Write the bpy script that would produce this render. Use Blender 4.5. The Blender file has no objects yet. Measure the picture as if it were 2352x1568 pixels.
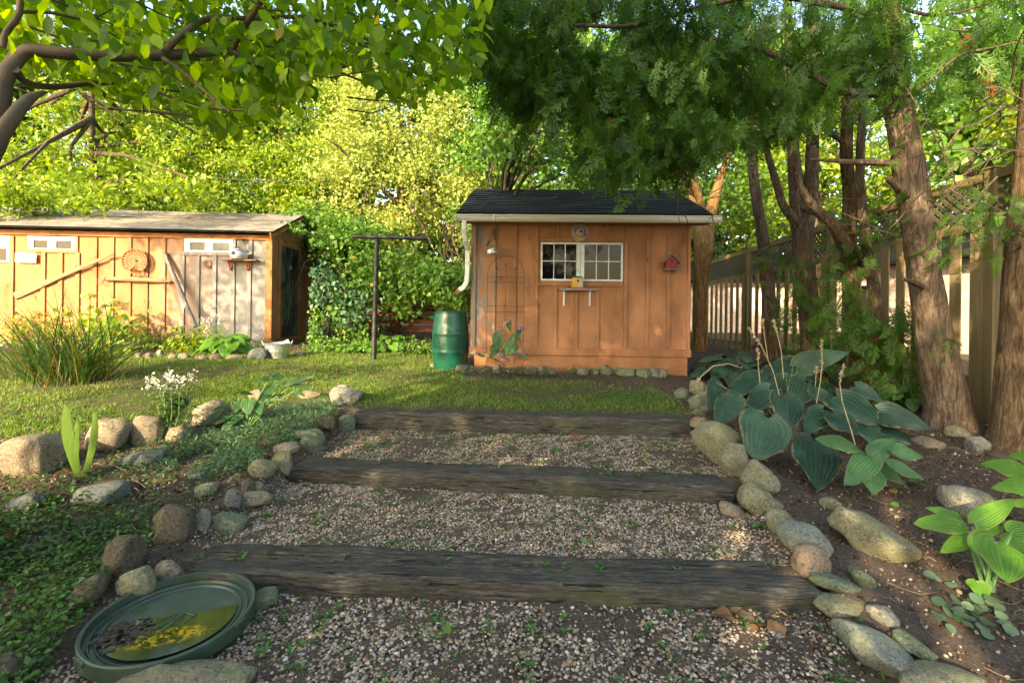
import bpy, bmesh, math
import numpy as np
from mathutils import Vector, Matrix, noise, Euler

# ------------------------------------------------------------------ camera
sc = bpy.context.scene
W0, H0 = 2352.0, 1568.0            # picture units used for laying things out
F, CX, HY, RHO, CAMZ = 1130.0, 1176.0, 700.0, 0.012, 1.55
cam_d = bpy.data.cameras.new("camera"); cam = bpy.data.objects.new("camera", cam_d)
sc.collection.objects.link(cam); sc.camera = cam
cam_d.sensor_width = 36.0; cam_d.lens = 36.0 * F / W0
cam_d.shift_y = -(H0 / 2 - HY) / W0
cam_d.clip_start = 0.05; cam_d.clip_end = 800
cam.location = (0, 0, CAMZ)
cam.rotation_euler = (Matrix.Rotation(RHO, 3, Vector((0, -1, 0))) @ Euler((math.pi / 2, 0, 0)).to_matrix()).to_euler()

# ------------------------------------------------------------------ sky + sun
SUN_AZ, SUN_EL = math.radians(210.0), math.radians(20.0)   # from the left, behind the camera (0 = +Y, clockwise)
sdir = Vector((math.sin(SUN_AZ) * math.cos(SUN_EL), math.cos(SUN_AZ) * math.cos(SUN_EL), math.sin(SUN_EL)))
world = bpy.data.worlds.new("World"); sc.world = world; world.use_nodes = True
wn = world.node_tree.nodes; wl = world.node_tree.links
sky = wn.new("ShaderNodeTexSky"); sky.sky_type = 'NISHITA'; sky.sun_disc = False
sky.sun_elevation = SUN_EL; sky.sun_rotation = SUN_AZ
sky.air_density = 1.0; sky.dust_density = 2.5; sky.ozone_density = 0.6
wl.new(sky.outputs[0], wn["Background"].inputs[0]); wn["Background"].inputs[1].default_value = 0.15
sd = bpy.data.lights.new("sun", 'SUN'); sd.energy = 2.8; sd.angle = math.radians(0.6); sd.color = (1.0, 0.80, 0.52)
so = bpy.data.objects.new("sun", sd); sc.collection.objects.link(so)
so.rotation_euler = sdir.to_track_quat('Z', 'Y').to_euler()
sc.view_settings.view_transform = 'Standard'; sc.view_settings.look = 'None'
sc.view_settings.exposure = 2.35; sc.view_settings.use_white_balance = True; sc.view_settings.white_balance_temperature = 7050; sc.view_settings.gamma = 1.0
cy = sc.cycles
cy.max_bounces = 7; cy.diffuse_bounces = 4; cy.glossy_bounces = 3; cy.transmission_bounces = 5; cy.transparent_max_bounces = 6
cy.sample_clamp_indirect = 6.0; cy.use_denoising = True; cy.caustics_reflective = False; cy.caustics_refractive = False

C = sc.collection

# ------------------------------------------------------------------ picture -> world
def ray(u, v):
    a = (u - CX) + RHO * (v - HY); b = (v - HY) - RHO * (u - CX)
    return Vector((a / F, 1.0, -b / F))
def P(u, v, Y):
    return Vector((0, 0, CAMZ)) + ray(u, v) * Y
def smooth(a, b, x):
    t = np.clip((x - a) / (b - a), 0, 1); return t * t * (3 - 2 * t)
SY = [-8, 1.2, 2.0, 2.55, 3.6, 4.9, 5.3, 7.0, 9.0, 14.0, 60.0]
SZ = [-.1, 0.0, .03, .10, .25, .43, .47, .59, .69, .80, .9]
T1 = (Vector((-1.72, 2.62)), Vector((1.57, 2.50)))       # timber front lines (plan)
T2 = (Vector((-1.74, 3.86)), Vector((1.60, 3.52)))
T3 = (Vector((-1.58, 4.95)), Vector((1.76, 4.78)))
def line_y(T, x):
    return T[0].y + (T[1].y - T[0].y) * (x - T[0].x) / (T[1].x - T[0].x)
def path_mask(x, y):
    l = -1.86 + 0.06 * np.minimum(np.maximum(y - 2.0, 0), 3.5) ; r = 1.60 + 0.055 * np.maximum(y - 2.0, 0)
    return smooth(l - .10, l + .02, x) * (1 - smooth(r - .02, r + .10, x)) * (1 - smooth(5.0, 5.1, y))
def ground(x, y):
    x = np.asarray(x, float); y = np.asarray(y, float)
    side = np.interp(y, SY, SZ)
    side = side + 0.05 * np.sin(x * 1.3 + 1) * smooth(2, 4, y) * smooth(1.8, 3.2, np.abs(x)) * (1 - smooth(7, 9, y))
    side = side + 0.07 * smooth(-2.2, -3.2, x) * smooth(1.2, 2.2, y) * (1 - smooth(4, 6, y))
    y1, y2, y3 = line_y(T1, x) + .12, line_y(T2, x) + .12, line_y(T3, x) + .1
    st = np.where(y < y1, 0.0, np.where(y < y2, .105 + .03 * smooth(y1, y2, y), np.where(y < y3, .25 + .03 * smooth(y2, y3, y), side)))
    st = st - 0.02 * np.where(y < y1, 1, 0) * smooth(1.8, .5, y)
    m = path_mask(x, y)
    h = side * (1 - m) + st * m
    return h
def g(x, y):
    return float(ground(x, y))
def G(u, v, off=0.0):
    """ground point seen at picture position (u, v)"""
    d = ray(u, v); Y = 1.0
    while Y < 60:
        p = Vector((0, 0, CAMZ)) + d * Y
        if p.z < g(p.x, p.y) + off: break
        Y += 0.02
    p = Vector((0, 0, CAMZ)) + d * Y
    return p
def onplane(u, v, p0, n):
    o = Vector((0, 0, CAMZ)); d = ray(u, v)
    return o + d * ((Vector(p0) - o).dot(n) / d.dot(n))
# converters from enlarged views of the photograph
c1 = lambda x, y: (x * .33333, 428.7 + y * .33333)
c2 = lambda x, y: (673.7 + x * .31248, 428.7 + y * .31248)
c3 = lambda x, y: (1010.6 + x * .31248, 398.1 + y * .31248)
c4 = lambda x, y: (1531.2 + x * .4297, 367.5 + y * .4297)
c5 = lambda x, y: (x * .4921, 796.2 + y * .4921)
c6 = lambda x, y: (612.5 + x * .47266, 826.9 + y * .47266)
c7 = lambda x, y: (1531.2 + x * .4921, 796.2 + y * .4921)
cA = lambda x, y: (x * .5, y * .5)
cB = lambda x, y: (1041.2 + x * .5573, y * .5573)

# ------------------------------------------------------------------ object helpers
def tag(o, label=None, cat=None, group=None, kind=None):
    if label: o["label"] = label
    if cat: o["category"] = cat
    if group: o["group"] = group
    if kind: o["kind"] = kind
    return o
def empty(name, loc, rz=0.0, label=None, cat=None, group=None):
    o = bpy.data.objects.new(name, None); C.objects.link(o); o.location = loc; o.rotation_euler = (0, 0, rz)
    o.empty_display_size = .1
    return tag(o, label, cat, group)
def link_mesh(name, me, mat, parent=None, smooth_=False):
    o = bpy.data.objects.new(name, me); C.objects.link(o)
    if mat is not None: me.materials.append(mat)
    if smooth_: me.polygons.foreach_set("use_smooth", np.ones(len(me.polygons), bool))
    if parent is not None: o.parent = parent
    return o
def np_mesh(name, V, faces_flat, sizes, rnd=None, rnd2=None):
    """V (n,3); faces_flat loop vertex indices; sizes per-face loop counts; rnd per-face float"""
    me = bpy.data.meshes.new(name)
    V = np.ascontiguousarray(V, np.float32); ff = np.ascontiguousarray(faces_flat, np.int32); sz = np.ascontiguousarray(sizes, np.int32)
    me.vertices.add(len(V)); me.vertices.foreach_set("co", V.ravel())
    me.loops.add(len(ff)); me.loops.foreach_set("vertex_index", ff)
    me.polygons.add(len(sz)); st = np.zeros(len(sz), np.int32); st[1:] = np.cumsum(sz)[:-1]
    me.polygons.foreach_set("loop_start", st)
    try: me.polygons.foreach_set("loop_total", sz)
    except Exception: pass
    me.update(calc_edges=True)
    if rnd is not None:
        a = me.attributes.new("rnd", 'FLOAT', 'FACE'); a.data.foreach_set("value", np.ascontiguousarray(rnd, np.float32))
    if rnd2 is not None:
        a = me.attributes.new("tint", 'FLOAT', 'FACE'); a.data.foreach_set("value", np.ascontiguousarray(rnd2, np.float32))
    return me
def scatter(name, tmpl, M, T, mat, parent=None, rnd=None, rnd2=None, smooth_=False):
    """copies of a small template (verts, faces) into one mesh; M (n,3,3) columns are the axes"""
    tv, tf = tmpl; tv = np.asarray(tv, float); n = len(T); k = len(tv)
    V = (np.einsum('nij,kj->nki', M, tv) + T[:, None, :]).reshape(-1, 3)
    flat = np.concatenate([np.asarray(f) for f in tf]); sizes = np.array([len(f) for f in tf])
    FF = (flat[None, :] + (np.arange(n) * k)[:, None]).ravel(); SS = np.tile(sizes, n)
    r = np.repeat(rnd if rnd is not None else np.random.default_rng(n).random(n), len(tf))
    r2 = None if rnd2 is None else np.repeat(rnd2, len(tf))
    me = np_mesh(name, V, FF, SS, r, r2)
    return link_mesh(name, me, mat, parent, smooth_)
def frames(d, nrm, L, Wd=None, Th=None):
    """rotation-scale matrices: axis d (n,3), normal hint nrm (n,3), length L"""
    d = d / (np.linalg.norm(d, axis=1, keepdims=True) + 1e-9)
    x = np.cross(d, nrm); x /= (np.linalg.norm(x, axis=1, keepdims=True) + 1e-9)
    z = np.cross(x, d)
    L = np.broadcast_to(L, (len(d),)); Wd = L if Wd is None else np.broadcast_to(Wd, (len(d),)); Th = Wd if Th is None else np.broadcast_to(Th, (len(d),))
    return np.stack([x * Wd[:, None], d * L[:, None], z * Th[:, None]], axis=2)
def rvec(R, n):
    v = R.normal(size=(n, 3)); return v / np.linalg.norm(v, axis=1, keepdims=True)

LEAF4 = ([(0, 0, 0), (.42, .45, .08), (0, 1, -.06), (-.42, .45, .08)], [(0, 1, 2), (0, 2, 3)])
LEAF8 = ([(0, 0, 0), (0, .35, 0), (0, .7, -.02), (0, 1, -.12), (-.40, .33, .10), (-.36, .66, .06), (.40, .33, .10), (.36, .66, .06)],
         [(0, 6, 1), (1, 6, 7, 2), (2, 7, 3), (0, 1, 4), (1, 2, 5, 4), (2, 3, 5)])

class MB:
    def __init__(s): s.v = []; s.f = []
    def add(s, vs, fs):
        n = len(s.v); s.v += [tuple(p) for p in vs]; s.f += [tuple(i + n for i in f) for f in fs]; return s
    def box(s, x0, x1, y0, y1, z0, z1, M=None):
        vs = [Vector(p) for p in ((x0, y0, z0), (x1, y0, z0), (x1, y1, z0), (x0, y1, z0), (x0, y0, z1), (x1, y0, z1), (x1, y1, z1), (x0, y1, z1))]
        if M is not None: vs = [M @ p for p in vs]
        return s.add(vs, [(3, 2, 1, 0), (4, 5, 6, 7), (0, 1, 5, 4), (1, 2, 6, 5), (2, 3, 7, 6), (3, 0, 4, 7)])
    def beam(s, a, b, w, t, up=(0, 0, 1)):
        """a bar from a to b, w across, t along the up hint"""
        a, b = Vector(a), Vector(b); d = (b - a); L = d.length; d.normalize(); x = d.cross(Vector(up)).normalized(); z = x.cross(d)
        M = Matrix.Translation(a) @ Matrix((x, d, z)).transposed().to_4x4()
        return s.box(-w / 2, w / 2, 0, L, -t / 2, t / 2, M)
    def tube(s, pts, rad, n=8, caps=True, wob=0.0, seed=0):
        pts = [Vector(p) for p in pts]; m = len(pts)
        if not hasattr(rad, '__len__'): rad = [rad] * m
        R = np.random.default_rng(seed)
        vs, fs = [], []; ref = Vector((.13, .21, .97))
        x = None
        for i, p in enumerate(pts):
            t = (pts[min(i + 1, m - 1)] - pts[max(i - 1, 0)]).normalized()
            if x is None:
                x = t.cross(ref)
                if x.length < .1: x = t.cross(Vector((1, 0, 0)))
            x = (x - t * x.dot(t)).normalized()
            y = t.cross(x)
            for k in range(n):
                a = 2 * math.pi * k / n; r = rad[i] * (1 + (wob * (R.random() - .5) if wob else 0))
                vs.append(p + (x * math.cos(a) + y * math.sin(a)) * r)
        for i in range(m - 1):
            for k in range(n):
                fs.append((i * n + k, i * n + (k + 1) % n, (i + 1) * n + (k + 1) % n, (i + 1) * n + k))
        if caps: fs.append(tuple(range(n))[::-1]); fs.append(tuple((m - 1) * n + k for k in range(n)))
        return s.add(vs, fs)
    def lathe(s, prof, n=32, M=None, a0=0.0, a1=2 * math.pi, mod=None):
        """prof list of (r, z)"""
        full = abs(a1 - a0 - 2 * math.pi) < 1e-6; k = n if full else n + 1; vs = []; fs = []
        for i, (r, z) in enumerate(prof):
            for j in range(k):
                a = a0 + (a1 - a0) * j / n; rr = r * (mod(i, a, z) if mod else 1)
                p = Vector((rr * math.cos(a), rr * math.sin(a), z)); vs.append(M @ p if M is not None else p)
        for i in range(len(prof) - 1):
            for j in range(n):
                j2 = (j + 1) % k
                fs.append((i * k + j, i * k + j2, (i + 1) * k + j2, (i + 1) * k + j))
        return s.add(vs, fs)
    def prism(s, poly, y0, y1, M=None):
        """poly (x,z) outline extruded from y0 to y1"""
        n = len(poly); vs = [Vector((x, y0, z)) for x, z in poly] + [Vector((x, y1, z)) for x, z in poly]
        if M is not None: vs = [M @ p for p in vs]
        return s.add(vs, [tuple(range(n)), tuple(range(2 * n - 1, n - 1, -1))] + [(i, i + n, (i + 1) % n + n, (i + 1) % n) for i in range(n)])
    def build(s, name, mat, parent=None, smooth_=False, bevel=0.0, seg=2, loc=None, fixn=True):
        me = bpy.data.meshes.new(name); me.from_pydata(s.v, [], s.f)
        if fixn:
            bm = bmesh.new(); bm.from_mesh(me); bmesh.ops.recalc_face_normals(bm, faces=bm.faces); bm.to_mesh(me); bm.free()
        me.update()
        o = link_mesh(name, me, mat, parent, smooth_)
        if loc is not None:
            loc = Vector(loc); me.transform(Matrix.Translation(-loc)); o.location = loc
        if bevel:
            b = o.modifiers.new("edge", 'BEVEL'); b.width = bevel; b.segments = seg; b.limit_method = 'ANGLE'
        if smooth_ and hasattr(me, "set_sharp_from_angle"): me.set_sharp_from_angle(angle=math.radians(45))
        return o
# ------------------------------------------------------------------ materials
class NT:
    def __init__(s, name):
        s.m = bpy.data.materials.new(name); s.m.use_nodes = True; s.t = s.m.node_tree; s.n = s.t.nodes; s.n.clear()
        s.out = s.n.new("ShaderNodeOutputMaterial")
    def new(s, t, ins=None, **kw):
        nd = s.n.new(t)
        for k, v in kw.items(): setattr(nd, k, v)
        for k, v in (ins or {}).items():
            if isinstance(v, bpy.types.NodeSocket): s.t.links.new(v, nd.inputs[k])
            else: nd.inputs[k].default_value = v
        return nd
    def coord(s, kind="Object", scale=(1, 1, 1), loc=(0, 0, 0), rot=(0, 0, 0)):
        tc = s.new("ShaderNodeTexCoord"); return s.new("ShaderNodeMapping", {"Vector": tc.outputs[kind], "Scale": scale, "Location": loc, "Rotation": rot}).outputs[0]
    def noise(s, vec, scale=5, detail=4, rough=.55, dist=0.0):
        return s.new("ShaderNodeTexNoise", {"Vector": vec, "Scale": scale, "Detail": detail, "Roughness": rough, "Distortion": dist}).outputs["Fac"]
    def ramp(s, fac, stops, interp='LINEAR'):
        r = s.new("ShaderNodeValToRGB", {"Fac": fac}); r.color_ramp.interpolation = interp; e = r.color_ramp.elements
        while len(e) < len(stops): e.new(.5)
        for i, (p, c) in enumerate(stops):
            e[i].position = p; e[i].color = (*c, 1) if not isinstance(c, (int, float)) else (c, c, c, 1)
        return r.outputs[0]
    def mix(s, fac, a, b, mode='MIX'):
        n = s.new("ShaderNodeMix", data_type='RGBA', blend_type=mode); 
        for i, v in ((0, fac), (6, a), (7, b)):
            if isinstance(v, bpy.types.NodeSocket): s.t.links.new(v, n.inputs[i])
            else: n.inputs[i].default_value = v if i == 0 else (*v, 1)
        return n.outputs[2]
    def math(s, op, a, b=0.0, clamp=False):
        n = s.new("ShaderNodeMath", operation=op, use_clamp=clamp)
        for i, v in ((0, a), (1, b)):
            if isinstance(v, bpy.types.NodeSocket): s.t.links.new(v, n.inputs[i])
            else: n.inputs[i].default_value = v
        return n.outputs[0]
    def attr(s, name): return s.new("ShaderNodeAttribute", attribute_name=name).outputs["Fac"]
    def bump(s, h, strength=.4, dist=.01, normal=None):
        i = {"Height": h, "Strength": strength, "Distance": dist}
        if normal is not None: i["Normal"] = normal
        return s.new("ShaderNodeBump", i).outputs[0]
    def pbr(s, col, rough=.7, metal=0.0, normal=None, spec=None, **kw):
        i = {"Base Color": col if isinstance(col, bpy.types.NodeSocket) else (*col, 1), "Roughness": rough, "Metallic": metal}
        if normal is not None: i["Normal"] = normal
        if spec is not None: i["Specular IOR Level"] = spec
        i.update(kw)
        return s.new("ShaderNodeBsdfPrincipled", i).outputs[0]
    def done(s, sh):
        s.t.links.new(sh, s.out.inputs[0]); return s.m

def leaf_mat(name, stops, transl=.42, rough=.45, tcol=None, dry=None, spec=.35):
    n = NT(name); r = n.attr("rnd"); col = n.ramp(r, stops)
    nz = n.noise(n.coord("Object"), 40, 2); col = n.mix(n.math('MULTIPLY', nz, .35), col, (0.02, 0.05, 0.01))
    if dry: col = n.mix(n.math('GREATER_THAN', r, dry[0]), col, dry[1])
    b = n.pbr(col, rough, spec=spec)
    tc = n.mix(1.0, col, tcol or (1.9, 1.8, .55), 'MULTIPLY')
    t = n.new("ShaderNodeBsdfTranslucent", {"Color": tc}).outputs[0]
    return n.done(n.new("ShaderNodeMixShader", {0: transl, 1: b, 2: t}).outputs[0])

def plain(name, col, rough=.6, metal=0.0, var=.25, scale=8, bump=.15, stretch=(1, 1, 1), spec=.5, dark=None):
    n = NT(name); v = n.coord("Object", stretch); nz = n.noise(v, scale, 6, .6)
    d = dark or tuple(c * (1 - var * 1.6) for c in col); l = tuple(min(1, c * (1 + var)) for c in col)
    c = n.ramp(nz, [(.25, d), (.5, col), (.75, l)])
    fine = n.noise(v, scale * 9, 4, .6)
    rg = n.new("ShaderNodeMapRange", {"Value": nz, "To Min": max(rough - .12, .02), "To Max": min(rough + .12, 1)}).outputs[0]
    return n.done(n.pbr(c, rg, metal, n.bump(fine, bump, .004), spec))

def siding_mat(name, base, weather=None, bare_x=None, orient='Z', bare_amt=.5):
    """painted rough-sawn boards: long vertical grain, knots, dirt, worn patches where bare_x says (object x range)"""
    n = NT(name); v = n.coord("Object"); grain = n.coord("Object", (14, 14, .9)) if orient == 'Z' else n.coord("Object", (.9, 14, 14))
    g1 = n.noise(grain, 6, 7, .68, .3); big = n.noise(n.coord("Object", (1.2, 1.2, .55)), 2.2, 5, .6)
    col = n.ramp(big, [(.28, tuple(c * .55 for c in base)), (.48, base), (.7, tuple(min(1, c * 1.42) for c in base))])
    col = n.mix(n.ramp(g1, [(.35, .35), (.62, 0.0)]), col, tuple(c * .5 for c in base))
    # knots
    vo = n.new("ShaderNodeTexVoronoi", {"Vector": n.coord("Object", (1.9, 1.9, 1.1)), "Scale": 2.6}).outputs["Distance"]
    kn = n.ramp(vo, [(.045, .85), (.085, .35), (.14, 0.0)]); col = n.mix(kn, col, tuple(c * .35 for c in base))
    # splash dirt and thin spots
    sp = n.noise(v, 26, 5, .7); col = n.mix(n.ramp(sp, [(.66, 0.0), (.74, .45)]), col, (.46, .33, .22))
    if bare_x:
        x = n.new("ShaderNodeSeparateXYZ", {0: v}).outputs[0]
        mk = n.new("ShaderNodeMapRange", {"Value": x, "From Min": bare_x[0], "From Max": bare_x[1]}).outputs[0]
        pn = n.noise(n.coord("Object", (3.2, 3.2, .8)), 3.4, 7, .72, .5)
        m = n.math('MULTIPLY', n.ramp(n.math('ADD', n.math('MULTIPLY', mk, bare_amt), pn), [(.80, 0.0), (.98, 1.0)]), mk)
        m = n.math('MULTIPLY', m, n.math('LESS_THAN', x, 8.13))
        gcol = n.ramp(n.noise(grain, 9, 4, .6), [(.3, (.12, .115, .11)), (.7, (.30, .30, .31))])
        col = n.mix(m, col, gcol)
    b = n.bump(g1, .5, .004); b = n.bump(n.noise(v, 90, 3), .2, .002, b)
    return n.done(n.pbr(col, .78, normal=b, spec=.25))

M = {}
M['siding'] = siding_mat("painted_siding", (.375, .185, .095), bare_x=(.9, .1), bare_amt=.42)
M['siding_h'] = siding_mat("painted_trim", (.35, .165, .082), orient='X')
M['siding_l'] = siding_mat("weathered_siding", (.36, .175, .078), bare_x=(4.6, 7.6), bare_amt=.66)
M['siding_lh'] = siding_mat("weathered_trim", (.38, .175, .075), orient='X')
M['batten_grey'] = plain("bare_batten_wood", (.24, .225, .21), .85, scale=6, stretch=(6, 6, .6), bump=.5)
M['batten_worn'] = siding_mat("worn_batten", (.40, .23, .12), bare_x=(-50, -49), bare_amt=.35)
def shingle_mat(name, a, b, sc_=1.0):
    n = NT(name); v = n.new("ShaderNodeTexCoord").outputs["UV"]
    br = n.new("ShaderNodeTexBrick", {"Vector": v, "Scale": 1.0, "Color1": (0, 0, 0, 1), "Color2": (1, 1, 1, 1), "Mortar": (.5, .5, .5, 1), "Mortar Size": .004, "Bias": 0.0, "Brick Width": .30, "Row Height": .135})
    br.offset = .37; br.squash_frequency = 3; br.squash = .8
    gr = n.noise(n.coord("Object"), 170, 3, .7); bg = n.noise(n.coord("Object"), 1.8, 4)
    col = n.mix(br.outputs["Color"], a, b); col = n.mix(n.ramp(gr, [(.35, .5), (.65, 0.0)]), col, tuple(c * .45 for c in a))
    col = n.mix(n.ramp(bg, [(.5, 0.0), (.75, .35)]), col, tuple(c * 1.6 for c in b))
    col = n.mix(br.outputs["Fac"], col, (.006, .006, .006))
    return n.done(n.pbr(col, .9, normal=n.bump(gr, .5, .004), spec=.2))
M['shingle_dark'] = shingle_mat("dark_shingles", (.018, .021, .022), (.045, .052, .054))
M['shingle_grey'] = shingle_mat("grey_shingles", (.19, .175, .15), (.31, .28, .235))
M['white_metal'] = plain("white_enamel_metal", (.84, .86, .83), .4, var=.12, scale=5, bump=.05, stretch=(.4, 3, 3))
M['white_paint'] = plain("chalky_white_paint", (.66, .72, .74), .6, var=.18, scale=14, bump=.3)
M['vinyl'] = plain("white_vinyl", (.85, .86, .88), .4, var=.06, scale=4, bump=.02)
def glass_mat(name, tint, rough=.04):
    n = NT(name); nz = n.noise(n.coord("Object"), 3, 4); c = n.ramp(nz, [(.35, tuple(x * .5 for x in tint)), (.7, tint)])
    sm = n.noise(n.coord("Object", (1, 1, .5)), 12, 5); r = n.ramp(sm, [(.4, rough), (.8, rough + .05)])
    return n.done(n.pbr(c, r, spec=.16))
M['glass_dark'] = glass_mat("dark_window_glass", (.004, .005, .006))
M['glass_brown'] = glass_mat("brown_reflection_glass", (.020, .012, .006), .03)  # brownish reflection painted into the pane colour
M['glass_pale'] = glass_mat("screened_window_glass", (.13, .14, .13), .2)
M['rust'] = plain("rusted_iron", (.30, .115, .048), .85, scale=16, var=.4, bump=.6, dark=(.10, .04, .022))
M['iron'] = plain("dark_iron", (.035, .03, .028), .6, scale=20, bump=.3)
M['alu'] = plain("dull_aluminium", (.62, .62, .58), .36, 1.0, scale=10, var=.2, bump=.12)
M['zinc'] = plain("galvanised_zinc", (.60, .65, .66), .38, .85, scale=30, var=.25, bump=.1)
M['old_wood'] = plain("old_brown_wood", (.27, .155, .085), .85, scale=5, stretch=(1, 6, 6), var=.4, bump=.7)
M['grey_wood'] = plain("grey_driftwood", (.21, .19, .18), .88, scale=5, stretch=(5, 5, 1), var=.45, bump=.8)
M['red_paint'] = plain("dull_red_paint", (.26, .028, .022), .7, scale=14, var=.3, bump=.4)
M['rust_red'] = plain("rusty_red_bracket", (.28, .06, .03), .7, scale=14)
M['pole'] = plain("black_flaked_pole_paint", (.016, .018, .020), .45, scale=60, var=.6, bump=.4)
M['barrel'] = plain("green_barrel_plastic", (.004, .072, .045), .32, scale=3, var=.2, bump=.05)
M['seam'] = plain("green_seam_plastic", (.004, .07, .045), .4, scale=3, bump=.05)
M['pine'] = plain("fresh_pine", (.62, .40, .17), .6, scale=4, stretch=(6, 6, .8), var=.2, bump=.3)
for k, c in dict(green=(.03, .22, .02), yellow=(.80, .50, .02), red=(.55, .02, .02), blue=(.16, .42, .50), pink=(.52, .36, .38), lilac=(.42, .38, .55), cream=(.62, .60, .30), black=(.008, .008, .008), paper=(.8, .8, .76)).items():
    M[k] = plain(k + "_paint", c, .55, scale=12, var=.15, bump=.1)
def fence_mat(name, a, b, moss=.3):
    n = NT(name); gr = n.coord("Object", (9, 9, .6)); g1 = n.noise(gr, 5, 5, .6, .4); bg = n.noise(n.coord("Object", (1, 1, .5)), 2.5, 4)
    c = n.mix(g1, a, b); c = n.mix(n.ramp(bg, [(.45, 0.0), (.7, moss)]), c, (.10, .12, .035))
    return n.done(n.pbr(c, .85, normal=n.bump(g1, .5, .005), spec=.2))
M['fence'] = fence_mat("weathered_fence_wood", (.17, .125, .062), (.36, .275, .155))
M['fence_post'] = fence_mat("olive_fence_post_wood", (.13, .10, .05), (.27, .21, .10), .6)
M['lattice'] = fence_mat("dark_lattice_wood", (.06, .055, .035), (.14, .125, .085), .4)
M['red_fence'] = fence_mat("red_brown_fence_wood", (.10, .036, .02), (.19, .07, .04), .1)
def bark_mat(name, a, b, vscale=1.0, moss=0.0):
    n = NT(name); v = n.coord("Object", (1, 1, .16)); w = n.noise(v, 26 * vscale, 7, .7, 1.2); bg = n.noise(n.coord("Object"), 3, 4)
    c = n.ramp(w, [(.32, tuple(x * .28 for x in a)), (.48, a), (.68, b)])
    c = n.mix(n.ramp(bg, [(.45, 0.0), (.7, .45)]), c, tuple(x * .55 for x in a))
    if moss: c = n.mix(n.ramp(n.noise(n.coord("Object"), 5, 5), [(.5, 0.0), (.75, moss)]), c, (.09, .11, .03))
    h = n.math('ADD', w, n.math('MULTIPLY', n.noise(n.coord("Object"), 60, 4), .3))
    return n.done(n.pbr(c, .9, normal=n.bump(h, 1.0, .03), spec=.15))
M['cedar_bark'] = bark_mat("cedar_bark", (.115, .082, .055), (.27, .215, .16))
M['cedar_bark2'] = bark_mat("warm_cedar_bark", (.115, .078, .042), (.26, .19, .115))
M['sunlit_orange_bark'] = bark_mat("sunlit_orange_bark", (.19, .115, .045), (.36, .235, .10), .8)  # orange of the sun on the trunk put into the bark colour
M['magnolia_bark'] = plain("smooth_magnolia_bark", (.10, .075, .042), .75, scale=7, var=.4, bump=.5)
M['twig'] = plain("thin_twig_bark", (.085, .065, .045), .85, scale=9, var=.4, bump=.3)
M['dark_bark'] = bark_mat("dark_bark", (.09, .065, .045), (.2, .15, .1))
def timber_mat():
    n = NT("creosoted_timber"); v = n.coord("Object", (.9, 8, 8)); w = n.noise(v, 11, 9, .74, .5)
    bg = n.noise(n.coord("Object", (.6, 1, 1)), 3, 4); c = n.ramp(w, [(.3, (.018, .017, .014)), (.5, (.062, .058, .048)), (.70, (.20, .185, .15))])
    c = n.mix(n.ramp(bg, [(.4, .45), (.65, 0.0)]), c, (.030, .026, .021))
    mo = n.ramp(n.noise(n.coord("Object", (.5, 1, 1)), 5, 6, .6), [(.52, 0.0), (.68, .55)]); c = n.mix(mo, c, (.065, .080, .028))
    cr = n.ramp(n.noise(n.coord("Object", (.55, 11, 11)), 7, 4, .6, .5), [(.34, 0.0), (.40, 1.0)])
    c = n.mix(cr, (.008, .006, .005), c)
    h = n.math('ADD', n.math('MULTIPLY', cr, 1.3), w)
    return n.done(n.pbr(c, .82, normal=n.bump(h, .9, .012), spec=.3))
M['timber'] = timber_mat()
def rock_mat(name, a, b, speck, lich=.0, lcol=(.27, .285, .11), sscale=70):
    n = NT(name); oi = n.new("ShaderNodeObjectInfo").outputs["Random"]
    off = n.new("ShaderNodeCombineXYZ", {0: n.math('MULTIPLY', oi, 37.0), 1: n.math('MULTIPLY', oi, 91.0)}).outputs[0]
    v = n.new("ShaderNodeVectorMath", {0: n.new("ShaderNodeTexCoord").outputs["Object"], 1: off}, operation='ADD').outputs[0]
    bg = n.noise(v, 7, 8, .72); fine = n.noise(v, sscale, 5, .8)
    c = n.ramp(bg, [(.3, a), (.7, b)]); c = n.mix(n.ramp(fine, [(.50, 0.0), (.58, .85)]), c, speck)
    c = n.mix(n.ramp(n.noise(v, sscale * .8, 3, .7), [(.38, .75), (.46, 0.0)]), c, tuple(x * .3 for x in a))
    if lich:
        m = n.ramp(n.noise(v, 9, 8, .75, .4), [(.42, 0.0), (.60, lich)]); c = n.mix(m, c, lcol)
    dk = n.ramp(n.noise(v, 2.2, 3), [(.4, .3), (.6, 0.0)]); c = n.mix(dk, c, tuple(x * .4 for x in a))
    h = n.math('ADD', n.math('MULTIPLY', bg, 1.5), n.math('MULTIPLY', fine, .35))
    return n.done(n.pbr(c, .85, normal=n.bump(h, 1.0, .022), spec=.25))
M['rock_lichen'] = rock_mat("lichened_granite", (.15, .14, .095), (.26, .245, .165), (.36, .35, .26), .55)
M['rock_tan'] = rock_mat("tan_granite", (.20, .15, .10), (.33, .27, .19), (.42, .37, .29), .15)
M['rock_grey'] = rock_mat("grey_stone", (.17, .165, .14), (.29, .285, .25), (.38, .38, .33), .25)
M['rock_dark'] = rock_mat("dark_brown_stone", (.075, .06, .042), (.15, .125, .085), (.2, .18, .13), .25, (.15, .15, .06))
M['rock_green'] = rock_mat("mossy_green_stone", (.10, .125, .085), (.20, .23, .15), (.30, .34, .24), .5, (.16, .2, .07))
M['rock_speck'] = rock_mat("speckled_granite", (.19, .22, .19), (.30, .33, .29), (.045, .055, .05), .55, (.33, .36, .2), 85)
M['rock_slate'] = rock_mat("slate_stone", (.09, .11, .12), (.16, .18, .17), (.2, .22, .2), .2, (.2, .19, .08))
M['rock_pink'] = rock_mat("pinkish_stone", (.20, .14, .10), (.30, .22, .155), (.36, .29, .22), .2)
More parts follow.
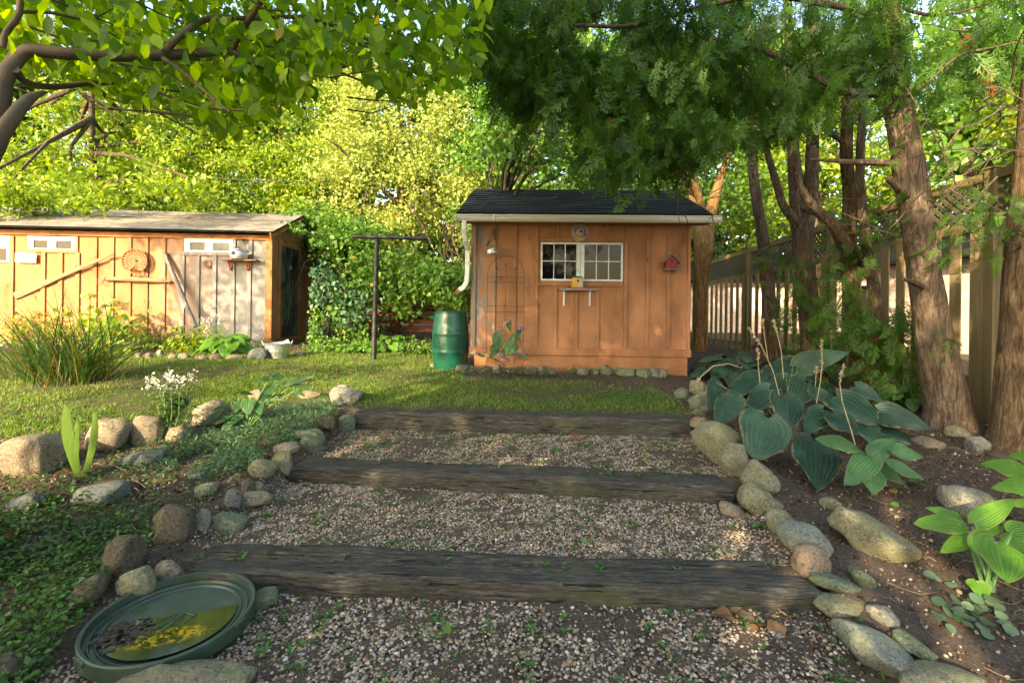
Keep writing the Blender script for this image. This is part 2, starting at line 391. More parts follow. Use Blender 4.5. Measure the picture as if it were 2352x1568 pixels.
# ------------------------------------------------------------------ terrain (structure)
def axis(parts):
    out = []
    for a, b, s in parts: out += list(np.arange(a, b, s))
    return np.array(out)
gx = axis([(-300, -40, 26), (-40, -12, 2), (-12, -5.2, .3), (-5.2, 5.2, .05), (5.2, 12, .3), (12, 40, 2), (40, 301, 26)])
gy = axis([(-60, -6, 6), (-6, .8, .4), (.8, 7.4, .05), (7.4, 14, .2), (14, 40, 2), (40, 401, 30)])
XX, YY = np.meshgrid(gx, gy)
ZZ = ground(XX, YY)
RN = np.random.default_rng(5)
near = (np.abs(XX) < 5.2) & (YY > .8) & (YY < 7.4)
ZZ = ZZ + np.where(near, (RN.random(XX.shape) - .5) * .022, 0)
nx, ny = len(gx), len(gy)
idx = np.arange(nx * ny).reshape(ny, nx)
quads = np.stack([idx[:-1, :-1], idx[:-1, 1:], idx[1:, 1:], idx[1:, :-1]], -1).reshape(-1, 4)
gme = np_mesh("ground", np.stack([XX, YY, ZZ], -1).reshape(-1, 3), quads.ravel(), np.full(len(quads), 4))

def lawn_mask(x, y):
    """1 where turf grows"""
    l1 = np.interp(x, [-9, -5.2, -4.0, -3.3, -2.8, -2.2, -1.5, 3.0], [3.6, 3.75, 4.0, 4.35, 4.9, 5.35, 5.2, 5.1])     # near edge
    back = np.interp(x, [-9, -5, -4.3, -1.0, -.6, 2.9, 3.2], [8.25, 8.35, 8.75, 8.8, 6.5, 6.45, 6.2])
    m = smooth(l1 - .1, l1 + .1, y) * (1 - smooth(back - .15, back + .1, y))
    m = m * (1 - smooth(1.75, 1.95, x))
    bare = np.exp(-(((x - 1.5) / .55) ** 2 + ((y - 6.25) / .22) ** 2))
    bare2 = np.exp(-(((x + 5.3) / .75) ** 2 + ((y - 6.0) / .55) ** 2)) * 1.2
    return np.clip(m - bare * .9 - bare2, 0, 1)
def gravel_mask(x, y):
    return path_mask(x, y)
lm = lawn_mask(XX, YY); gm = gravel_mask(XX, YY)
for nm, arr in (("turf", lm), ("grit", gm)):
    a = gme.attributes.new(nm, 'FLOAT', 'POINT'); a.data.foreach_set("value", arr.ravel().astype(np.float32))
n = NT("garden_soil"); v = n.coord("Object")
f1 = n.noise(v, 60, 8, .75); f2 = n.noise(v, 1.4, 5); f3 = n.noise(v, 240, 3, .7)
soil = n.ramp(f1, [(.3, (.035, .025, .018)), (.5, (.095, .074, .056)), (.68, (.22, .18, .14))])
soil = n.mix(n.ramp(f2, [(.35, .35), (.6, 0.0)]), soil, (.16, .135, .11))
soil = n.mix(n.ramp(f3, [(.66, 0.0), (.72, .7)]), soil, (.30, .25, .19))
soil = n.mix(n.ramp(n.noise(v, 34, 5, .7, 1.5), [(.60, 0.0), (.66, .7)]), soil, (.20, .075, .032))
turf = n.ramp(f1, [(.3, (.05, .06, .02)), (.6, (.13, .14, .05)), (.75, (.26, .21, .11))])
grit = n.ramp(n.noise(v, 110, 4, .7), [(.35, (.055, .042, .030)), (.6, (.17, .135, .098)), (.72, (.32, .27, .2))])
c = n.mix(n.attr("turf"), soil, turf); c = n.mix(n.attr("grit"), c, grit)
h = n.math('ADD', f1, n.math('MULTIPLY', f3, .4))
M['soil'] = n.done(n.pbr(c, .95, normal=n.bump(h, .9, .02), spec=.15))
go = link_mesh("ground", gme, M['soil'], None, True); tag(go, "dark garden soil stepping up to the lawn and the two sheds", "ground", kind='structure')

# ------------------------------------------------------------------ gravel (stuff)
R = np.random.default_rng(11)
def ico(sub=1):
    bm = bmesh.new(); bmesh.ops.create_icosphere(bm, subdivisions=sub, radius=1)
    vs = [tuple(q.co) for q in bm.verts]; fs = [tuple(q.index for q in f.verts) for f in bm.faces]; bm.free(); return vs, fs
ICO1 = ico(1)
def place_pebbles(N, y0, y1, smin, smax, dens=None):
    x = R.uniform(-1.9, 1.9, N); y = R.uniform(y0, y1, N)
    m = path_mask(x, y)
    nz = np.array([noise.noise((a * 2.2, b * 2.2, 3.3)) + .5 * noise.noise((a * 7, b * 7, 1.3)) for a, b in zip(x, y)])
    keep = (m > R.random(N)) & (nz > R.uniform(-.7, .28, N))
    for T in (T1, T2, T3):
        ly = line_y(T, x); keep &= ~((y > ly + .01) & (y < ly + .25))
    x, y = x[keep], y[keep]; n_ = len(x)
    s = R.uniform(smin, smax, n_) * (1 + .5 * (R.random(n_) ** 5)); 
    ax = rvec(R, n_); up = rvec(R, n_) * .35 + np.array([0, 0, 1.]); 
    d = np.cross(ax, up)
    Mx = frames(d, up, s * R.uniform(.9, 1.5, n_), s * R.uniform(.8, 1.1, n_), s * R.uniform(.5, .85, n_))
    T = np.stack([x, y, ground(x, y) + s * R.uniform(-.1, .5, n_)], 1)
    return Mx, T
n = NT("pebbles"); c = n.ramp(n.attr("rnd"), [(0, (.11, .08, .055)), (.2, (.27, .21, .14)), (.42, (.42, .35, .25)), (.62, (.23, .21, .18)), (.74, (.52, .45, .34)), (.86, (.36, .24, .14)), (.96, (.66, .62, .54))], 'CONSTANT')
c = n.mix(n.math('MULTIPLY', n.noise(n.coord("Object"), 160, 3), .45), c, (.09, .07, .05))
M['pebble'] = n.done(n.pbr(c, .75, spec=.3))
a = place_pebbles(34000, 1.15, 2.62, .0045, .0095); b = place_pebbles(42000, 2.6, 3.86, .0042, .0078); c_ = place_pebbles(34000, 3.6, 4.98, .0042, .007)
Mx = np.concatenate([a[0], b[0], c_[0]]); T = np.concatenate([a[1], b[1], c_[1]])
o = scatter("gravel", ICO1, Mx, T, M['pebble'], rnd=R.random(len(T)), smooth_=True); tag(o, "mixed tan and grey pea gravel filling the treads between the timbers", "gravel", kind='stuff')
# stray pebbles lying on the timbers and beds come with the litter below

# ------------------------------------------------------------------ grass (stuff)
def blades(name, x, y, hgt, wid, mat, lean=.55, kind_label=None, seed=1, z=None):
    R = np.random.default_rng(seed); n_ = len(x)
    z = ground(x, y) if z is None else z
    d = rvec(R, n_) * lean + np.array([0, 0, 1.]); nr = rvec(R, n_); nr[:, 2] *= .2
    Mx = frames(d, nr, hgt, wid)
    t = ([(-.5, 0, 0), (.5, 0, 0), (.34, .55, .02), (-.34, .55, .02), (0, 1, -.25)], [(0, 1, 2, 3), (3, 2, 4)])
    return scatter(name, t, Mx, np.stack([x, y, z - .004], 1), mat, rnd=R.random(n_))
M['grass'] = leaf_mat("lawn_grass", [(0, (.05, .13, .018)), (.5, (.115, .25, .032)), (.80, (.24, .36, .05)), (.90, (.42, .36, .13))], .35, .5)
R = np.random.default_rng(21); N = 300000
x = R.uniform(-8.5, 2.1, N); y = 3.6 + 5.3 * R.random(N) ** 1.1
nz = np.array([noise.noise((p * 1.1, q * 1.1, 0)) + .6 * noise.noise((p * 4.5, q * 4.5, 5)) for p, q in zip(x, y)])
k = (lawn_mask(x, y) > R.random(N)) & (nz > R.uniform(-.6, .5, N)); x, y, nz = x[k], y[k], nz[k]
o = blades("grass", x, y, R.uniform(.018, .05, len(x)) * (1 + .6 * np.clip(nz, 0, 1)), R.uniform(.004, .0075, len(x)), M['grass'], .6, seed=22)
tag(o, "patchy short green lawn between the steps and the sheds", "grass", kind='stuff')

# ------------------------------------------------------------------ timbers
def timber(a, b, front_h, z_top, depth, label, seed):
    a = Vector((a.x, a.y, 0)); b = Vector((b.x, b.y, 0)); L = (b - a).length; ang = math.atan2(b.y - a.y, b.x - a.x)
    nl, nd = 150, 8; H = .2
    ring = []   # cross-section going round: front-bottom -> front-top -> back-top -> back-bottom
    for i in range(nd + 1): ring.append((0.0, -H + H * i / nd))
    for i in range(1, nd + 1): ring.append((depth * i / nd, 0.0))
    for i in range(1, 4): ring.append((depth, -H * i / 3))
    vs, fs = [], []; k = len(ring)
    for i in range(nl + 1):
        x = L * i / nl
        for j, (yy, zz) in enumerate(ring):
            p = Vector((x, yy, zz)); q = Vector((x * .9, yy * 5, zz * 5 + seed * 7))
            d = noise.noise(q * 1.1) * .018 + noise.noise(Vector((x * 3, yy * 26, zz * 26 + seed))) * .010 + noise.noise(Vector((x * 14, yy * 40, zz * 40 + seed))) * .005
            cy_, cz_ = depth / 2, -H / 2; off = Vector((0, yy - cy_, zz - cz_)); off.normalize()
            if (yy < .02 or yy > depth - .02) and zz > -.02: p += Vector((0, (cy_ - yy) * .09, -.012))   # worn arris
            p += off * d; p.z += noise.noise(Vector((x * .6, seed, 0))) * .012 
            e = min(x, L - x); 
            if e < .05: p.z -= (0.05 - e) * .3 
            vs.append(p)
    for i in range(nl):
        for j in range(k - 1): fs.append((i * k + j, i * k + j + 1, (i + 1) * k + j + 1, (i + 1) * k + j))
    fs.append(tuple(range(k))); fs.append(tuple(nl * k + j for j in range(k))[::-1])
    m = MB().add(vs, fs); o = m.build("landscape_timber", M['timber'], smooth_=True)
    o.location = (a.x, a.y, z_top); o.rotation_euler = (0, 0, ang)
    return tag(o, label, "timber", "railway timbers forming the garden steps")
timber(T1[0], T1[1] + Vector((.03, 0)), .11, .115, .17, "front grey split timber of the lowest step, beside the green dish", 1)
timber(T1[0] + Vector((-.05, .178)), T1[1] + Vector((-.12, .178)), .11, .125, .13, "rear split timber of the lowest step, pebbles scattered along it", 5)
timber(T2[0], T2[1] + Vector((.0, 0)), .13, .265, .30, "middle step timber with a knot hole and a long crack", 2)
timber(T3[0], T3[1], .18, .455, .20, "mossy top step timber below the lawn", 3)

# ------------------------------------------------------------------ stones
ICO3 = ico(4)
_ri = [0]
def rock(u0, u1, v0, v1, mat, label, shape='round', tilt=0.0, bury=.42, name="edging_stone", group=None, dep=.66, lift=0.0, minh=.3):
    """stone filling the picture box, resting on the ground"""
    _ri[0] += 1; sd_ = _ri[0] * 3.7
    uc, vc = (u0 + u1) / 2, (v0 + v1) / 2
    w, h = (u1 - u0), (v1 - v0)
    ct, st = math.cos(tilt), math.sin(tilt)
    Y = G(uc, min(v1, vc + .35 * h)).y
    for _ in range(6):
        ax_ = w / 2 * 1.05 * Y / F; ay = ax_ * dep; tn = abs(vc - HY) / F
        need = h / 2 * Y / F
        if tilt: # long axis tilted in the picture: treat w,h as the turned box
            ax_, need = max(ax_, need) * .98, min(ax_, need) * .86; ay = need * 1.1
        if (tn * ay) ** 2 > need * need * (1 - minh): ay = math.sqrt(need * need * (1 - minh)) / tn
        az = math.sqrt(max(need ** 2 - (tn * ay) ** 2, (.2 * need) ** 2))
        p = P(uc, vc, Y); gz = g(p.x, p.y) + lift
        if _ == 0: az0 = az
        err = p.z - (gz + az * bury)
        Y += err * .8 / max(tn, .08) if tn > .03 else 0
    p = P(uc, vc, Y)
    R = np.random.default_rng(_ri[0]); e = {'round': .88, 'block': .62, 'flat': .75, 'craggy': .8}[shape]; A = {'round': .15, 'block': .13, 'flat': .12, 'craggy': .21}[shape]
    vs = []; cuts = [(Vector(c_).normalized(), R.uniform(.66, .86)) for c_ in R.normal(size=(7 if shape != 'round' else 5, 3))]
    for q in ICO3[0]:
        q = Vector(q); r = Vector([math.copysign(abs(t) ** e, t) for t in q])
        k = 1 + A * 1.3 * noise.noise(q * .9 + Vector((sd_, 0, 0))) + A * .9 * noise.noise(q * 2.1 + Vector((0, sd_, 0)))
        if shape == 'craggy': k += .10 * noise.ridged_multi_fractal(q * 2.2 + Vector((sd_, 0, 3)), 1.0, 2.0, 4, 1.0, 2.0) - .09
        k += .020 * noise.noise(q * 5 + Vector((0, 0, sd_))) + .010 * noise.noise(q * 13 + Vector((0, 0, sd_))); k = min(k, 1.13 + .02 * noise.noise(q * 3)) if _ri[0] % 3 else k
        r = r * k
        for c_, cd in cuts:
            ex = r.dot(c_) - cd
            if ex > 0: r = r - c_ * ex * .72
        vs.append(Vector((r.x * ax_, r.y * ay, r.z * az)))
    if tilt:
        Rm = Matrix.Rotation(-tilt, 3, Vector((0, -.75, .66)).normalized()) ; vs = [Rm @ q for q in vs]
    A_ = np.array([tuple(q) for q in vs]); p = np.array(p)
    for _ in range(5):          # true the size and place against the measured outline of the part above ground
        Wp = A_ + p; vis = Wp[:, 2] > ground(Wp[:, 0], Wp[:, 1]) - .004
        if vis.sum() < 20: p[2] += .02; continue
        a_ = Wp[vis, 0] / Wp[vis, 1] * F; b_ = -(Wp[vis, 2] - CAMZ) / Wp[vis, 1] * F; uu = CX + a_ - RHO * b_; vv = HY + b_ + RHO * a_
        sx = np.clip(w / (uu.max() - uu.min()), .8, 1.3); sz = np.clip(h / (vv.max() - vv.min()), .8, 1.25)
        A_ = A_ * np.array([sx, math.sqrt(sz), sz]); Yc = p[1]
        p[0] += (uc - (uu.max() + uu.min()) / 2) / F * Yc; dv = v1 - vv.max(); tn = max((v1 - HY) / F, .08)
        p[1] -= np.clip(dv / F * Yc / tn, -.15, .15) * .8; p[2] = g(p[0], p[1]) + lift + (A_[:, 2].max() - A_[:, 2].min()) / 2 * bury
    me = bpy.data.meshes.new(name); me.from_pydata([tuple(q) for q in A_], [], ICO3[1]); me.update(); p = Vector(p)
    o = link_mesh(name, me, M[mat], None, True); o.location = p
    return tag(o, label, "stone" if name == "edging_stone" else name.split("_")[-1], group)
LG, RG, SG = "stones edging the bed beside the steps, lid side", "stones edging the hosta bed beside the steps", "small stones edging the bed along the brown shed"
WG = "big stones holding the sunlit lawn bank"; KG = "stones edging the bed along the weathered shed"
rocks = [
 (757, 837, 888, 928, 'rock_grey', "pale flat-topped boulder where the top timber meets the lawn", 'block', 0, LG),
 (775, 815, 917, 953, 'rock_grey', "small grey stone just under the pale flat-topped boulder", 'round', 0, LG),
 (730, 781, 944, 979, 'rock_dark', "brown rounded stone below the bluish ground cover, near the top timber's end", 'round', 0, LG),
 (774, 818, 951, 993, 'rock_green', "upright grey-green stone touching the end of the top timber", 'round', 0, LG),
 (700, 758, 969, 1016, 'rock_green', "grey-green boulder in the bend of the curb on the middle tread", 'round', .3, LG),
 (752, 777, 978, 1004, 'rock_dark', "little dark stone wedged low between two curb boulders", 'round', 0, LG),
 (675, 730, 983, 1008, 'rock_grey', "flat-topped grey stone pressed against the ground cover", 'block', 0, LG),
 (688, 742, 1000, 1042, 'rock_green', "squarish green-grey stone behind the knot-holed timber", 'block', 0, LG),
 (627, 690, 1014, 1044, 'rock_tan', "craggy pale stone on top of the curb behind the knot-holed timber's end", 'craggy', 0, LG),
 (638, 690, 1042, 1099, 'rock_lichen', "tall speckled stone against the end of the knot-holed timber", 'block', 0, LG),
 (568, 638, 1053, 1101, 'rock_lichen', "broad lichened boulder next to the knot-holed timber", 'block', 0, LG),
 (552, 592, 1094, 1138, 'rock_dark', "dark brown leaning stone behind the oval tan one", 'round', .4, LG),
 (586, 626, 1097, 1138, 'rock_green', "greenish round stone tucked behind the oval tan one", 'round', 0, LG),
 (546, 628, 1131, 1173, 'rock_tan', "oval tan stone on the gravel at the lower tread", 'round', 0, LG),
 (513, 559, 1118, 1168, 'rock_slate', "dark slate-coloured pointed stone next to the oval tan one", 'round', 0, LG),
 (445, 502, 1106, 1141, 'rock_green', "angular grey stone standing alone in the creeping plants", 'craggy', 0, LG),
 (480, 571, 1174, 1229, 'rock_green', "thin flat slab lying on the gravel edge", 'flat', 0, LG),
 (449, 486, 1168, 1217, 'rock_grey', "small oval stone leaning on the tall brown boulder", 'round', 0, LG),
 (350, 450, 1156, 1252, 'rock_dark', "tall brown boulder above the lowest timber's end", 'round', .0, LG),
 (234, 338, 1226, 1330, 'rock_dark', "largest dark domed boulder above the green dish", 'round', 0, LG),
 (354, 431, 1254, 1327, 'rock_tan', "olive stone at the end of the lowest timber", 'block', 0, LG),
 (268, 363, 1291, 1372, 'rock_lichen', "pale green boulder directly behind the rim of the dish", 'round', 0, LG),
 (157, 256, 1316, 1402, 'rock_dark', "dark egg-shaped boulder among the leaves beside the dish", 'round', -.5, LG),
 (225, 590, 1512, 1640, 'rock_lichen', "wide flat tan boulder in front of the dish at the photo's lower edge", 'craggy', 0, LG),
 (560, 640, 1345, 1405, 'rock_green', "mossy stone poking out from under the dish rim at the timber", 'flat', -.6, LG),
 (-30, 56, 1492, 1580, 'rock_dark', "dark stone half hidden by leaves in the bottom corner", 'round', 0, LG),
 (5, 108, 1130, 1183, 'rock_slate', "smooth slate-blue stone with a pale stripe, in the creeping plants", 'flat', -.35, LG),
 (160, 302, 1101, 1162, 'rock_slate', "flat grey paving slab sunk among the creeping plants", 'flat', 0, LG),
 (266, 389, 1030, 1074, 'rock_slate', "long flat slab below the sunlit round boulders", 'flat', -.25, LG),
 (428, 492, 1077, 1101, 'rock_slate', "small flat slab nearly covered by creeping plants", 'flat', 0, LG),
 (-12, 164, 994, 1097, 'rock_tan', "long sunlit block-shaped boulder behind the iris", 'block', -.12, WG),
 (192, 302, 959, 1038, 'rock_tan', "round sunlit boulder with leaf shadows, right behind the iris", 'round', 0, WG),
 (303, 381, 953, 1024, 'rock_tan', "upright golden boulder beside the white phlox stems", 'block', 0, WG),
 (441, 533, 917, 980, 'rock_tan', "sunlit boulder half covered by drooping hosta leaves", 'round', -.2, WG),
 (378, 440, 975, 1020, 'rock_tan', "low stone behind the foot of the phlox", 'round', 0, WG),
 (570, 612, 893, 921, 'rock_pink', "small sunlit stone behind the leggy hosta", 'round', 0, WG),
 (686, 740, 896, 916, 'rock_tan', "low brownish stone between leggy hosta and pale boulder", 'flat', 0, WG),
 # hosta bed side
 (1583, 1624, 872, 904, 'rock_lichen', "round stone at the top of the hosta-side curb by the shed corner", 'round', 0, RG),
 (1547, 1583, 889, 915, 'rock_green', "dark green stone standing out on the lawn from the curb", 'round', 0, RG),
 (1591, 1632, 895, 913, 'rock_pink', "thin pinkish stone under the topmost curb stone", 'flat', 0, RG),
 (1583, 1628, 903, 942, 'rock_green', "grey-green stone just past the top timber", 'round', 0, RG),
 (1579, 1606, 911, 928, 'rock_tan', "small flat tan stone touching the lawn near the curb top", 'flat', 0, RG),
 (1606, 1632, 928, 946, 'rock_grey', "small pale stone below the grey-green one", 'round', 0, RG),
 (1588, 1621, 937, 955, 'rock_green', "flat greenish stone at the top timber's end", 'flat', 0, RG),
 (1578, 1626, 952, 983, 'rock_pink', "reddish brown stone stacked above the huge speckled boulder", 'round', 0, RG),
 (1582, 1640, 974, 1000, 'rock_pink', "pinkish stone hiding behind the huge speckled boulder", 'round', 0, RG),
 (1588, 1710, 964, 1063, 'rock_lichen', "huge yellow-green speckled boulder beside the middle tread", 'round', .25, RG),
 (1648, 1728, 1015, 1095, 'rock_lichen', "smooth olive boulder in front of the huge speckled one", 'round', 0, RG),
 (1698, 1794, 1053, 1139, 'rock_lichen', "long leaning green stone right of the middle timber's end", 'block', .75, RG),
 (1690, 1777, 1103, 1182, 'rock_lichen', "ochre lumpy boulder below the middle timber's end", 'round', .35, RG),
 (1749, 1800, 1144, 1177, 'rock_lichen', "small olive stone between two larger curb boulders", 'round', 0, RG),
 (1651, 1708, 1148, 1191, 'rock_tan', "angular tan stone lying on the gravel off the curb", 'craggy', .3, RG),
 (1755, 1838, 1166, 1236, 'rock_lichen', "egg-shaped yellowish boulder half under the moss-topped one", 'round', .3, RG),
 (1783, 1916, 1194, 1283, 'rock_speck', "broad moss-topped grey boulder above the lowest timber", 'round', .18, RG),
 (1816, 1910, 1247, 1328, 'rock_pink', "round pinkish brown boulder above the lowest timber's end", 'round', 0, RG),
 (1857, 1980, 1311, 1363, 'rock_green', "saddle-shaped pale stone by the lowest timber's end", 'round', .2, RG),
 (1864, 2008, 1356, 1420, 'rock_lichen', "flat-bottomed layered stone in front of the lowest timber's end", 'block', 0, RG),
 (1987, 2068, 1386, 1444, 'rock_grey', "smooth grey stone behind the layered stone", 'round', .1, RG),
 (1909, 2122, 1419, 1575, 'rock_speck', "largest speckled boulder of the whole curb, by the dry leaves", 'round', .38, RG),
 (2047, 2156, 1441, 1526, 'rock_green', "smooth green-grey boulder lying against the largest speckled one", 'round', .4, RG),
 (2055, 2268, 1514, 1620, 'rock_lichen', "pale boulder cut off by the photo's lower edge near the violets", 'round', 0, RG),
 (1898, 2118, 1158, 1292, 'rock_lichen', "long flat mossy ledge stone lying on bare soil", 'craggy', .52, "loose stones lying in the hosta bed"),
 (1879, 1934, 1140, 1172, 'rock_lichen', "small rounded stone at the head of the mossy ledge", 'round', 0, "loose stones lying in the hosta bed"),
 (2151, 2310, 1112, 1209, 'rock_grey', "big smooth grey boulder behind the bright green hosta", 'round', .2, "loose stones lying in the hosta bed"),
 (1946, 2014, 1297, 1353, 'rock_green', "flat dark stone sunk into the bare soil", 'flat', .6, "loose stones lying in the hosta bed"),
 (2165, 2231, 976, 1011, 'rock_lichen', "mossy oval stone at the foot of the thick leaning trunk", 'round', 0, "loose stones lying in the hosta bed"),
 (2211, 2278, 1001, 1042, 'rock_grey', "pale grey stone between the two nearest cedar trunks", 'round', 0, "loose stones lying in the hosta bed"),
 (2262, 2340, 1034, 1060, 'rock_dark', "flat dark stone at the foot of the nearest cedar", 'flat', 0, "loose stones lying in the hosta bed"),
 (2140, 2178, 955, 990, 'rock_tan', "stone half behind the thick leaning trunk's base", 'round', 0, "loose stones lying in the hosta bed"),
 (2090, 2174, 1000, 1032, 'rock_tan', "flat sunlit stone beyond the outermost blue hosta leaf", 'flat', 0, "loose stones lying in the hosta bed"),
 (1806, 1858, 970, 1016, 'rock_dark', "brownish stone glimpsed under the blue hosta leaves", 'round', 0, "loose stones lying in the hosta bed"),
]
for r in rocks: rock(*r[:6], shape=r[6], tilt=r[7], group=r[8])
ordn = ["first", "second", "third", "fourth", "fifth", "sixth", "seventh", "eighth", "ninth", "tenth", "eleventh", "twelfth", "thirteenth", "fourteenth", "fifteenth", "sixteenth", "seventeenth", "eighteenth", "nineteenth", "twentieth"]
srow = [(988, 1001, 834, 844, 'rock_grey', "tiny stone at the rain barrel's foot, on its lawn side"), (999, 1032, 828, 847, 'rock_grey', "pale domed stone directly before the rain barrel"),
 (1033, 1061, 826, 844, 'rock_tan', "brownish stone between rain barrel and shed corner"), (1046, 1077, 838, 854, 'rock_grey', "low pale stone below the downspout side of the shed"),
 (1077, 1101, 840, 855, 'rock_tan', "ochre stone just before the pinkish low flower head"), (1096, 1132, 840, 858, 'rock_pink', "wide tan stone under the trellis' near leg"),
 (1129, 1150, 836, 858, 'rock_tan', "upright tan stone under the hydrangea"), (1165, 1184, 845, 858, 'rock_grey', "small round grey stone right of the hydrangea foot"),
 (1178, 1207, 834, 851, 'rock_tan', "tan stone set back under the trellis' far leg"), (1203, 1232, 838, 860, 'rock_pink', "pinkish egg-shaped stone in front of the shed"),
 (1232, 1258, 838, 860, 'rock_lichen', "pale cracked stone next to the pinkish egg-shaped one"), (1257, 1277, 844, 862, 'rock_grey', "grey stone half under the low herbs before the window"),
 (1296, 1312, 832, 849, 'rock_tan', "narrow upright stone in the low herbs below the shelf"), (1311, 1325, 845, 858, 'rock_pink', "smallest reddish stone of the shed bed"),
 (1324, 1354, 844, 862, 'rock_grey', "smooth pale stone below the variegated hosta"), (1351, 1380, 845, 860, 'rock_green', "low green stone beside the variegated hosta"),
 (1378, 1404, 838, 862, 'rock_lichen', "tall round speckled stone right of the variegated hosta"), (1402, 1427, 838, 858, 'rock_green', "green-grey stone behind the long mossy one"),
 (1413, 1462, 845, 865, 'rock_green', "long dark mossy stone in the shed row"), (1460, 1496, 845, 868, 'rock_green', "round dark green stone next to the long mossy one"),
 (1480, 1521, 834, 850, 'rock_green', "flat green stone leaning on the foundation board"), (1485, 1516, 841, 866, 'rock_grey', "pale craggy stone second from the bare corner"),
 (1512, 1533, 846, 867, 'rock_lichen', "last olive stone of the row toward the fence")]
for r in srow: rock(*r[:6], group=SG)
krow = [(310, 328, 809, 822, 'rock_tan', "small stone behind the tall grass, start of the weathered shed's edging"), (328, 353, 809, 822, 'rock_tan', "round stone second after the tall grass"),
 (358, 378, 802, 819, 'rock_grey', "upright stone before the yellowish peony"), (386, 411, 811, 825, 'rock_pink', "pinkish stone under the peony leaves"),
 (408, 439, 810, 825, 'rock_tan', "tan oval stone between peony and hosta"), (446, 478, 814, 828, 'rock_tan', "low stone under the drooping hosta leaves by the weathered shed"),
 (480, 512, 811, 829, 'rock_pink', "rounded stone in front of the shed-side hosta"), (514, 561, 813, 828, 'rock_tan', "longest orange-tan stone near the bucket"),
 (566, 613, 798, 828, 'rock_slate', "large dark grey boulder beside the galvanised bucket"), (678, 700, 808, 820, 'rock_tan', "small stone past the bucket by the shrubs")]
for r in krow: rock(*r[:6], group=KG)
# ------------------------------------------------------------------ roof helper
def roof_mesh(name, mat, parent, e0, e1, r0, r1, th=.03, back=None):
    """sloping sheet eave e0-e1, ridge r0-r1 (+ back eave), uv in metres"""
    e0, e1, r0, r1 = map(Vector, (e0, e1, r0, r1)); me = bpy.data.meshes.new(name)
    nx_, rows = 40, 12
    vs, fs, uv = [], [], []
    L = (e1 - e0).length; S = (r0 - e0).length; nrm = (e1 - e0).cross(r0 - e0).normalized()
    for j in range(rows):       # each course laps the one below
        for k, (t, lift) in enumerate(((j / rows, .009), ((j + 1) / rows, .001))):
            for i in range(nx_ + 1):
                s = i / nx_; p = e0.lerp(e1, s).lerp(r0.lerp(r1, s), t) + nrm * (lift + th * .5 + .004 * noise.noise(Vector((s * 9, j * 1.7, k))))
                vs.append(p); uv.append((s * L, t * S))
        b = j * 2 * (nx_ + 1)
        for i in range(nx_): fs.append((b + i, b + i + 1, b + nx_ + 2 + i, b + nx_ + 1 + i))
        if j:
            c = b - (nx_ + 1)
            for i in range(nx_): fs.append((c + i, c + i + 1, b + i + 1, b + i))
    b0 = len(vs)
    cor = [e0, e1, r1, r0]; vs += [p + nrm * th * .45 for p in cor] + [p - nrm * th * .5 for p in cor]; uv += [(.15, .06)] * 8
    fs += [(b0 + 3, b0 + 2, b0 + 1, b0), (b0 + 4, b0 + 5, b0 + 6, b0 + 7)] + [(b0 + i, b0 + (i + 1) % 4, b0 + 4 + (i + 1) % 4, b0 + 4 + i) for i in range(4)]
    if back is not None:
        q0, q1 = map(Vector, back); b1 = len(vs); n2 = Vector((0, 0, th * .5)); cor = [r0, r1, q1, q0]
        vs += [p + n2 for p in cor] + [p - n2 for p in cor]; uv += [(0, 0), (L, 0), (L, S), (0, S)] * 2
        fs += [(b1, b1 + 1, b1 + 2, b1 + 3), (b1 + 7, b1 + 6, b1 + 5, b1 + 4)] + [(b1 + i, b1 + 4 + i, b1 + 4 + (i + 1) % 4, b1 + (i + 1) % 4) for i in range(4)]
    me.from_pydata(vs, [], fs); ul = me.uv_layers.new(name="UVMap")
    for l in me.loops: ul.data[l.index].uv = uv[l.vertex_index]
    me.update(); return link_mesh(name, me, mat, parent)

def siding(m, x0, x1, z0, z1, y, step=.235, seam=.004):
    pass

# ================================================================== brown garden shed (right)
YW = math.radians(-1.6)
s0 = P(1080, 850, 7.08); s0.z = g(0.9, 6.9) - .03
shedA = empty("garden_shed", s0, YW, "brown board-and-batten shed with dark shingle roof, white gutter and twelve-pane window", "shed")
nA = Vector((math.sin(YW), -math.cos(YW), 0)); dA = Vector((math.cos(YW), math.sin(YW), 0))
invA = Matrix.Rotation(-YW, 3, 'Z')
def WA(cx, cy, off=0.0):
    p = onplane(*c3(cx, cy), s0 + nA * off, nA); q = invA @ (p - s0); return q.x, q.z
xL = WA(228, 800)[0]; xR = WA(1843, 800)[0]; zT = WA(1000, 362)[1]; zF = WA(1000, 1300)[1]
DA = 2.55
zfb = WA(1000, 1337)[1]          # bottom of the base trim
m = MB().box(xL, xR, 0, DA, zfb - .01, zT + .05)
# gable ends
zr = zT + .72
for x in (xL, xR - .02): m.prism([(0, 0), (1, 0), (1, 1)], 0, 0) if False else None
m.add([(xL, 0, zT), (xL, DA, zT), (xL, DA / 2, zr - .05), (xR, 0, zT), (xR, DA, zT), (xR, DA / 2, zr - .05)], [(0, 1, 2), (3, 5, 4), (0, 2, 5, 3), (1, 4, 5, 2)])
wall = m.build("wall", M['siding'], shedA)
m = MB().box(xL + .06, xR - .035, -.004, DA - .02, -.12, zfb - .012); m.build("foundation_board", M['siding_h'], shedA, bevel=.004)
bw = .047
m = MB(); mw = MB()
zb0, zb1 = WA(1000, 1285)[1], zT
def bat(cx, ytop, ybot, w=bw, mm=None):
    x, z1_ = WA(cx, ytop); _, z0_ = WA(cx, ybot); o_ = MB().box(x - w / 2, x + w / 2, -.024, -.001, z0_, z1_).build('batten', M['batten_worn'] if mm else M['siding'], shedA, bevel=.003)
    if mm: o_['label'] = 'batten with peeling paint behind the trellis'
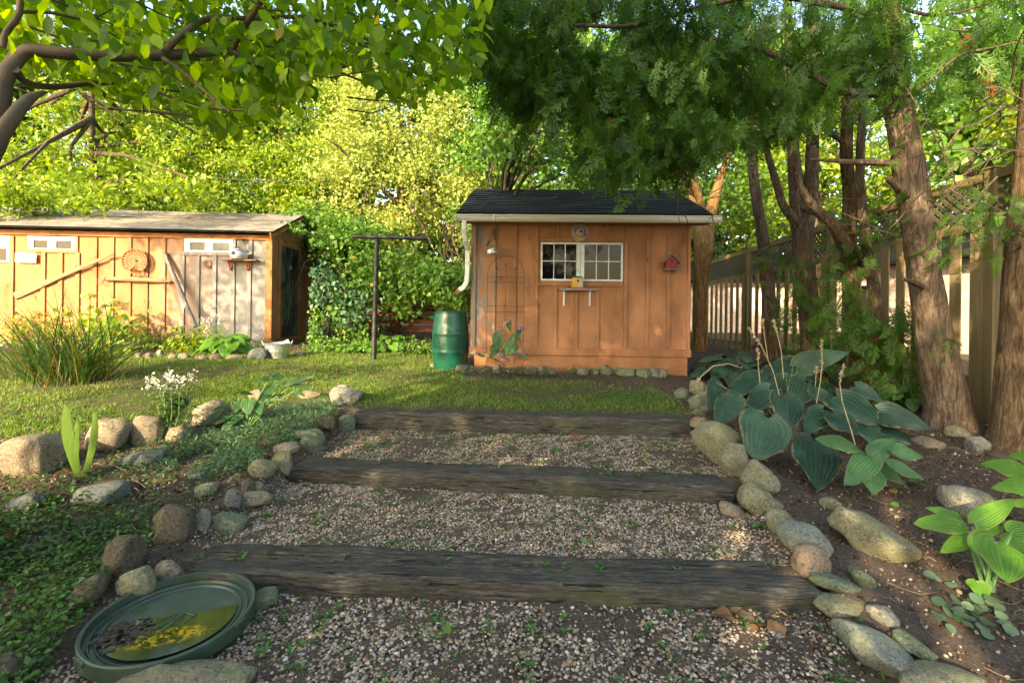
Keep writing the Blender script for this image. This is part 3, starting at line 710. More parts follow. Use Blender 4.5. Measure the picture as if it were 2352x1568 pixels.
for cx in (257, 555, 715, 1369, 1528, 1684, 1832): bat(cx - (cx - 900) * 0.0, 372, 1284)
bat(402, 372, 1284, mm=True)
for cx in (867, 1178): bat(cx, 372, 462)
for cx in (850, 1002, 1158): bat(cx, 838, 1288)
zbt = WA(1000, 1284)[1]
m = MB().box(xL - .012, xR + .01, -.028, -.001, zfb, zbt - .002); m.build("base_trim", M['siding_h'], shedA, bevel=.004)
# window
wx0, wz1 = WA(742, 508); wx1, wz0 = WA(1340, 795); wxm0, _ = WA(1003, 600); wxm1, _ = WA(1060, 600)
win = MB(); t = .026
win.box(wx0, wx1, -.022, -.001, wz1 - t, wz1).box(wx0, wx1, -.022, -.001, wz0, wz0 + t).box(wx0, wx0 + t, -.0222, -.001, wz0 + t, wz1 - t).box(wx1 - t, wx1, -.0222, -.001, wz0 + t, wz1 - t)
xm = (wxm0 + wxm1) / 2
win.box(wxm0, xm - .003, -.0225, -.001, wz0 + t, wz1 - t).box(xm + .003, wxm1, -.026, -.001, wz0 + t, wz1 - t)
mt = .013; zm = WA(1000, 647)[1]
for a_, b_ in ((wx0 + t, wxm0), (wxm1, wx1 - t)):
    for k in (1, 2):
        xx = a_ + (b_ - a_) * k / 3; win.box(xx - mt / 2, xx + mt / 2, -.019, -.002, wz0 + t, wz1 - t)
    win.box(a_, b_, -.0195, -.002, zm - mt / 2, zm + mt / 2)
wo = win.build("window", M['white_paint'], shedA, bevel=.002)
MB().box(wx0 + t, wxm0, -.006, -.0015, wz0 + t, wz1 - t).build("pane", M['glass_dark'], wo)
MB().box(wxm1, wx1 - t, -.006, -.0015, wz0 + t, wz1 - t).build("pane", M['glass_brown'], wo)
tx0, tz1 = WA(722, 462); tx1, tz1b = WA(1354, 497)
m = MB().box(WA(731, 470)[0], WA(1354, 470)[0], -.024, -.001, wz1 + .012, wz1 + .068)
m.box(WA(720, 800)[0], WA(1345, 800)[0], -.03, -.001, wz0 - .075, wz0 - .006)
m.box(WA(1346, 600)[0], WA(1353, 600)[0], -.022, -.001, wz0 - .004, wz1 + .01)
m.build("window_trim", M['siding_h'], shedA, bevel=.003)
# roof
ox = .16
zE = zT + .065
roof_mesh("roof", M['shingle_dark'], shedA, (xL - .19, -.24, zE), (xR + .22, -.24, zE), (xL - .09, DA / 2 - .05, zr + .02), (xR + .10, DA / 2 - .05, zr + .02), .035, ((xL - .15, DA + .22, zE), (xR + .2, DA + .22, zE)))
m = MB().box(xL - .16, xR + .20, -.225, -.2, zT - .03, zE - .02).box(xL - .16, xR + .20, -.2, 0, zT - .03, zT - .012)
m.build("fascia", M['siding_h'], shedA)
# rake boards on the gable ends
m = MB()
for x in (xL - .10, xR + .07): m.beam((x, -.2, zE - .03), (x, DA / 2 - .05, zr - .02), .025, .11)
m.build("rake_board", M['siding_h'], shedA)
# gutter: k-profile
gx0 = WA(118, 330, .30)[0]; gx1 = WA(2064, 330, .30)[0]; gz = zE - .015
prof = [(-.225, gz), (-.225, gz - .085), (-.29, gz - .085), (-.315, gz - .05), (-.315, gz - .022), (-.335, gz - .012), (-.335, gz), (-.322, gz), (-.322, gz - .008), (-.30, gz - .02), (-.30, gz - .045), (-.284, gz - .072), (-.237, gz - .072), (-.237, gz)]
Mg = Matrix(((0, 1, 0, 0), (1, 0, 0, 0), (0, 0, 1, 0), (0, 0, 0, 1)))
m = MB(); n_ = len(prof); vs = [(x, y, z) for x in (gx0, gx1) for y, z in prof]
m.add(vs, [(i, (i + 1) % n_, (i + 1) % n_ + n_, i + n_) for i in range(n_)] + [tuple(range(n_)), tuple(range(n_, 2 * n_))])
m.box(gx0 - .003, gx0 + .003, -.337, -.225, gz - .088, gz + .003).box(gx1 - .003, gx1 + .003, -.337, -.225, gz - .088, gz + .003)
xs_ = WA(395, 330, .3)[0]; m.box(xs_ - .012, xs_ + .012, -.3375, -.226, gz - .0875, gz + .002)
gut = m.build("gutter", M['white_metal'], shedA)
# downspout
xd = xL - .075
m = MB(); pts = [(xd + .0, -.27, gz - .08), (xd, -.27, gz - .2), (xd + .01, -.20, gz - .34), (xd + .03, -.06, gz - .46), (xd + .03, -.05, gz - .66), (xd + .02, -.05, zT - .86), (xd - .01, -.07, zT - .93), (xd - .08, -.09, zT - .99)]
for i in range(len(pts) - 1): m.beam(pts[i], pts[i + 1], .065, .05, up=(0, 1, .01))
dn = m.build("downspout", M['white_metal'], shedA, bevel=.008)
m = MB().beam((xd - .075, -.089, zT - .986), (xd - .13, -.10, zT - 1.03), .055, .04, up=(0, 1, .01)); m.build("outlet_mouth", M['rust'], dn)

# ---- things on the brown shed
def LA(x, y, z):   # shed local -> world
    return s0 + Matrix.Rotation(YW, 3, 'Z') @ Vector((x, y, z))
def atA(cx, cy, off): x, z = WA(cx, cy, off); return LA(x, -off, z)
# shelf with brackets
x0, z1 = WA(885, 845, .12); x1, _ = WA(1145, 845, .12); xc = (x0 + x1) / 2
sh = empty("wall_shelf", LA(xc, 0, z1), YW, "weathered plank shelf on two white brackets under the shed window", "shelf")
w = x1 - x0
MB().box(-w / 2, w / 2, -.17, -.032, -.028, 0).build("board", M['batten_grey'], sh, bevel=.004)
for cx in (910, 1098):
    bx = WA(cx, 900)[0] - xc
    MB().box(bx - .014, bx + .014, -.036, -.031, -.24, -.029).box(bx - .014, bx + .014, -.15, -.036, -.034, -.0285).prism([(0, 0)], 0, 0) if False else None
    mm = MB().box(bx - .014, bx + .014, -.036, -.031, -.24, -.029).box(bx - .014, bx + .014, -.15, -.0365, -.034, -.0285).beam((bx, -.04, -.22), (bx, -.13, -.036), .008, .012, up=(1, 0, 0))
    mm.build("bracket", M['white_paint'], sh, bevel=.001)
# colourful birdhouse
bx, _ = WA(1009, 800, .1); bb = LA(bx, -.10, z1 + .001)
bh = empty("birdhouse", bb, YW + .12, "pine birdhouse with green roof and yellow and blue sides on the plank shelf", "birdhouse")
MB().box(-.057, .057, -.05, .05, .014, .158).build("body", M['pine'], bh, bevel=.002)
MB().box(-.072, .072, -.062, .062, 0, .013).build("floor_board", M['red'], bh)
MB().box(-.0715, -.058, -.055, .055, .014, .15).build("side_panel", M['yellow'], bh); MB().box(.058, .0715, -.055, .055, .014, .15).build("side_panel", M['blue'], bh)
rr = MB().box(-.068, .068, -.075, .065, .0, .012).build("roof", M['green'], bh, bevel=.002); rr.location = (0, 0, .160); rr.rotation_euler = (.12, 0, 0)
MB().lathe([(0, -.001), (.0165, -.001), (.0165, .004), (0, .004)], 20, Matrix.Translation((0, -.0505, .105)) @ Matrix.Rotation(math.pi / 2, 4, 'X')).build("entrance_hole", M['black'], bh)
MB().box(-.036, .036, -.052, -.0505, .02, .15).build("front_panel", M['pine'], bh) if False else None
# red barn birdhouse
p = atA(1695, 665, .1); rb = empty("birdhouse", p, YW, "small red barn-style birdhouse with a grey pitched roof nailed to a batten", "birdhouse")
MB().prism([(-.078, -.075), (.078, -.075), (.078, .035), (0, .115), (-.078, .035)], -.06, .055).build("body", M['red_paint'], rb, bevel=.002)
m = MB().beam((0, -.02, .128), (-.115, -.02, .012), .165, .012, up=(0, 1, 0)) if False else MB()
for s_ in (-1, 1):
    m.add([(0, -.085, .118), (0, .062, .118), (s_ * .118, .062, .004), (s_ * .118, -.085, .004), (0, -.085, .134), (0, .062, .134), (s_ * .124, .062, .016), (s_ * .124, -.085, .016)], [(0, 1, 2, 3), (7, 6, 5, 4), (0, 3, 7, 4), (1, 5, 6, 2), (2, 6, 7, 3), (0, 4, 5, 1)])
m.build("roof", M['grey_wood'], rb)
MB().box(-.098, .098, -.085, .06, -.092, -.0755).build("floor_board", M['grey_wood'], rb, bevel=.002)
MB().box(-.02, .02, .063, .08, -.12, .19).build("hanging_strip", M['batten_grey'], rb)
MB().lathe([(0, 0), (.018, 0), (.018, .004), (0, .004)], 20, Matrix.Translation((0, -.0605, .038)) @ Matrix.Rotation(math.pi / 2, 4, 'X')).build("entrance_hole", M['black'], rb)
MB().tube([(.002, -.06, -.01), (.002, -.085, -.01)], .004, 8).build("perch", M['grey_wood'], rb)
# straw hat birdhouse
p = atA(1031, 430, .09); hb = empty("hat_birdhouse", p, YW, "round pink sun-hat birdhouse ringed with flowers under the gutter", "birdhouse")
rot = Matrix.Rotation(math.pi / 2, 4, 'X')
MB().lathe([(.0, -.075), (.05, -.075), (.125, -.058), (.123, -.05), (.05, -.064), (0, -.064)], 40, rot, mod=lambda i, a, z: 1 + .03 * math.sin(3 * a + 1)).build("hat_brim", M['pink'], hb, smooth_=True)
MB().lathe([(.062, -.063), (.064, -.03), (.055, .0), (.035, .018), (0, .022)], 32, rot).build("hat_crown", M['pink'], hb, smooth_=True)
MB().lathe([(0, .0), (.017, .0), (.017, .006), (0, .006)], 20, Matrix.Translation((0.004, -.0185, 0)) @ rot).build("entrance_hole", M['black'], hb)
R = np.random.default_rng(3)
for k, (mk) in enumerate(('lilac', 'cream', 'blue')):
    A = R.uniform(0, 2 * math.pi, 60) ; rr_ = R.normal(.078, .006, 60)
    if k == 1: A = np.concatenate([A[:30], R.normal(-math.pi / 2, .35, 50)]); rr_ = np.concatenate([rr_[:30], R.normal(.098, .012, 50)])
    T = np.stack([np.cos(A) * rr_, R.uniform(.030, .052, len(A)), np.sin(A) * rr_], 1); d = rvec(R, len(A))
    f = scatter("flower_wreath", LEAF4, frames(d, rvec(R, len(A)), .026, .03), T, M[mk], hb)
# kettle hanging from hook
def kettle(root, r, mat, handle=True, spout_dir=1):
    MB().lathe([(0, -.62 * r), (.93 * r, -.62 * r), (1.0 * r, -.5 * r), (.98 * r, 0), (.86 * r, .32 * r), (.55 * r, .52 * r), (.42 * r, .56 * r)], 40).build("body", mat, root, smooth_=True)
    MB().lathe([(.45 * r, .54 * r), (.47 * r, .58 * r), (.3 * r, .68 * r), (0.0, .72 * r)], 32).build("kettle_lid", mat, root, smooth_=True)
    MB().lathe([(0, .70 * r), (.09 * r, .72 * r), (.13 * r, .84 * r), (0, .90 * r)], 16).build("lid_knob", M['iron'], root, smooth_=True)
p = atA(383, 570, .16); kt = empty("hanging_kettle", p, YW, "round aluminium kettle tilted on a black hook beside the shed corner", "kettle")
kroot = kt; kettle(kt, .083, M['alu']); 
MB().tube([(-.05, 0, .05), (-.065, 0, .1), (-.045, 0, .125), (-.01, 0, .15), (.015, 0, .165)], .0045, 8).build("handle", M['iron'], kt, True)
MB().tube([(-.058, 0, .085), (-.022, 0, .145)], .014, 10, wob=.1).build("grip", M['black'], kt, True)
MB().lathe([(.02, 0), (.026, .02), (.02, .05)], 16, Matrix.Translation((.045, -.05, .02)) @ Matrix.Rotation(.9, 4, 'X')).build("spout", M['alu'], kt, True)
kt.rotation_euler = (0, -.16, YW)
p = atA(405, 420, .02); hk = empty("plant_hook", p, YW, "black scrolled iron hook screwed to the shed near the gutter", "hook")
MB().box(-.007, .007, -.022, -.016, -.15, .03).build("back_plate", M['iron'], hk)
pts = [(0, -.02, .02), (-.01, -.06, .06), (-.02, -.12, .03), (-.02, -.14, -.03), (-.005, -.13, -.07), (.01, -.08, -.06)]
MB().tube(pts, .005, 8).tube([(0, -.02, -.13), (-.02, -.07, -.1), (-.012, -.11, -.04), (.01, -.08, .0)], .0045, 8).tube([(-.01, -.1, -.03), (-.03, -.14, -.06), (-.05, -.15, -.09), (-.04, -.15, -.12)], .0045, 8).build("scroll_arm", M['iron'], hk, True)
# trellis
x0, zt0 = WA(348, 755, .1); x1, _ = WA(620, 755, .1); xc = (x0 + x1) / 2; ra = (x1 - x0) / 2
zg = -.02; tr = empty("garden_trellis", LA(xc, -.1, 0), YW, "thin arched black wire trellis with three finials leaning on the brown shed", "trellis")
zs = WA(348, 745, .1)[1]
arch = [(-ra, 0, zg)] + [(-ra, 0, zs)] + [(ra * math.cos(math.pi - a), 0, zs + ra * 1.02 * math.sin(a)) for a in np.linspace(.12, math.pi - .12, 22)] + [(ra, 0, zs), (ra, 0, zg)]
MB().tube(arch, .0035, 6).build("arch_frame", M['iron'], tr, True)
for cy_ in (760, 801, 976, 1017, 1190, 1232): zz = WA(480, cy_, .1)[1]; MB().tube([(-ra - .01, -.004, zz), (ra + .01, -.004, zz)], .003, 6).build("cross_wire", M['iron'], tr, True)
for cx, cyt in ((416, 700), (485, 672), (554, 702)):
    xx, zz = WA(cx, cyt, .1); xx -= xc; mm = MB().tube([(xx, 0, zg), (xx, 0, zz)], .003, 6)
    mm.lathe([(0, -.02), (.006, -.012), (.009, .0), (.003, .018), (0, .034)], 8, Matrix.Translation((xx, 0, zz))); 
    for s_ in (-1, 1): mm.tube([(xx, 0, zz - .012), (xx + s_ * .014, 0, zz - .004), (xx + s_ * .017, 0, zz + .007)], [.004, .003, .001], 6)
    mm.build("upright_wire", M['iron'], tr, True)

# ================================================================== rain barrel
p = G(1034, 826); p = Vector((P(1034, 826, 7.35).x, 7.35, 0)); p.z = g(p.x, p.y) - .02
rbr = empty("rain_barrel", p, 0, "dark green ribbed plastic rain barrel against the shed corner", "barrel")
Hb = .83; R0 = .232
def rb_(z): t = z / Hb; return R0 + .04 * math.sin(math.pi * (t * .92 + .04))
prof = []
for i in range(41):
    z = Hb * i / 40; r = rb_(z)
    for zb in (.255, .52): 
        if abs(z - zb) < .022: r += .005
    prof.append((r, z))
prof += [(rb_(Hb) + .008, Hb), (rb_(Hb) + .008, Hb + .02), (rb_(Hb) - .03, Hb + .024), (0, Hb + .022)]
def seamf(i, a, z):
    k = (a * 18 / (2 * math.pi)) % 1.0; return 1 - .007 * (1 if (k < .07 or k > .93) else 0)
MB().lathe(prof, 252, mod=lambda i, a, z: seamf(i, a, z) if i < 41 and not (.23 < z < .28 or .495 < z < .545) else 1).build("barrel_body", M['barrel'], rbr, True)
MB().lathe([(0, Hb + .022), (.20, Hb + .022), (.205, Hb + .03), (.19, Hb + .036), (0, Hb + .034)], 48).build("barrel_lid", M['barrel'], rbr, True)
MB().tube([(-.23, -.05, Hb - .075), (-.29, -.06, Hb - .075)], [.024, .026], 14).build("overflow_spout", M['barrel'], rbr, True)

# ================================================================== clothes post
p = P(858, 824, 7.9); p.z = g(p.x, p.y); top = P(866, 549, 7.9)
cp = empty("clothesline_post", p, 0, "black painted steel T-shaped clothesline post on the lawn", "post")
MB().tube([(0, 0, -.1), (top.x - p.x, 0, top.z - p.z)], [.044, .038], 20).build("pole", M['pole'], cp, True)
a = P(810, 549, 7.9) - p; b = P(979, 553, 7.9) - p
zc = top.z - p.z + .03; MB().tube([(a.x, .0, zc + .005), (b.x, 0, zc - .012)], .031, 16).build("crossbar", M['pole'], cp, True)
MB().tube([(b.x - .012, 0, zc - .012), (b.x + .015, 0, zc - .012)], .043, 16).build("end_cap", M['pole'], cp, True)

# ================================================================== weathered long shed (left)
YB = math.radians(5.0)
corner = P(624, 800, 9.3); 
nB = Vector((math.sin(YB), -math.cos(YB), 0)); dB = Vector((math.cos(YB), math.sin(YB), 0)); invB = Matrix.Rotation(-YB, 3, 'Z')
LB_ = 8.2
o0 = corner - dB * LB_; o0.z = g(corner.x, 9.2) - .05
shedB = empty("long_shed", o0, YB, "long weathered orange-brown shed with grey shingles and a peeling dark end door", "shed")
def WB(cx, cy, off=0.0):
    p = onplane(*c1(cx, cy), o0 + nB * off, nB); q = invB @ (p - o0); return q.x, q.z
def LB(x, y, z): return o0 + Matrix.Rotation(YB, 3, 'Z') @ Vector((x, y, z))
def atB(cx, cy, off): x, z = WB(cx, cy, off); return LB(x, -off, z)
zT = WB(1000, 322)[1]; zb = WB(1700, 1065)[1]; DB = 3.0; XB = WB(1868, 700)[0]
m = MB().box(0, XB, 0, DB, zb, zT)
zrB = zT + .60
m.add([(0, 0, zT), (0, DB, zT), (0, DB / 2, zrB), (XB, 0, zT), (XB, DB, zT), (XB, DB / 2, zrB)], [(0, 1, 2), (3, 5, 4), (0, 2, 5, 3), (1, 4, 5, 2)])
m.build("wall", M['siding_l'], shedB)
MB().box(.02, XB - .02, .015, DB - .02, -.15, zb - .003).build("skirt_board", M['batten_grey'], shedB)
m, mg = MB(), MB()
ztt = WB(1000, 352)[1]
for cx, ct, cb in ((185, 340, 440), (88, 340, 1060), (305, 455, 1060), (424, 455, 1060), (541, 455, 1060), (530, 345, 455), (661, 352, 1060), (778, 352, 1060), (897, 352, 1060), (1013, 352, 1060), (1133, 352, 1060), (1270, 355, 455), (1730, 355, 480), (1615, 355, 455)):
    x, z1_ = WB(cx, ct); _, z0_ = WB(cx, cb); MB().box(x - .036, x + .036, -.024, -.001, z0_, z1_).build('batten', M['siding_l'], shedB, bevel=.003)
for cx, ct in ((1264, 475), (1367, 475), (1483, 475), (1610, 475), (1722, 475)):
    x, z1_ = WB(cx, ct); _, z0_ = WB(cx, 1060); MB().box(x - .034, x + .034, -.024, -.001, z0_, z1_).build('batten', M['batten_grey'], shedB, bevel=.003)['label'] = 'bare grey batten where the paint has gone'
m = MB().box(XB - .10, XB + .002, -.026, -.0012, zb, ztt).box(XB + .003, XB + .02, -.026, .09, zb, zT)
m.build("corner_trim", M['siding_lh'], shedB, bevel=.003)
m = MB().box(-.1, XB + .02, -.05, -.0005, ztt + .002, zT + .015); 
x0, z0 = WB(168, 452); x1, z1 = WB(532, 440); m.box(x0, x1, -.03, -.023, z0, z1 + .01)
m.build("eave_trim", M['siding_lh'], shedB, bevel=.003)
x0, z0 = WB(1255, 470); x1, z1 = WB(1620, 457); MB().box(x0, x1, -.034, -.0235, z0, z1 + .004).build("sill", M['batten_grey'], shedB)
def winB(cx0, cy0, cx1, cy1, pane='glass_pale'):
    x0, z1_ = WB(cx0, cy0); x1, z0_ = WB(cx1, cy1); xm = (x0 + x1) / 2; t = .045
    w_ = MB().box(x0, x1, -.028, -.001, z0_, z0_ + t * .8).box(x0, x1, -.028, -.001, z1_ - t * .8, z1_)
    for a_, b_ in ((x0, x0 + t * 1.6), (xm - t * 1.1, xm + t * 1.1), (x1 - t, x1)): w_.box(a_, b_, -.0275, -.001, z0_ + t * .8, z1_ - t * .8)
    for a_, b_ in ((x0 + t * 1.6, xm - t * 1.1), (xm + t * 1.1, x1 - t)):
        w_.box(a_, a_ + .022, -.022, -.001, z0_ + t * .8, z1_ - t * .8).box(b_ - .022, b_, -.022, -.001, z0_ + t * .8, z1_ - t * .8)
        w_.box(a_ + .022, b_ - .022, -.0222, -.001, z1_ - t * .8 - .03, z1_ - t * .8)
    o = w_.build("window", M['vinyl'], shedB, bevel=.002)
    MB().box(x0 + t, x1 - t, -.008, -.0015, z0_ + t * .7, z1_ - t * .7).build("pane", M[pane], o)
winB(200, 343, 526, 444, 'glass_dark'); winB(1278, 357, 1610, 458, 'glass_pale')
x0, z1_ = WB(-60, 337); x1, z0_ = WB(72, 522); zmm = WB(0, 425)[1]
m = MB().box(x0, x1, -.03, -.001, zmm, z1_).box(x1 - .04, x1, -.0295, -.001, z0_, zmm - .001).box(x0, x1 - .04, -.0295, -.001, z0_, z0_ + .03)
o = m.build("window", M['vinyl'], shedB, bevel=.002); o["label"] = "tall white-framed window beside the small sign"
MB().box(x0, x1 - .04, -.01, -.0015, z0_ + .03, zmm).build("pane", M['glass_brown'], o)
# roof
roof_mesh("roof", M['shingle_grey'], shedB, (-.3, -.24, zT + .035), (XB + .10, -.24, zT + .035), (-.3, DB / 2, zrB + .06), (XB + .10, DB / 2, zrB + .06), .03, ((-.3, DB + .25, zT), (XB + .1, DB + .25, zT)))
m = MB().beam((XB + .06, -.2, zT - .01), (XB + .06, DB / 2, zrB - .0), .03, .12).box(XB + .045, XB + .075, -.2, DB / 2, zT - .09, zT - .03) if False else MB().beam((XB + .06, -.22, zT - .02), (XB + .06, DB / 2, zrB + .01), .03, .11)
m.build("rake_board", M['siding_lh'], shedB)
# end door
y0, y1 = .42, 1.42; z0, z1 = WB(1900, 1050)[1] - .02, zT - .12
dr = MB().box(XB + .002, XB + .03, y0, y1, z0, z1)
n = NT("peeling_dark_door"); v = n.coord("Object", (1, 1, .35)); pk = n.noise(v, 7, 8, .75, .6)
cc = n.ramp(pk, [(.50, (.012, .013, .012)), (.53, (.15, .17, .15)), (.62, (.05, .055, .05)), (.66, (.30, .32, .28))])
M['door'] = n.done(n.pbr(cc, .5, normal=n.bump(pk, .6, .01)))
do = dr.build("door", M['door'], shedB, bevel=.002)
m = MB(); dw = y1 - y0
for a_, b_, c_, d_ in ((.1, .32, .86, .96), (.40, .60, .86, .96), (.68, .9, .86, .96), (.1, .45, .48, .82), (.55, .9, .48, .82), (.1, .45, .06, .42), (.55, .9, .06, .42)):
    Y0, Y1, Z0, Z1 = y0 + dw * a_, y0 + dw * b_, z0 + (z1 - z0) * c_, z0 + (z1 - z0) * d_
    m.box(XB + .0305, XB + .040, Y0, Y1, Z0, Z0 + .02).box(XB + .0305, XB + .040, Y0, Y1, Z1 - .02, Z1).box(XB + .0305, XB + .0395, Y0, Y0 + .02, Z0 + .02, Z1 - .02).box(XB + .0305, XB + .0395, Y1 - .02, Y1, Z0 + .02, Z1 - .02)
m.build("door_panel", M['door'], do)
MB().tube([(XB + .04, (y0 + y1) / 2 + .03 * math.cos(a), z0 + (z1 - z0) * .78 + .045 * math.sin(a)) for a in np.linspace(0, 2 * math.pi, 16)], .006, 6).build("knocker", M['zinc'], do, True)
m = MB().box(XB + .003, XB + .034, y0 - .1, y0 - .004, z0, z1 + .0).box(XB + .003, XB + .034, y1 + .004, y1 + .1, z0, z1).box(XB + .003, XB + .034, y0 - .1, y1 + .1, z1 + .004, z1 + .1).box(XB - .02, XB + .06, y0 - .08, y1 + .08, z0 - .05, z0 - .004)
m.build("door_frame", M['siding_lh'], shedB, bevel=.003)
MB().box(XB - .01, XB + .06, .3, DB - .1, -.2, z0 - .055).build("threshold_board", M['siding_lh'], shedB)
# ---- things on the weathered shed
p = atB(938, 508, .06); ts = empty("tractor_seat", p, YB, "rusty pierced iron tractor seat hung on the sunlit wall", "seat")
S = (WB(1027, 508)[0] - WB(848, 508)[0]) / 2
vs, fs = [], []; nu, nv = 44, 16
def seat_pt(a, t):
    # outline: rounded, with a notch at the bottom middle
    r = 1.0; x = math.sin(a) ; z = math.cos(a)
    notch = .42 * math.exp(-((abs(a) - math.pi) / .26) ** 2)
    sq = (abs(x) ** 3.0 + abs(z) ** 3.0) ** (-1 / 3.0) if z < 0 else 1.0
    rr = (r * (sq * .9 + .1 * 1)) * (1 - notch)
    return x * rr * t, z * rr * t * .92
holes = set()
for i in range(nu):
    for j in range(nv + 1):
        a = -math.pi + 2 * math.pi * i / nu; t = .06 + .94 * j / nv; x, z = seat_pt(a, t)
        vs.append((x * S, -.03 * t ** 6 - .05 * (1 - t * t) * -0.4 - .02, z * S))
for i in range(nu):
    for j in range(nv):
        a = -math.pi + 2 * math.pi * (i + .5) / nu
        if abs(a) < 2.5 and ((j in (12, 13) and i % 2 == 0) or (j == 9 and i % 2 == 1 )): continue
        i2 = (i + 1) % nu; fs.append((i * (nv + 1) + j, i * (nv + 1) + j + 1, i2 * (nv + 1) + j + 1, i2 * (nv + 1) + j))
so_ = MB().add(vs, fs).build("seat_pan", M['rust'], ts, True, fixn=False); sm = so_.modifiers.new("th", 'SOLIDIFY'); sm.thickness = .012
MB().lathe([(0, 0), (.02, 0), (.02, .02), (0, .02)], 12, Matrix.Translation((0, -.03, .0)) @ rot).build("centre_bolt", M['rust'], ts)
# singletree
a = atB(700, 635, .07); b = atB(1178, 652, .07); c = (a + b) / 2
st_ = empty("wooden_singletree", c, 0, "old wooden yoke bar with iron rings hung below the tractor seat", "yoke")
pts = [a - c, (a - c) * .85, (a - c) * .5 + Vector((0, 0, .01)), Vector((0, 0, .012)), (b - c) * .5 + Vector((0, 0, .008)), (b - c) * .85, b - c]
MB().tube(pts, [.024, .036, .040, .052, .042, .034, .022], 12, wob=.12).build("bar", M['old_wood'], st_, True)
def ring(cn, r, rad=.006, ax='Y'):
    return [(cn[0] + r * math.cos(t), cn[1], cn[2] + r * math.sin(t)) for t in np.linspace(0, 2 * math.pi, 18)]
for q, s_ in ((a - c, -1), (b - c, 1)):
    MB().tube(ring((q.x + s_ * .02, q.y - .01, q.z - .04), .055), .0065, 6).build("ring", M['rust'], st_, True)
    MB().tube([(q.x * .88, q.y, q.z), (q.x * .86, q.y, q.z)], .04, 12).build("iron_band", M['rust'], st_, True)
for dx, dz, r_ in ((-.04, .085, .05), (.045, .08, .05), (0.0, .15, .055), (-.01, .045, .03), (.06, .04, .03)):
    MB().tube(ring((dx, -.03, dz), r_), .007, 6).build("ring", M['rust'], st_, True)
# long diagonal rail
a = atB(85, 755, .06); b = atB(792, 465, .06); c = (a + b) / 2
rl = MB(); dd = b - a; nn = Vector((-dd.z, 0, dd.x)).normalized() 
q0, q1 = a - c, b - c
for sgn in (1,):
    pass
vsx = []
for t, w_ in ((0, .125), (.06, .12), (.25, .10), (.45, .065), (.7, .055), (1, .040)):
    vsx.append((q0.lerp(q1, t), w_))
rl.tube([q for q, _ in vsx], [w_ * .62 for _, w_ in vsx], 6, wob=.06)
o = rl.build("wooden_rail", M['old_wood'], None); o.location = c; o.scale = (1, .35, 1); tag(o, "long tapering wooden pole fixed diagonally on the sunlit shed wall", "pole")
# leaning grey pole
a = atB(1132, 455, .05); b = atB(1345, 965, .28); c = b.copy()
o = MB().tube([b - c, (a - c) * .5, a - c], [.045, .042, .034], 10, wob=.15).build("leaning_post", M['grey_wood'], None, True); o.location = c; tag(o, "grey weathered pole leaning on the shed wall above the peony", "pole")
# horseshoes
def shoe(p, rz, r, label, mat='rust'):
    pts = [(r * math.sin(t), 0, -r * 1.15 * math.cos(t)) for t in np.linspace(-2.55, 2.55, 20)]
    m_ = MB()
    for i in range(len(pts) - 1): m_.beam(pts[i], pts[i + 1], .022, .012, up=(0, 1, 0))
    o = m_.build("horseshoe", M[mat]); o.location = p; o.rotation_euler = (0, 0, rz); return tag(o, label, "horseshoe")
shoe(atB(1430, 528, .03), YB, .062, "small rusty horseshoe nailed between grey battens on the long shed")
shoe(LB(XB + .05, .62, zT + .06), YB + math.pi / 2, .085, "larger horseshoe above the dark end door", 'rust')
# shelf + kettle birdhouse
x0, z1 = WB(1535, 500, .1); x1, _ = WB(1755, 500, .1); xc = (x0 + x1) / 2; w = x1 - x0
sh = empty("wall_shelf", LB(xc, 0, z1), YB, "narrow dark shelf with two red iron brackets on the long shed", "shelf")
MB().box(-w / 2, w / 2 + .06, -.19, -.024, -.024, 0).build("board", M['old_wood'], sh, bevel=.003)
for cx in (1597, 1716):
    bx = WB(cx, 520)[0] - xc
    mm = MB().box(bx - .02, bx + .02, -.034, -.024, -.2, -.026).box(bx - .02, bx + .02, -.15, -.035, -.036, -.0245)
    mm.tube([(bx, -.035, -.19), (bx, -.07, -.17), (bx, -.075, -.11), (bx, -.12, -.09), (bx, -.14, -.04)], .012, 8); mm.build("bracket", M['rust_red'], sh)
xk, _ = WB(1650, 480, .1); p = LB(xk, -.115, z1 + .10)
kb = empty("kettle_birdhouse", p, YB, "grey metal kettle turned birdhouse standing on the shelf by the horseshoe", "kettle")
kettle(kb, .155, M['zinc'])
MB().tube([(-.13, 0, .08), (-.15, 0, .16), (-.09, 0, .27), (-.02, 0, .30), (.05, 0, .27), (.12, 0, .14), (.13, 0, .08)], .005, 8).build("handle", M['iron'], kb, True)
MB().tube([(-.08, 0, .285), (.05, 0, .285)], .015, 10).build("grip", M['old_wood'], kb, True)
MB().lathe([(0, -.002), (.03, -.002), (.036, .008), (0, .008)], 20, Matrix.Translation((-.03, -.152, -.0)) @ rot).build("entrance_hole", M['black'], kb)
MB().tube([(.15, 0, .0), (.23, 0, .02)], [.02, .008], 8).build("spout", M['zinc'], kb, True)
# sign
p = atB(180, 490, .05); sg = empty("wall_sign", p, YB, "small tilted white plaque nailed under the shed's twin window", "sign")
ww, hh = WB(252, 490)[0] - WB(108, 490)[0], .17
o = MB().box(-ww / 2, ww / 2, -.012, 0, -hh / 2, hh / 2).build("plate", M['paper'], sg, bevel=.002)
for k in range(2): MB().box(-ww * .3 + k * .05, ww * .25 - k * .06, -.0135, -.0122, .01 - k * .045, .018 - k * .045).build("faded_line", M['batten_grey'], sg)
sg.rotation_euler = (0.0, .03, YB)

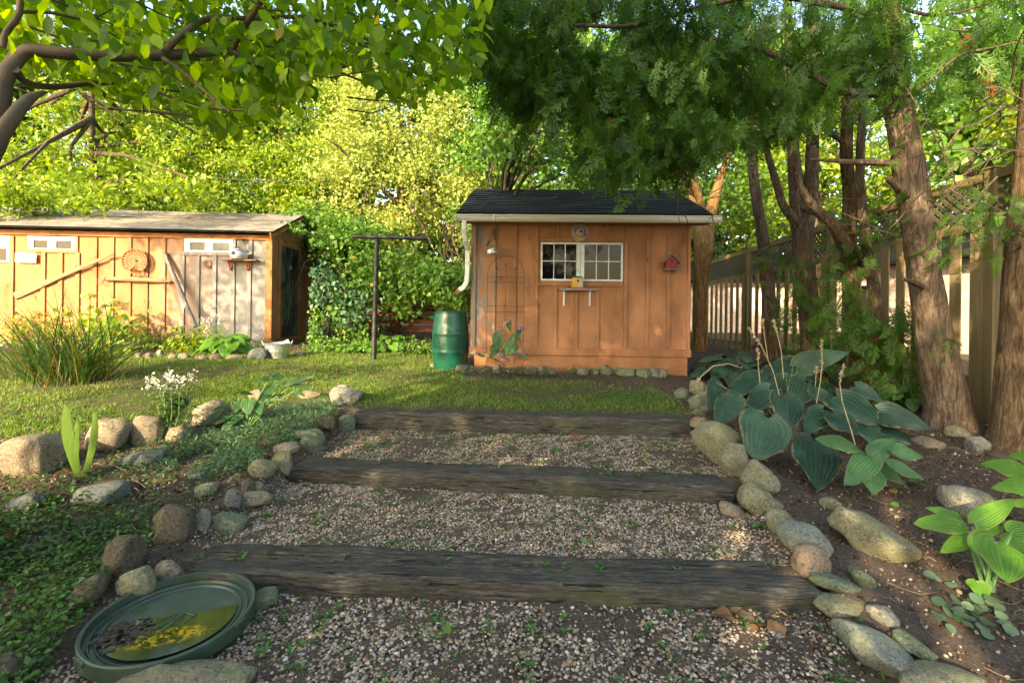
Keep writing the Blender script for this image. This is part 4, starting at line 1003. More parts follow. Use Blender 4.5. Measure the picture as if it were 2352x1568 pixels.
# ================================================================== galvanised bucket
p = G(637, 822); bk = empty("metal_bucket", p, .4, "galvanised metal tub with drop handles in front of the long shed's corner", "bucket")
k_ = (668 - 611) / F * p.y / 2; hb_ = .24
MB().lathe([(0, .004), (k_ * .76, .004), (k_ * .78, 0), (k_ * .80, .012), (k_ * .79, .03)] + [(k_ * (.80 + .17 * i / 10) + (.004 if i in (4, 5) else 0), .03 + (hb_ - .05) * i / 10) for i in range(11)] + [(k_ * 1.0, hb_ - .006), (k_ * 1.03, hb_), (k_ * .99, hb_ + .006), (k_ * .97, hb_ - .004), (k_ * .78, .02), (0, .018)], 72,
           mod=lambda i, a, z: 1 + (.010 * math.sin(a * 36) if .045 < z < hb_ - .06 and i < 18 else 0)).build("tub", M['zinc'], bk, True)
for s_ in (-1, 1):
    MB().tube([(s_ * (k_ + .0), -.05, hb_ - .03), (s_ * (k_ + .02), -.045, hb_ + .03), (s_ * (k_ + .025), 0, hb_ + .045), (s_ * (k_ + .02), .045, hb_ + .03), (s_ * k_, .05, hb_ - .03)], .006, 8).build("handle", M['zinc'], bk, True)
o = MB().box(-.09, .07, -.05, .05, 0, .004).build("card_sheet", M['paper']); o.location = p + Vector((.10, .03, hb_ + .0)); o.rotation_euler = (.5, -.5, .4); tag(o, "white card standing in the galvanised tub", "card")

# ================================================================== lid dish with water
pc = G(398, 1428, .05); pc = P(398, 1425, pc.y); dx = empty("barrel_lid_dish", pc, 0, "large dark green plastic lid lying upturned as a bird bath beside the lowest timber", "lid")
Rd = .338
n = NT("green_lid_plastic"); v = n.coord("Object"); a_ = n.noise(v, 6, 6, .65); 
cc = n.ramp(a_, [(.3, (.016, .034, .020)), (.55, (.035, .064, .040)), (.75, (.085, .11, .075))])
cc = n.mix(n.ramp(n.noise(v, 40, 5, .7), [(.6, 0.0), (.72, .5)]), cc, (.05, .045, .02))
M['lid'] = n.done(n.pbr(cc, .42, normal=n.bump(n.noise(v, 120, 3), .1, .002)))
lid = MB().lathe([(0, .000), (.18, -.004), (.270, -.004), (.276, .004), (.280, .004), (.284, -.002), (.298, -.001), (.303, .012), (.308, .012), (.312, .006), (.322, .008), (.327, .040), (.338, .043), (.344, .038), (.346, -.020), (.338, -.022), (.330, .0), (.30, -.012), (.28, -.014), (0, -.02)], 96).build("lid_shell", M['lid'], dx, True)
m = MB()
for (ax0, ay0), (ax1, ay1) in (((-.02, -.10), (.03, .05)), ((.03, .05), (.085, .03)), ((.085, .03), (.055, -.03)), ((-.09, -.11), (.03, .055))): m.beam((ax0, ay0, .003), (ax1, ay1, .003), .012, .010)
m.build("moulded_arrow", M['lid'], dx, bevel=.003)
for an in (-.25, 2.8, 1.3, -2.2):
    m = MB().box(.325, .352, -.035, .035, .02, .040, Matrix.Rotation(an, 4, 'Z')); m.build("rim_tab", M['lid'], dx, bevel=.004)
n = NT("reflection_tinted_water"); v = n.coord("Object"); nz = n.noise(v, 16, 6, .7, .6); vc = n.new("ShaderNodeTexVoronoi", {"Vector": v, "Scale": 75.0}).outputs["Color"]
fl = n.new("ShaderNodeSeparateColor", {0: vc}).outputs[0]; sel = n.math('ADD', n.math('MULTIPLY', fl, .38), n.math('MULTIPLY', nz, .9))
cc = n.ramp(sel, [(.42, (.010, .009, .003)), (.56, (.05, .042, .006)), (.64, (.17, .135, .012)), (.74, (.32, .25, .018)), (.84, (.46, .24, .02))])  # yellow and orange paint the trees' reflection along with some algae
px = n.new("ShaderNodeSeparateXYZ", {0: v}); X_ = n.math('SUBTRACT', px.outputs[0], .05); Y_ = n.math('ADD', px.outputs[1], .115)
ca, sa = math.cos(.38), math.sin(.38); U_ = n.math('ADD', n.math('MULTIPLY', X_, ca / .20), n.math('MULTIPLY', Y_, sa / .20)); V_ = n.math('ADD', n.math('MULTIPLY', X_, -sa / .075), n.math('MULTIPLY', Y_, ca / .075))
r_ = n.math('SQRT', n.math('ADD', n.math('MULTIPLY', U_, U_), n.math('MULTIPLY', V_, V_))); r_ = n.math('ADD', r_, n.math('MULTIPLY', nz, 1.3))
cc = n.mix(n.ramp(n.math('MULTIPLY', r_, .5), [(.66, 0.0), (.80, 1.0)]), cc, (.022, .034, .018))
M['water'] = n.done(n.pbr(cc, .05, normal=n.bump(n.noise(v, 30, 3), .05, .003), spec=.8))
out = []
for t in np.linspace(0, 2 * math.pi, 60, endpoint=False):
    x = .27 * math.cos(t) + .02; y = .17 * math.sin(t); ang = .25
    y += .06 * (x / .2) ** 2 - .02; k2 = 1 + .22 * noise.noise(Vector((math.cos(t) * 2.5, math.sin(t) * 2.5, 1)))
    X = (x * math.cos(ang) - y * math.sin(ang)) * k2 + .03; Yq = (x * math.sin(ang) + y * math.cos(ang)) * k2 - .11
    rr = math.hypot(X, Yq); 
    if rr > .262: X *= .262 / rr; Yq *= .262 / rr
    out.append((X, Yq))
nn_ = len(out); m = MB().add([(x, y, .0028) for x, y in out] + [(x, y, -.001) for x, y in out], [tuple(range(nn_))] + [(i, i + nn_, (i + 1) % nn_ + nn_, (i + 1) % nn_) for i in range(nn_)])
wo_ = m.build("rain_puddle", M['water'], None); wo_.location = pc + Vector((0, 0, .002)); tag(wo_, "rain puddle with algae and a painted yellow tree reflection in the upturned green lid", "puddle")
dx.rotation_euler = (math.radians(1.5), 0, .1)
m = MB(); R = np.random.default_rng(9)
n_ = 260; x = R.normal(-.15, .05, n_); y = R.normal(-.10, .04, n_); 
o = scatter("rotting_leaves", LEAF4, frames(rvec(R, n_) * (1, 1, .12), np.tile([0, 0, 1.], (n_, 1)), .03, .03), np.stack([pc.x + x, pc.y + y, np.full(n_, pc.z + .006)], 1), plain("wet_black_leaf_mush", (.035, .022, .012), .35, var=.4))
tag(o, "dark wet leaf mush at the shallow side of the lid", "leaf litter", kind='stuff')
# ================================================================== lattice-topped fence
FA, FB = Vector((4.83, 2.2)), Vector((4.52, 11.95))
def fx(y): return FA.x + (FB.x - FA.x) * (y - FA.y) / (FB.y - FA.y)
def ftop(y): return 2.57 + (11.9 - y) * .049
fen = empty("garden_fence", (fx(7), 7, g(fx(7), 7)), 0, "tall shadowed board fence with lattice top running behind the cedar trunks", "fence")
fl = fen.location
def fl_(p): return Vector(p) - fl
R = np.random.default_rng(31)
posts = [2.45, 4.86, 7.2, 9.57, 11.9]
for y in posts:
    x = fx(y); z0 = g(x, y) - .15; MB().box(x - .05, x + .05, y - .05, y + .05, z0, ftop(y) + .03, Matrix.Translation(-fl)).box(x - .065, x + .065, y - .065, y + .065, ftop(y) + .031, ftop(y) + .05, Matrix.Translation(-fl)).build("post", M['fence_post'], fen, bevel=.004)
for a, b in zip(posts[:-1], posts[1:]):
    for name, dz, w, t in (("top_rail", -.03, .05, .09), ("lattice_rail", -.50, .045, .09), ("bottom_rail", None, .045, .09)):
        za = ftop(a) + dz if dz is not None else .84; zb_ = ftop(b) + dz if dz is not None else .80
        MB().beam(fl_((fx(a), a + .052, za)), fl_((fx(b), b - .052, zb_)), w, t).build(name, M['fence_post'], fen, bevel=.003)
    # lattice: diagonal laths clipped to the panel
    m = MB(); y0, y1 = a + .06, b - .06; hgt = .40
    for sgn, xo in ((1, -.008), (-1, .008)):
        c = y0 - hgt
        while c < y1 + hgt:
            pa, pb = (c, 0.0), (c + sgn * hgt, hgt)
            if sgn < 0: pa, pb = (c, 0.0), (c - hgt, hgt)
            # clip in y
            (ya, ta), (yb, tb) = (pa, pb)
            def cl(yc): return (yc - ya) / (yb - ya)
            t0, t1 = 0.0, 1.0
            for lim in (y0, y1):
                t_ = cl(lim)
                inside0 = y0 <= ya <= y1
                if 0 < t_ < 1:
                    if (lim == y0) == (yb > ya): t0 = max(t0, t_)
                    else: t1 = min(t1, t_)
            mid = (ya + (yb - ya) * (t0 + t1) / 2)
            if t1 - t0 > .05 and y0 <= mid <= y1:
                qa = Vector((0, ya + (yb - ya) * t0, ta + (tb - ta) * t0)); qb = Vector((0, ya + (yb - ya) * t1, ta + (tb - ta) * t1))
                for q in (qa, qb): q.x = fx(q.y) + xo; q.z += ftop(q.y) - .475
                m.beam(fl_(qa), fl_(qb), .036, .008, up=(1, 0, 0))
            c += .092
    m.build("lattice_panel", M['lattice'], fen)
    y = a + .12
    while y < b - .1:
        w = .118 if y > 6.8 else (.13 if y > 5 else .15); x = fx(y); z0 = .46 + .03 * (y - 4) + R.uniform(-.03, .03)
        MB().box(x - .045, x - .030, y - w / 2, y + w / 2, z0, ftop(y) - .52, Matrix.Translation(-fl)).build("picket", M['fence'], fen, bevel=.002)
        y += .235 + R.uniform(-.008, .008)

# ================================================================== neighbour beyond the fence
n = NT("pinkish_brick"); v = n.new("ShaderNodeMapping", {"Vector": n.new("ShaderNodeTexCoord").outputs["Object"], "Rotation": (0, math.pi / 2, 0)}).outputs[0]
sx = n.new("ShaderNodeSeparateXYZ", {0: n.new("ShaderNodeTexCoord").outputs["Object"]}); uvb = n.new("ShaderNodeCombineXYZ", {0: sx.outputs[1], 1: sx.outputs[2]}).outputs[0]
br = n.new("ShaderNodeTexBrick", {"Vector": uvb, "Scale": 1.0, "Color1": (.62, .42, .33, 1), "Color2": (.75, .58, .48, 1), "Mortar": (.62, .56, .5, 1), "Mortar Size": .012, "Brick Width": .22, "Row Height": .075})
M['brick'] = n.done(n.pbr(br.outputs["Color"], .9, normal=n.bump(br.outputs["Fac"], -.4, .01)))
n = NT("pale_pink_brick"); sx = n.new("ShaderNodeSeparateXYZ", {0: n.new("ShaderNodeTexCoord").outputs["Object"]}); uvb = n.new("ShaderNodeCombineXYZ", {0: sx.outputs[0], 1: sx.outputs[2]}).outputs[0]
br = n.new("ShaderNodeTexBrick", {"Vector": uvb, "Scale": 1.0, "Color1": (.62, .42, .33, 1), "Color2": (.78, .60, .50, 1), "Mortar": (.7, .64, .58, 1), "Mortar Size": .012, "Brick Width": .22, "Row Height": .075})
M['stucco'] = n.done(n.pbr(br.outputs["Color"], .9))
nh = empty("neighbour_house", (10.4, 14, .6), 0, "low pinkish brick house seen through the gaps of the fence", "house")
MB().box(-1.6, 3.5, -12, 9, -.5, 2.0).build("wall", M['brick'], nh)
MB().add([(-2.0, -12.4, 1.95), (-2.0, 9.4, 1.95), (1.0, 9.4, 3.1), (1.0, -12.4, 3.1), (4, -12.4, 1.95), (4, 9.4, 1.95)], [(0, 3, 2, 1), (3, 4, 5, 2), (0, 4, 3), (1, 2, 5), (0, 1, 5, 4)]).build("roof", M['shingle_grey'], nh)
MB().box(-4.9, -1.62, .6, 5, -.5, 1.75).build("wing_wall", M['stucco'], nh)
MB().add([(-5.2, .2, 1.70), (-1.5, .2, 1.70), (-1.5, 2.8, 2.5), (-5.2, 2.8, 2.5), (-5.2, 5.3, 1.7), (-1.5, 5.3, 1.7)], [(0, 1, 2, 3), (3, 2, 5, 4), (0, 3, 4), (1, 5, 2), (0, 4, 5, 1)]).build("wing_roof", M['shingle_grey'], nh)
for y in (-7, -2, 4): w_ = MB().box(-1.64, -1.601, y, y + 1.1, .6, 1.6).build("window", M['vinyl'], nh); MB().box(-1.646, -1.641, y + .07, y + 1.03, .67, 1.53).build("pane", M['glass_dark'], w_)

# ================================================================== red-brown rail fence between the sheds
p0, p1 = P(880, 700, 11.0), P(1090, 700, 11.0)
rf = empty("rail_fence", (p0.x, 11, .7), 0, "red-brown horizontal rail fence half hidden behind the vines and the rain barrel", "fence")
L_ = p1.x - p0.x + 1.2
for v_ in (655, 671, 704, 722, 739, 757): z = P(1000, v_, 11).z - .7; MB().box(-.6, L_, -.02, .005, z - .05, z + .05).build("rail", M['red_fence'], rf, bevel=.003)
for x in (-.55, .62, 1.9, L_ - .05): MB().box(x - .045, x + .045, .006, .09, -.2, P(1000, 650, 11).z - .64).build("post", M['red_fence'], rf, bevel=.003)

# ================================================================== overhead cable
pts = [P(-200, 335, 12), P(0, 352, 12), P(250, 381, 12), P(450, 405, 12), P(560, 414, 12), P(760, 420, 12.2)]
o = MB().tube([q - pts[0] for q in pts], .012, 6).build("overhead_cable", M['iron'], None, True); o.location = pts[0]; tag(o, "thin black overhead cable sagging in front of the sunlit trees", "cable")

# ================================================================== leaf materials
def lm_(name, d, l, tr=.4, dry=None, tcol=None, rough=.45): return leaf_mat(name, [(0, d), (.45, tuple((a + b) / 2 for a, b in zip(d, l))), (.9, l), (1.0, tuple(min(1, x * 1.25) for x in l))], tr, rough, tcol, dry)
M['lf_mag'] = lm_("magnolia_leaf", (.05, .15, .010), (.22, .36, .02), .6, (.992, (.35, .26, .03)), (2.6, 2.3, .35))
M['lf_yel'] = lm_("yellow_green_leaf", (.08, .20, .015), (.33, .42, .035), .35, (.96, (.42, .25, .03)))
M['lf_mid'] = lm_("mid_green_leaf", (.06, .16, .025), (.18, .32, .05), .35, (.98, (.35, .25, .03)))
M['lf_pale'] = lm_("pale_pear_leaf", (.18, .26, .05), (.44, .50, .13), .3, (.965, (.42, .22, .05)))
M['lf_vine'] = lm_("vine_leaf", (.06, .16, .025), (.19, .36, .06), .3, (.985, (.3, .2, .05)))
M['lf_blue'] = lm_("blue_green_leaf", (.05, .14, .07), (.12, .25, .14), .2)
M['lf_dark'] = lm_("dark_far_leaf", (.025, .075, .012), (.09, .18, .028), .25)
M['lf_cedar'] = lm_("cedar_spray", (.028, .085, .010), (.11, .24, .028), .45, (.985, (.22, .075, .02)), (1.6, 1.7, .5))
M['lf_shed'] = M['lf_vine']

def tree_trunk(root, pts, rads, mat, name="trunk", n=14, wob=.10, seed=0):
    """smooth the polyline, tube it, add bark relief"""
    P_ = [Vector(p) for p in pts]; out, rr = [], []
    for i in range(len(P_) - 1):
        a, b = P_[max(i - 1, 0)], P_[i]; c, d = P_[i + 1], P_[min(i + 2, len(P_) - 1)]
        k = max(3, int((c - b).length / .10))
        for s in range(k):
            t = s / k; q = .5 * ((2 * b) + (c - a) * t + (2 * a - 5 * b + 4 * c - d) * t * t + (3 * b - a - 3 * c + d) * t ** 3); out.append(q); rr.append(rads[i] + (rads[i + 1] - rads[i]) * t)
    out.append(P_[-1]); rr.append(rads[-1]); loc = Vector(root.location) if root else Vector()
    m = MB().tube([q - loc for q in out], rr, n, wob=wob, seed=seed); return m.build(name, mat, root, True, fixn=False)

R0_ = np.random.default_rng(77)
def crown(name, parent, blobs, nspr, per, size, mat, seed, spread=.17, keep=None, up=.6, tmpl=LEAF4, wr=.95, offs=None, inner=.35):
    R = np.random.default_rng(seed); vol = np.array([b[3] * b[4] * b[5] for b in blobs]) ** .75; pr = vol / vol.sum()
    bi = R.choice(len(blobs), nspr, p=pr); B = np.array(blobs)[bi]; d = rvec(R, nspr); r = (inner + (1 - inner) * R.random(nspr) ** .6)[:, None]
    S = B[:, :3] + d * r * B[:, 3:6]
    # gaps: drop sprigs where a coarse noise is low
    nz = np.array([noise.noise((p[0] * .9 + seed, p[1] * .9, p[2] * .9)) + .6 * noise.noise((p[0] * 2.4, p[1] * 2.4 + seed, p[2] * 2.4)) for p in S]); S = S[nz > -.03]; dd = d[nz > -.03]
    n_ = len(S) * per; T = np.repeat(S, per, 0) + R.normal(size=(n_, 3)) * spread * np.array([1, 1, .62])
    N = rvec(R, n_) * .75 + np.repeat(dd, per, 0) * .35 + np.array([0, 0, up]); A = rvec(R, n_) + np.array([0, 0, -.45])
    if keep is not None:
        b_ = -(T[:, 2] - CAMZ) / T[:, 1] * F; a_ = T[:, 0] / T[:, 1] * F; u = CX + a_ - RHO * b_; v = HY + b_ + RHO * a_; k = keep(u, v, T); T, N, A = T[k], N[k], A[k]; n_ = len(T)
    L = size * R.uniform(.5, 1.45, n_); rn = np.clip(R.random(n_) * .6 + .4 * np.repeat(R.random(len(S)), per)[:n_], 0, 1) if keep is None else R.random(n_)
    if parent is not None: T = T - np.array(parent.location)
    return scatter(name, tmpl, frames(A, N, L, L * wr), T, mat, parent, rnd=rn)

def limb_set(root, trunk_pts, blobs, mat, seed, k=3, r=.05):
    R = np.random.default_rng(seed); top = Vector(trunk_pts[-1]); loc = Vector(root.location)
    for b in blobs[:]:
        for _ in range(k):
            t = R.uniform(.45, .98); i = int(t * (len(trunk_pts) - 1)); s = Vector(trunk_pts[i]).lerp(Vector(trunk_pts[min(i + 1, len(trunk_pts) - 1)]), t * (len(trunk_pts) - 1) - i)
            e = Vector(b[:3]) + Vector([R.normal() * b[3 + j] * .55 for j in range(3)]); mid = s.lerp(e, .5) + Vector((R.normal() * .15, R.normal() * .15, .25))
            MB().tube([q - loc for q in (s, s.lerp(mid, .5), mid, mid.lerp(e, .55) + Vector((0, 0, .05)), e)], [r, r * .8, r * .6, r * .4, r * .15], 7, wob=.15).build("branch", mat, root, True, fixn=False)

def leafy(name, label, base, blobs, nspr, per, size, mat, seed, bark='dark_bark', tr=.16, group="trees standing behind the sheds", k=2, cat="tree", **kw):
    b = Vector((base[0], base[1], g(base[0], base[1]) - .1)); root = empty(name, b, 0, label, cat, group)
    zc = max(q[2] for q in blobs); c = Vector((np.mean([q[0] for q in blobs]), np.mean([q[1] for q in blobs]), zc))
    tp = [b, b.lerp(c, .33) + Vector((.1, 0, .2)), b.lerp(c, .66) + Vector((-.12, .05, 0)), c]
    tree_trunk(root, tp, [tr, tr * .75, tr * .5, tr * .2], M[bark]); limb_set(root, tp, blobs, M[bark], seed, k, tr * .38)
    crown("crown", root, blobs, nspr, per, size, M[mat], seed, **kw); return root

# ---- trees behind the sheds
leafy("leafy_tree", "bright yellow-green tree arching over the left part of the long shed roof", (-11.5, 13.8), [(-11.3, 13, 4.9, 2.2, 1.6, 1.7), (-9.2, 12.8, 4.5, 1.9, 1.5, 1.3), (-12.5, 12.2, 3.9, 1.6, 1.3, 1.0), (-10.0, 13.4, 7.2, 2.5, 1.8, 2.0), (-9.0, 9.3, 3.50, 1.5, .5, .34), (-10.2, 9.0, 3.35, 1.3, .5, .40), (-6.7, 9.8, 3.72, 1.3, .5, .26), (-8.3, 10.4, 4.1, 1.8, .6, .4)], 1800, 34, .13, 'lf_yel', 101, wr=.55)
leafy("leafy_tree", "yellow-green tree with orange-tinged leaves behind the middle of the long shed", (-6.9, 13.8), [(-7.2, 13.6, 4.6, 1.6, 1.3, 1.7), (-5.6, 13.4, 4.9, 1.4, 1.2, 1.6), (-6.6, 13.8, 7.2, 2.2, 1.6, 1.9)], 1140, 36, .10, 'lf_yel', 102, wr=.7)
leafy("pear_tree", "dense pale-leaved tree glowing in the sun between the two sheds", (-3.0, 12.6), [(-3.6, 12.2, 4.4, 1.6, 1.2, 1.6), (-2.2, 12.2, 4.1, 1.5, 1.2, 1.7), (-3.0, 12.5, 6.2, 2.0, 1.4, 1.7), (-1.2, 12.0, 3.6, 1.0, .9, 1.3), (-2.9, 11.8, 2.7, 1.7, .8, .9)], 1800, 32, .082, 'lf_pale', 103, wr=.8, bark='dark_bark', k=3)
leafy("leafy_tree", "green tree rising right behind the brown shed's roof", (.4, 12.6), [(-.2, 12.0, 5.0, 1.4, 1.2, 1.9), (1.6, 12.4, 5.3, 1.9, 1.4, 2.2), (.5, 12.4, 7.6, 2.4, 1.6, 1.5)], 1200, 34, .10, 'lf_mid', 104)
ob = P(1607, 800, 9.6); ob.z = g(ob.x, ob.y) - .1; ot = empty("leafy_tree", ob, 0, "tree with sunlit orange painted into its bark at the brown shed's rear corner beside the fence", "tree", "trees standing behind the sheds")
pp = [ob] + [P(u, v, y) for u, v, y in ((1607, 700, 9.6), (1611, 620, 9.6), (1617, 565, 9.6), (1603, 490, 9.6), (1585, 410, 9.6), (1560, 340, 9.6), (1535, 250, 9.6))]
tree_trunk(ot, pp, [.15, .13, .14, .19, .15, .14, .10, .05], M['sunlit_orange_bark'], seed=4)
tree_trunk(ot, [P(1617, 570, 9.6), P(1630, 500, 9.6), P(1648, 430, 9.7), P(1680, 340, 9.8)], [.16, .12, .09, .04], M['sunlit_orange_bark'], "branch", 10)
tree_trunk(ot, [P(1625, 540, 9.6), P(1600, 440, 9.3), P(1545, 385, 9.0), P(1500, 340, 8.8)], [.08, .07, .06, .03], M['sunlit_orange_bark'], "branch", 10)
crown("crown", ot, [(4.3, 11.2, 5.0, 1.4, 1.2, 1.2), (5.6, 11.8, 4.5, 1.4, 1.2, 1.0), (3.0, 11.4, 6.6, 1.8, 1.4, 1.3)], 560, 20, .12, M['lf_mid'], 105)
leafy("leafy_tree", "sunlit yellow-green tree beyond the fence behind the slim cedar trunks", (8.5, 13.5), [(7.2, 13.4, 4.4, 1.6, 1.3, 1.5), (9.0, 13.6, 5.2, 1.9, 1.6, 2.0), (7.6, 13.4, 7.4, 2.2, 1.6, 1.7)], 1020, 34, .11, 'lf_yel', 106)
leafy("leafy_tree", "brightest lime tree beyond the fence past the leaning trunk", (8.6, 7.8), [(9.2, 7.8, 5.2, 1.5, 1.2, 1.2), (10.0, 8.6, 5.6, 1.5, 1.5, 1.7), (8.9, 7.0, 6.9, 1.5, 1.4, 1.4), (11.4, 6.4, 5.0, 1.4, 1.4, 1.5)], 960, 32, .115, 'lf_yel', 107, k=2)
leafy("leafy_tree", "lime-leaved tree beyond the fence at the photo's edge", (8.8, 3.9), [(8.6, 4.2, 4.9, 1.3, 1.2, 1.1), (9.2, 4.6, 6.0, 1.4, 1.3, 1.3)], 420, 30, .11, 'lf_yel', 108, k=2)
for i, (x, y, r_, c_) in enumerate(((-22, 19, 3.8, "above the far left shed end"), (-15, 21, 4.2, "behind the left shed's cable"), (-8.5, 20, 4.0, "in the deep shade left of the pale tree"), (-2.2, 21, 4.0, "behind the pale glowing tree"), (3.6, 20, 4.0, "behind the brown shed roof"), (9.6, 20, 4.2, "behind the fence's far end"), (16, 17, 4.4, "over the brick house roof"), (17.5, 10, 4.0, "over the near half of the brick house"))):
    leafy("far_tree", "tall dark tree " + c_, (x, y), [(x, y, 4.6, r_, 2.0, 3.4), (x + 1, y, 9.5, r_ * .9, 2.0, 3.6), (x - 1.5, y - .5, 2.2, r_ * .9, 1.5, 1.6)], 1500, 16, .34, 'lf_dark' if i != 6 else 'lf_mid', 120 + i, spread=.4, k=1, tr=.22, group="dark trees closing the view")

# ---- vine thicket between the sheds
def kthick(u, v, T): return ~((u < 712) & (v > 535) & (T[:, 1] < 12.3)) 
leafy("vine_thicket", "dense vine-covered shrub bank between the long shed's door and the clothesline post", (-3.7, 10.6), [(-4.0, 10.4, 2.6, .75, .7, .9), (-3.2, 10.3, 2.1, .9, .7, 1.3), (-2.3, 10.3, 2.0, .8, .7, 1.2), (-4.6, 11.2, 3.1, .7, .8, .6), (-3.5, 10.2, 1.5, .9, .5, .8)], 1000, 20, .095, 'lf_vine', 141, spread=.13, k=4, tr=.07, cat="shrub", group="shrubs between the two sheds", keep=kthick, wr=.9)
leafy("vine_shrub", "loose green shrub thinning toward the rain barrel and its downspout", (-1.5, 10.2), [(-1.6, 10.0, 2.4, .75, .6, .9), (-1.05, 9.8, 1.9, .55, .5, .6), (-1.0, 9.8, 3.0, .6, .5, .5)], 330, 20, .095, 'lf_vine', 142, spread=.13, k=3, tr=.045, cat="shrub", group="shrubs between the two sheds", wr=.9)
leafy("blue_leaved_shrub", "blue-green round-leaved shrub right beside the long shed's end door", (-3.75, 9.75), [(-3.7, 9.7, 1.95, .38, .35, .5), (-3.8, 9.8, 1.25, .3, .3, .45), (-3.1, 9.6, 1.5, .35, .3, .4)], 105, 20, .085, 'lf_blue', 143, spread=.11, k=3, tr=.03, cat="shrub", group="shrubs between the two sheds", wr=.9, keep=kthick)
leafy("leafy_bush", "green boughs hanging over the long shed's roof end above the door", (-4.9, 12.4), [(-4.75, 11.6, 3.3, .75, .6, .6), (-4.2, 11.2, 3.0, .7, .6, .55)], 240, 20, .10, 'lf_mid', 144, spread=.13, k=3, tr=.05, cat="shrub", group="shrubs between the two sheds")
# broad-leaved bough over the brown shed roof
def kbough(u, v, T): return (v < 455 - .10 * np.abs(u - 1200)) & ~((T[:, 2] < 3.75) & (T[:, 1] > 6.8))
leafy("maple_bough", "soft green maple whose lower boughs droop over the brown shed's near gutter end", (-.9, 9.4), [(.1, 7.6, 3.8, .9, .5, .55), (1.0, 7.5, 3.9, .9, .5, .5), (.1, 7.8, 4.7, 1.1, .7, .7), (-.4, 7.8, 3.9, .5, .5, .9), (1.2, 7.8, 5.0, 1.3, .7, .7)], 560, 20, .085, 'lf_vine', 145, spread=.13, k=4, tr=.10, keep=kbough, wr=1.0, bark='twig')

# ================================================================== overhanging magnolia
mg_ = empty("magnolia_tree", P(-120, 900, 2.5), 0, "broad-leaved tree reaching over the picture from a thick crooked limb, leaves backlit yellow-green", "tree")
mg_.location.z = g(mg_.location.x, mg_.location.y)
def mp(L): return [P(u, v, y) for u, v, y in L]
b0 = Vector(mg_.location)
tree_trunk(mg_, [b0, b0 + Vector((.0, .02, .8)), P(-90, 480, 2.45), P(-35, 330, 2.45), P(5, 270, 2.45)], [.15, .13, .10, .075, .058], M['magnolia_bark'], seed=2)
def br_(L, r): r = [q * .66 for q in r]; tree_trunk(mg_, mp(L), r, M['magnolia_bark'], "limb", 10, .08, len(L))
br_([(-30, 330, 2.45), (0, 235, 2.5), (14, 175, 2.5), (60, 118, 2.55), (150, 124, 2.6), (300, 130, 2.75), (440, 124, 2.9), (525, 117, 3.0), (580, 145, 3.05), (680, 165, 3.2), (770, 160, 3.35), (850, 122, 3.5), (900, 126, 3.6)], [.085, .062, .058, .050, .046, .044, .042, .036, .030, .028, .024, .018, .008])
br_([(-20, 345, 2.4), (28, 272, 2.42), (70, 225, 2.5), (105, 212, 2.6)], [.06, .05, .035, .012])
br_([(378, 118, 2.8), (430, 70, 2.85), (485, 42, 2.95), (580, 43, 3.1), (690, 40, 3.3), (800, 62, 3.5), (870, 12, 3.7), (960, -20, 3.8)], [.030, .028, .025, .022, .020, .018, .012, .006])
br_([(535, 112, 3.0), (560, 65, 2.9), (590, 20, 2.8), (620, -30, 2.7)], [.026, .025, .024, .022])
br_([(805, 64, 3.5), (850, 95, 3.6), (950, 112, 3.8), (1040, 140, 4.0)], [.014, .012, .009, .004])
br_([(35, 160, 2.5), (60, 190, 2.6), (120, 200, 2.8), (200, 192, 2.95), (275, 187, 3.1), (320, 160, 3.15), (368, 142, 3.2)], [.030, .028, .026, .024, .022, .018, .012])
br_([(285, 187, 3.1), (360, 205, 3.3), (450, 215, 3.5), (540, 240, 3.7), (600, 270, 3.8)], [.016, .014, .011, .008, .004])
br_([(375, 135, 2.8), (420, 165, 2.75), (470, 210, 2.7), (528, 258, 2.65)], [.020, .017, .014, .010])
br_([(5, 110, 2.5), (15, 75, 2.5), (45, 30, 2.5), (42, -40, 2.5)], [.022, .022, .022, .02])
br_([(45, 28, 2.5), (120, 30, 2.6), (200, 46, 2.7), (260, 20, 2.8)], [.014, .012, .010, .005])
br_([(200, 48, 2.7), (260, 80, 2.8), (310, 115, 2.9)], [.010, .008, .005])
br_([(60, 60, 2.5), (130, 85, 2.6), (200, 120, 2.65)], [.010, .008, .004])
br_([(775, 165, 3.3), (840, 190, 3.4), (900, 220, 3.5), (960, 240, 3.6)], [.014, .011, .008, .004])
br_([(180, 212, 2.8), (225, 235, 2.8), (275, 280, 2.8)], [.012, .009, .005])
R = np.random.default_rng(55); ntw = 0; mtw = MB()
low = ([-400, -60, 0, 90, 190, 250, 320, 400, 450, 520, 590, 640, 690, 715, 740, 790, 850, 880, 950, 1000, 1080, 1112, 1125], [250, 230, 215, 205, 235, 262, 285, 290, 322, 350, 305, 290, 275, 205, 190, 185, 225, 262, 275, 240, 205, 125, 40])
TW = []
while len(TW) < 1500:
    u = R.uniform(-500, 1115); v = R.uniform(-650, 340); 
    if v > np.interp(u, *low) - 12: continue
    Y = R.uniform(2.5, 5.4) if v < 120 else R.uniform(2.7, 4.6); q = P(u, v, Y)
    if q.z > 5.6: continue
    TW.append(q)
for q in TW[:330]:
    e = q + Vector((R.normal() * .10, R.normal() * .12, R.uniform(-.05, .12))); s = q + Vector((R.uniform(-.5, -.15), R.normal() * .15, R.uniform(-.05, .12)))
    mtw.tube([s, s.lerp(q, .5) + Vector((0, 0, R.normal() * .03)), q, e], [.007, .0055, .0035, .002], 5)
mtw.v = [tuple(Vector(p) - b0) for p in mtw.v]; o = mtw.build("twigs", M['twig'], mg_, fixn=False); o["kind"] = "stuff"
T = np.repeat(np.array(TW), 14, 0); n_ = len(T); T = T + R.normal(size=(n_, 3)) * np.array([.15, .17, .09])
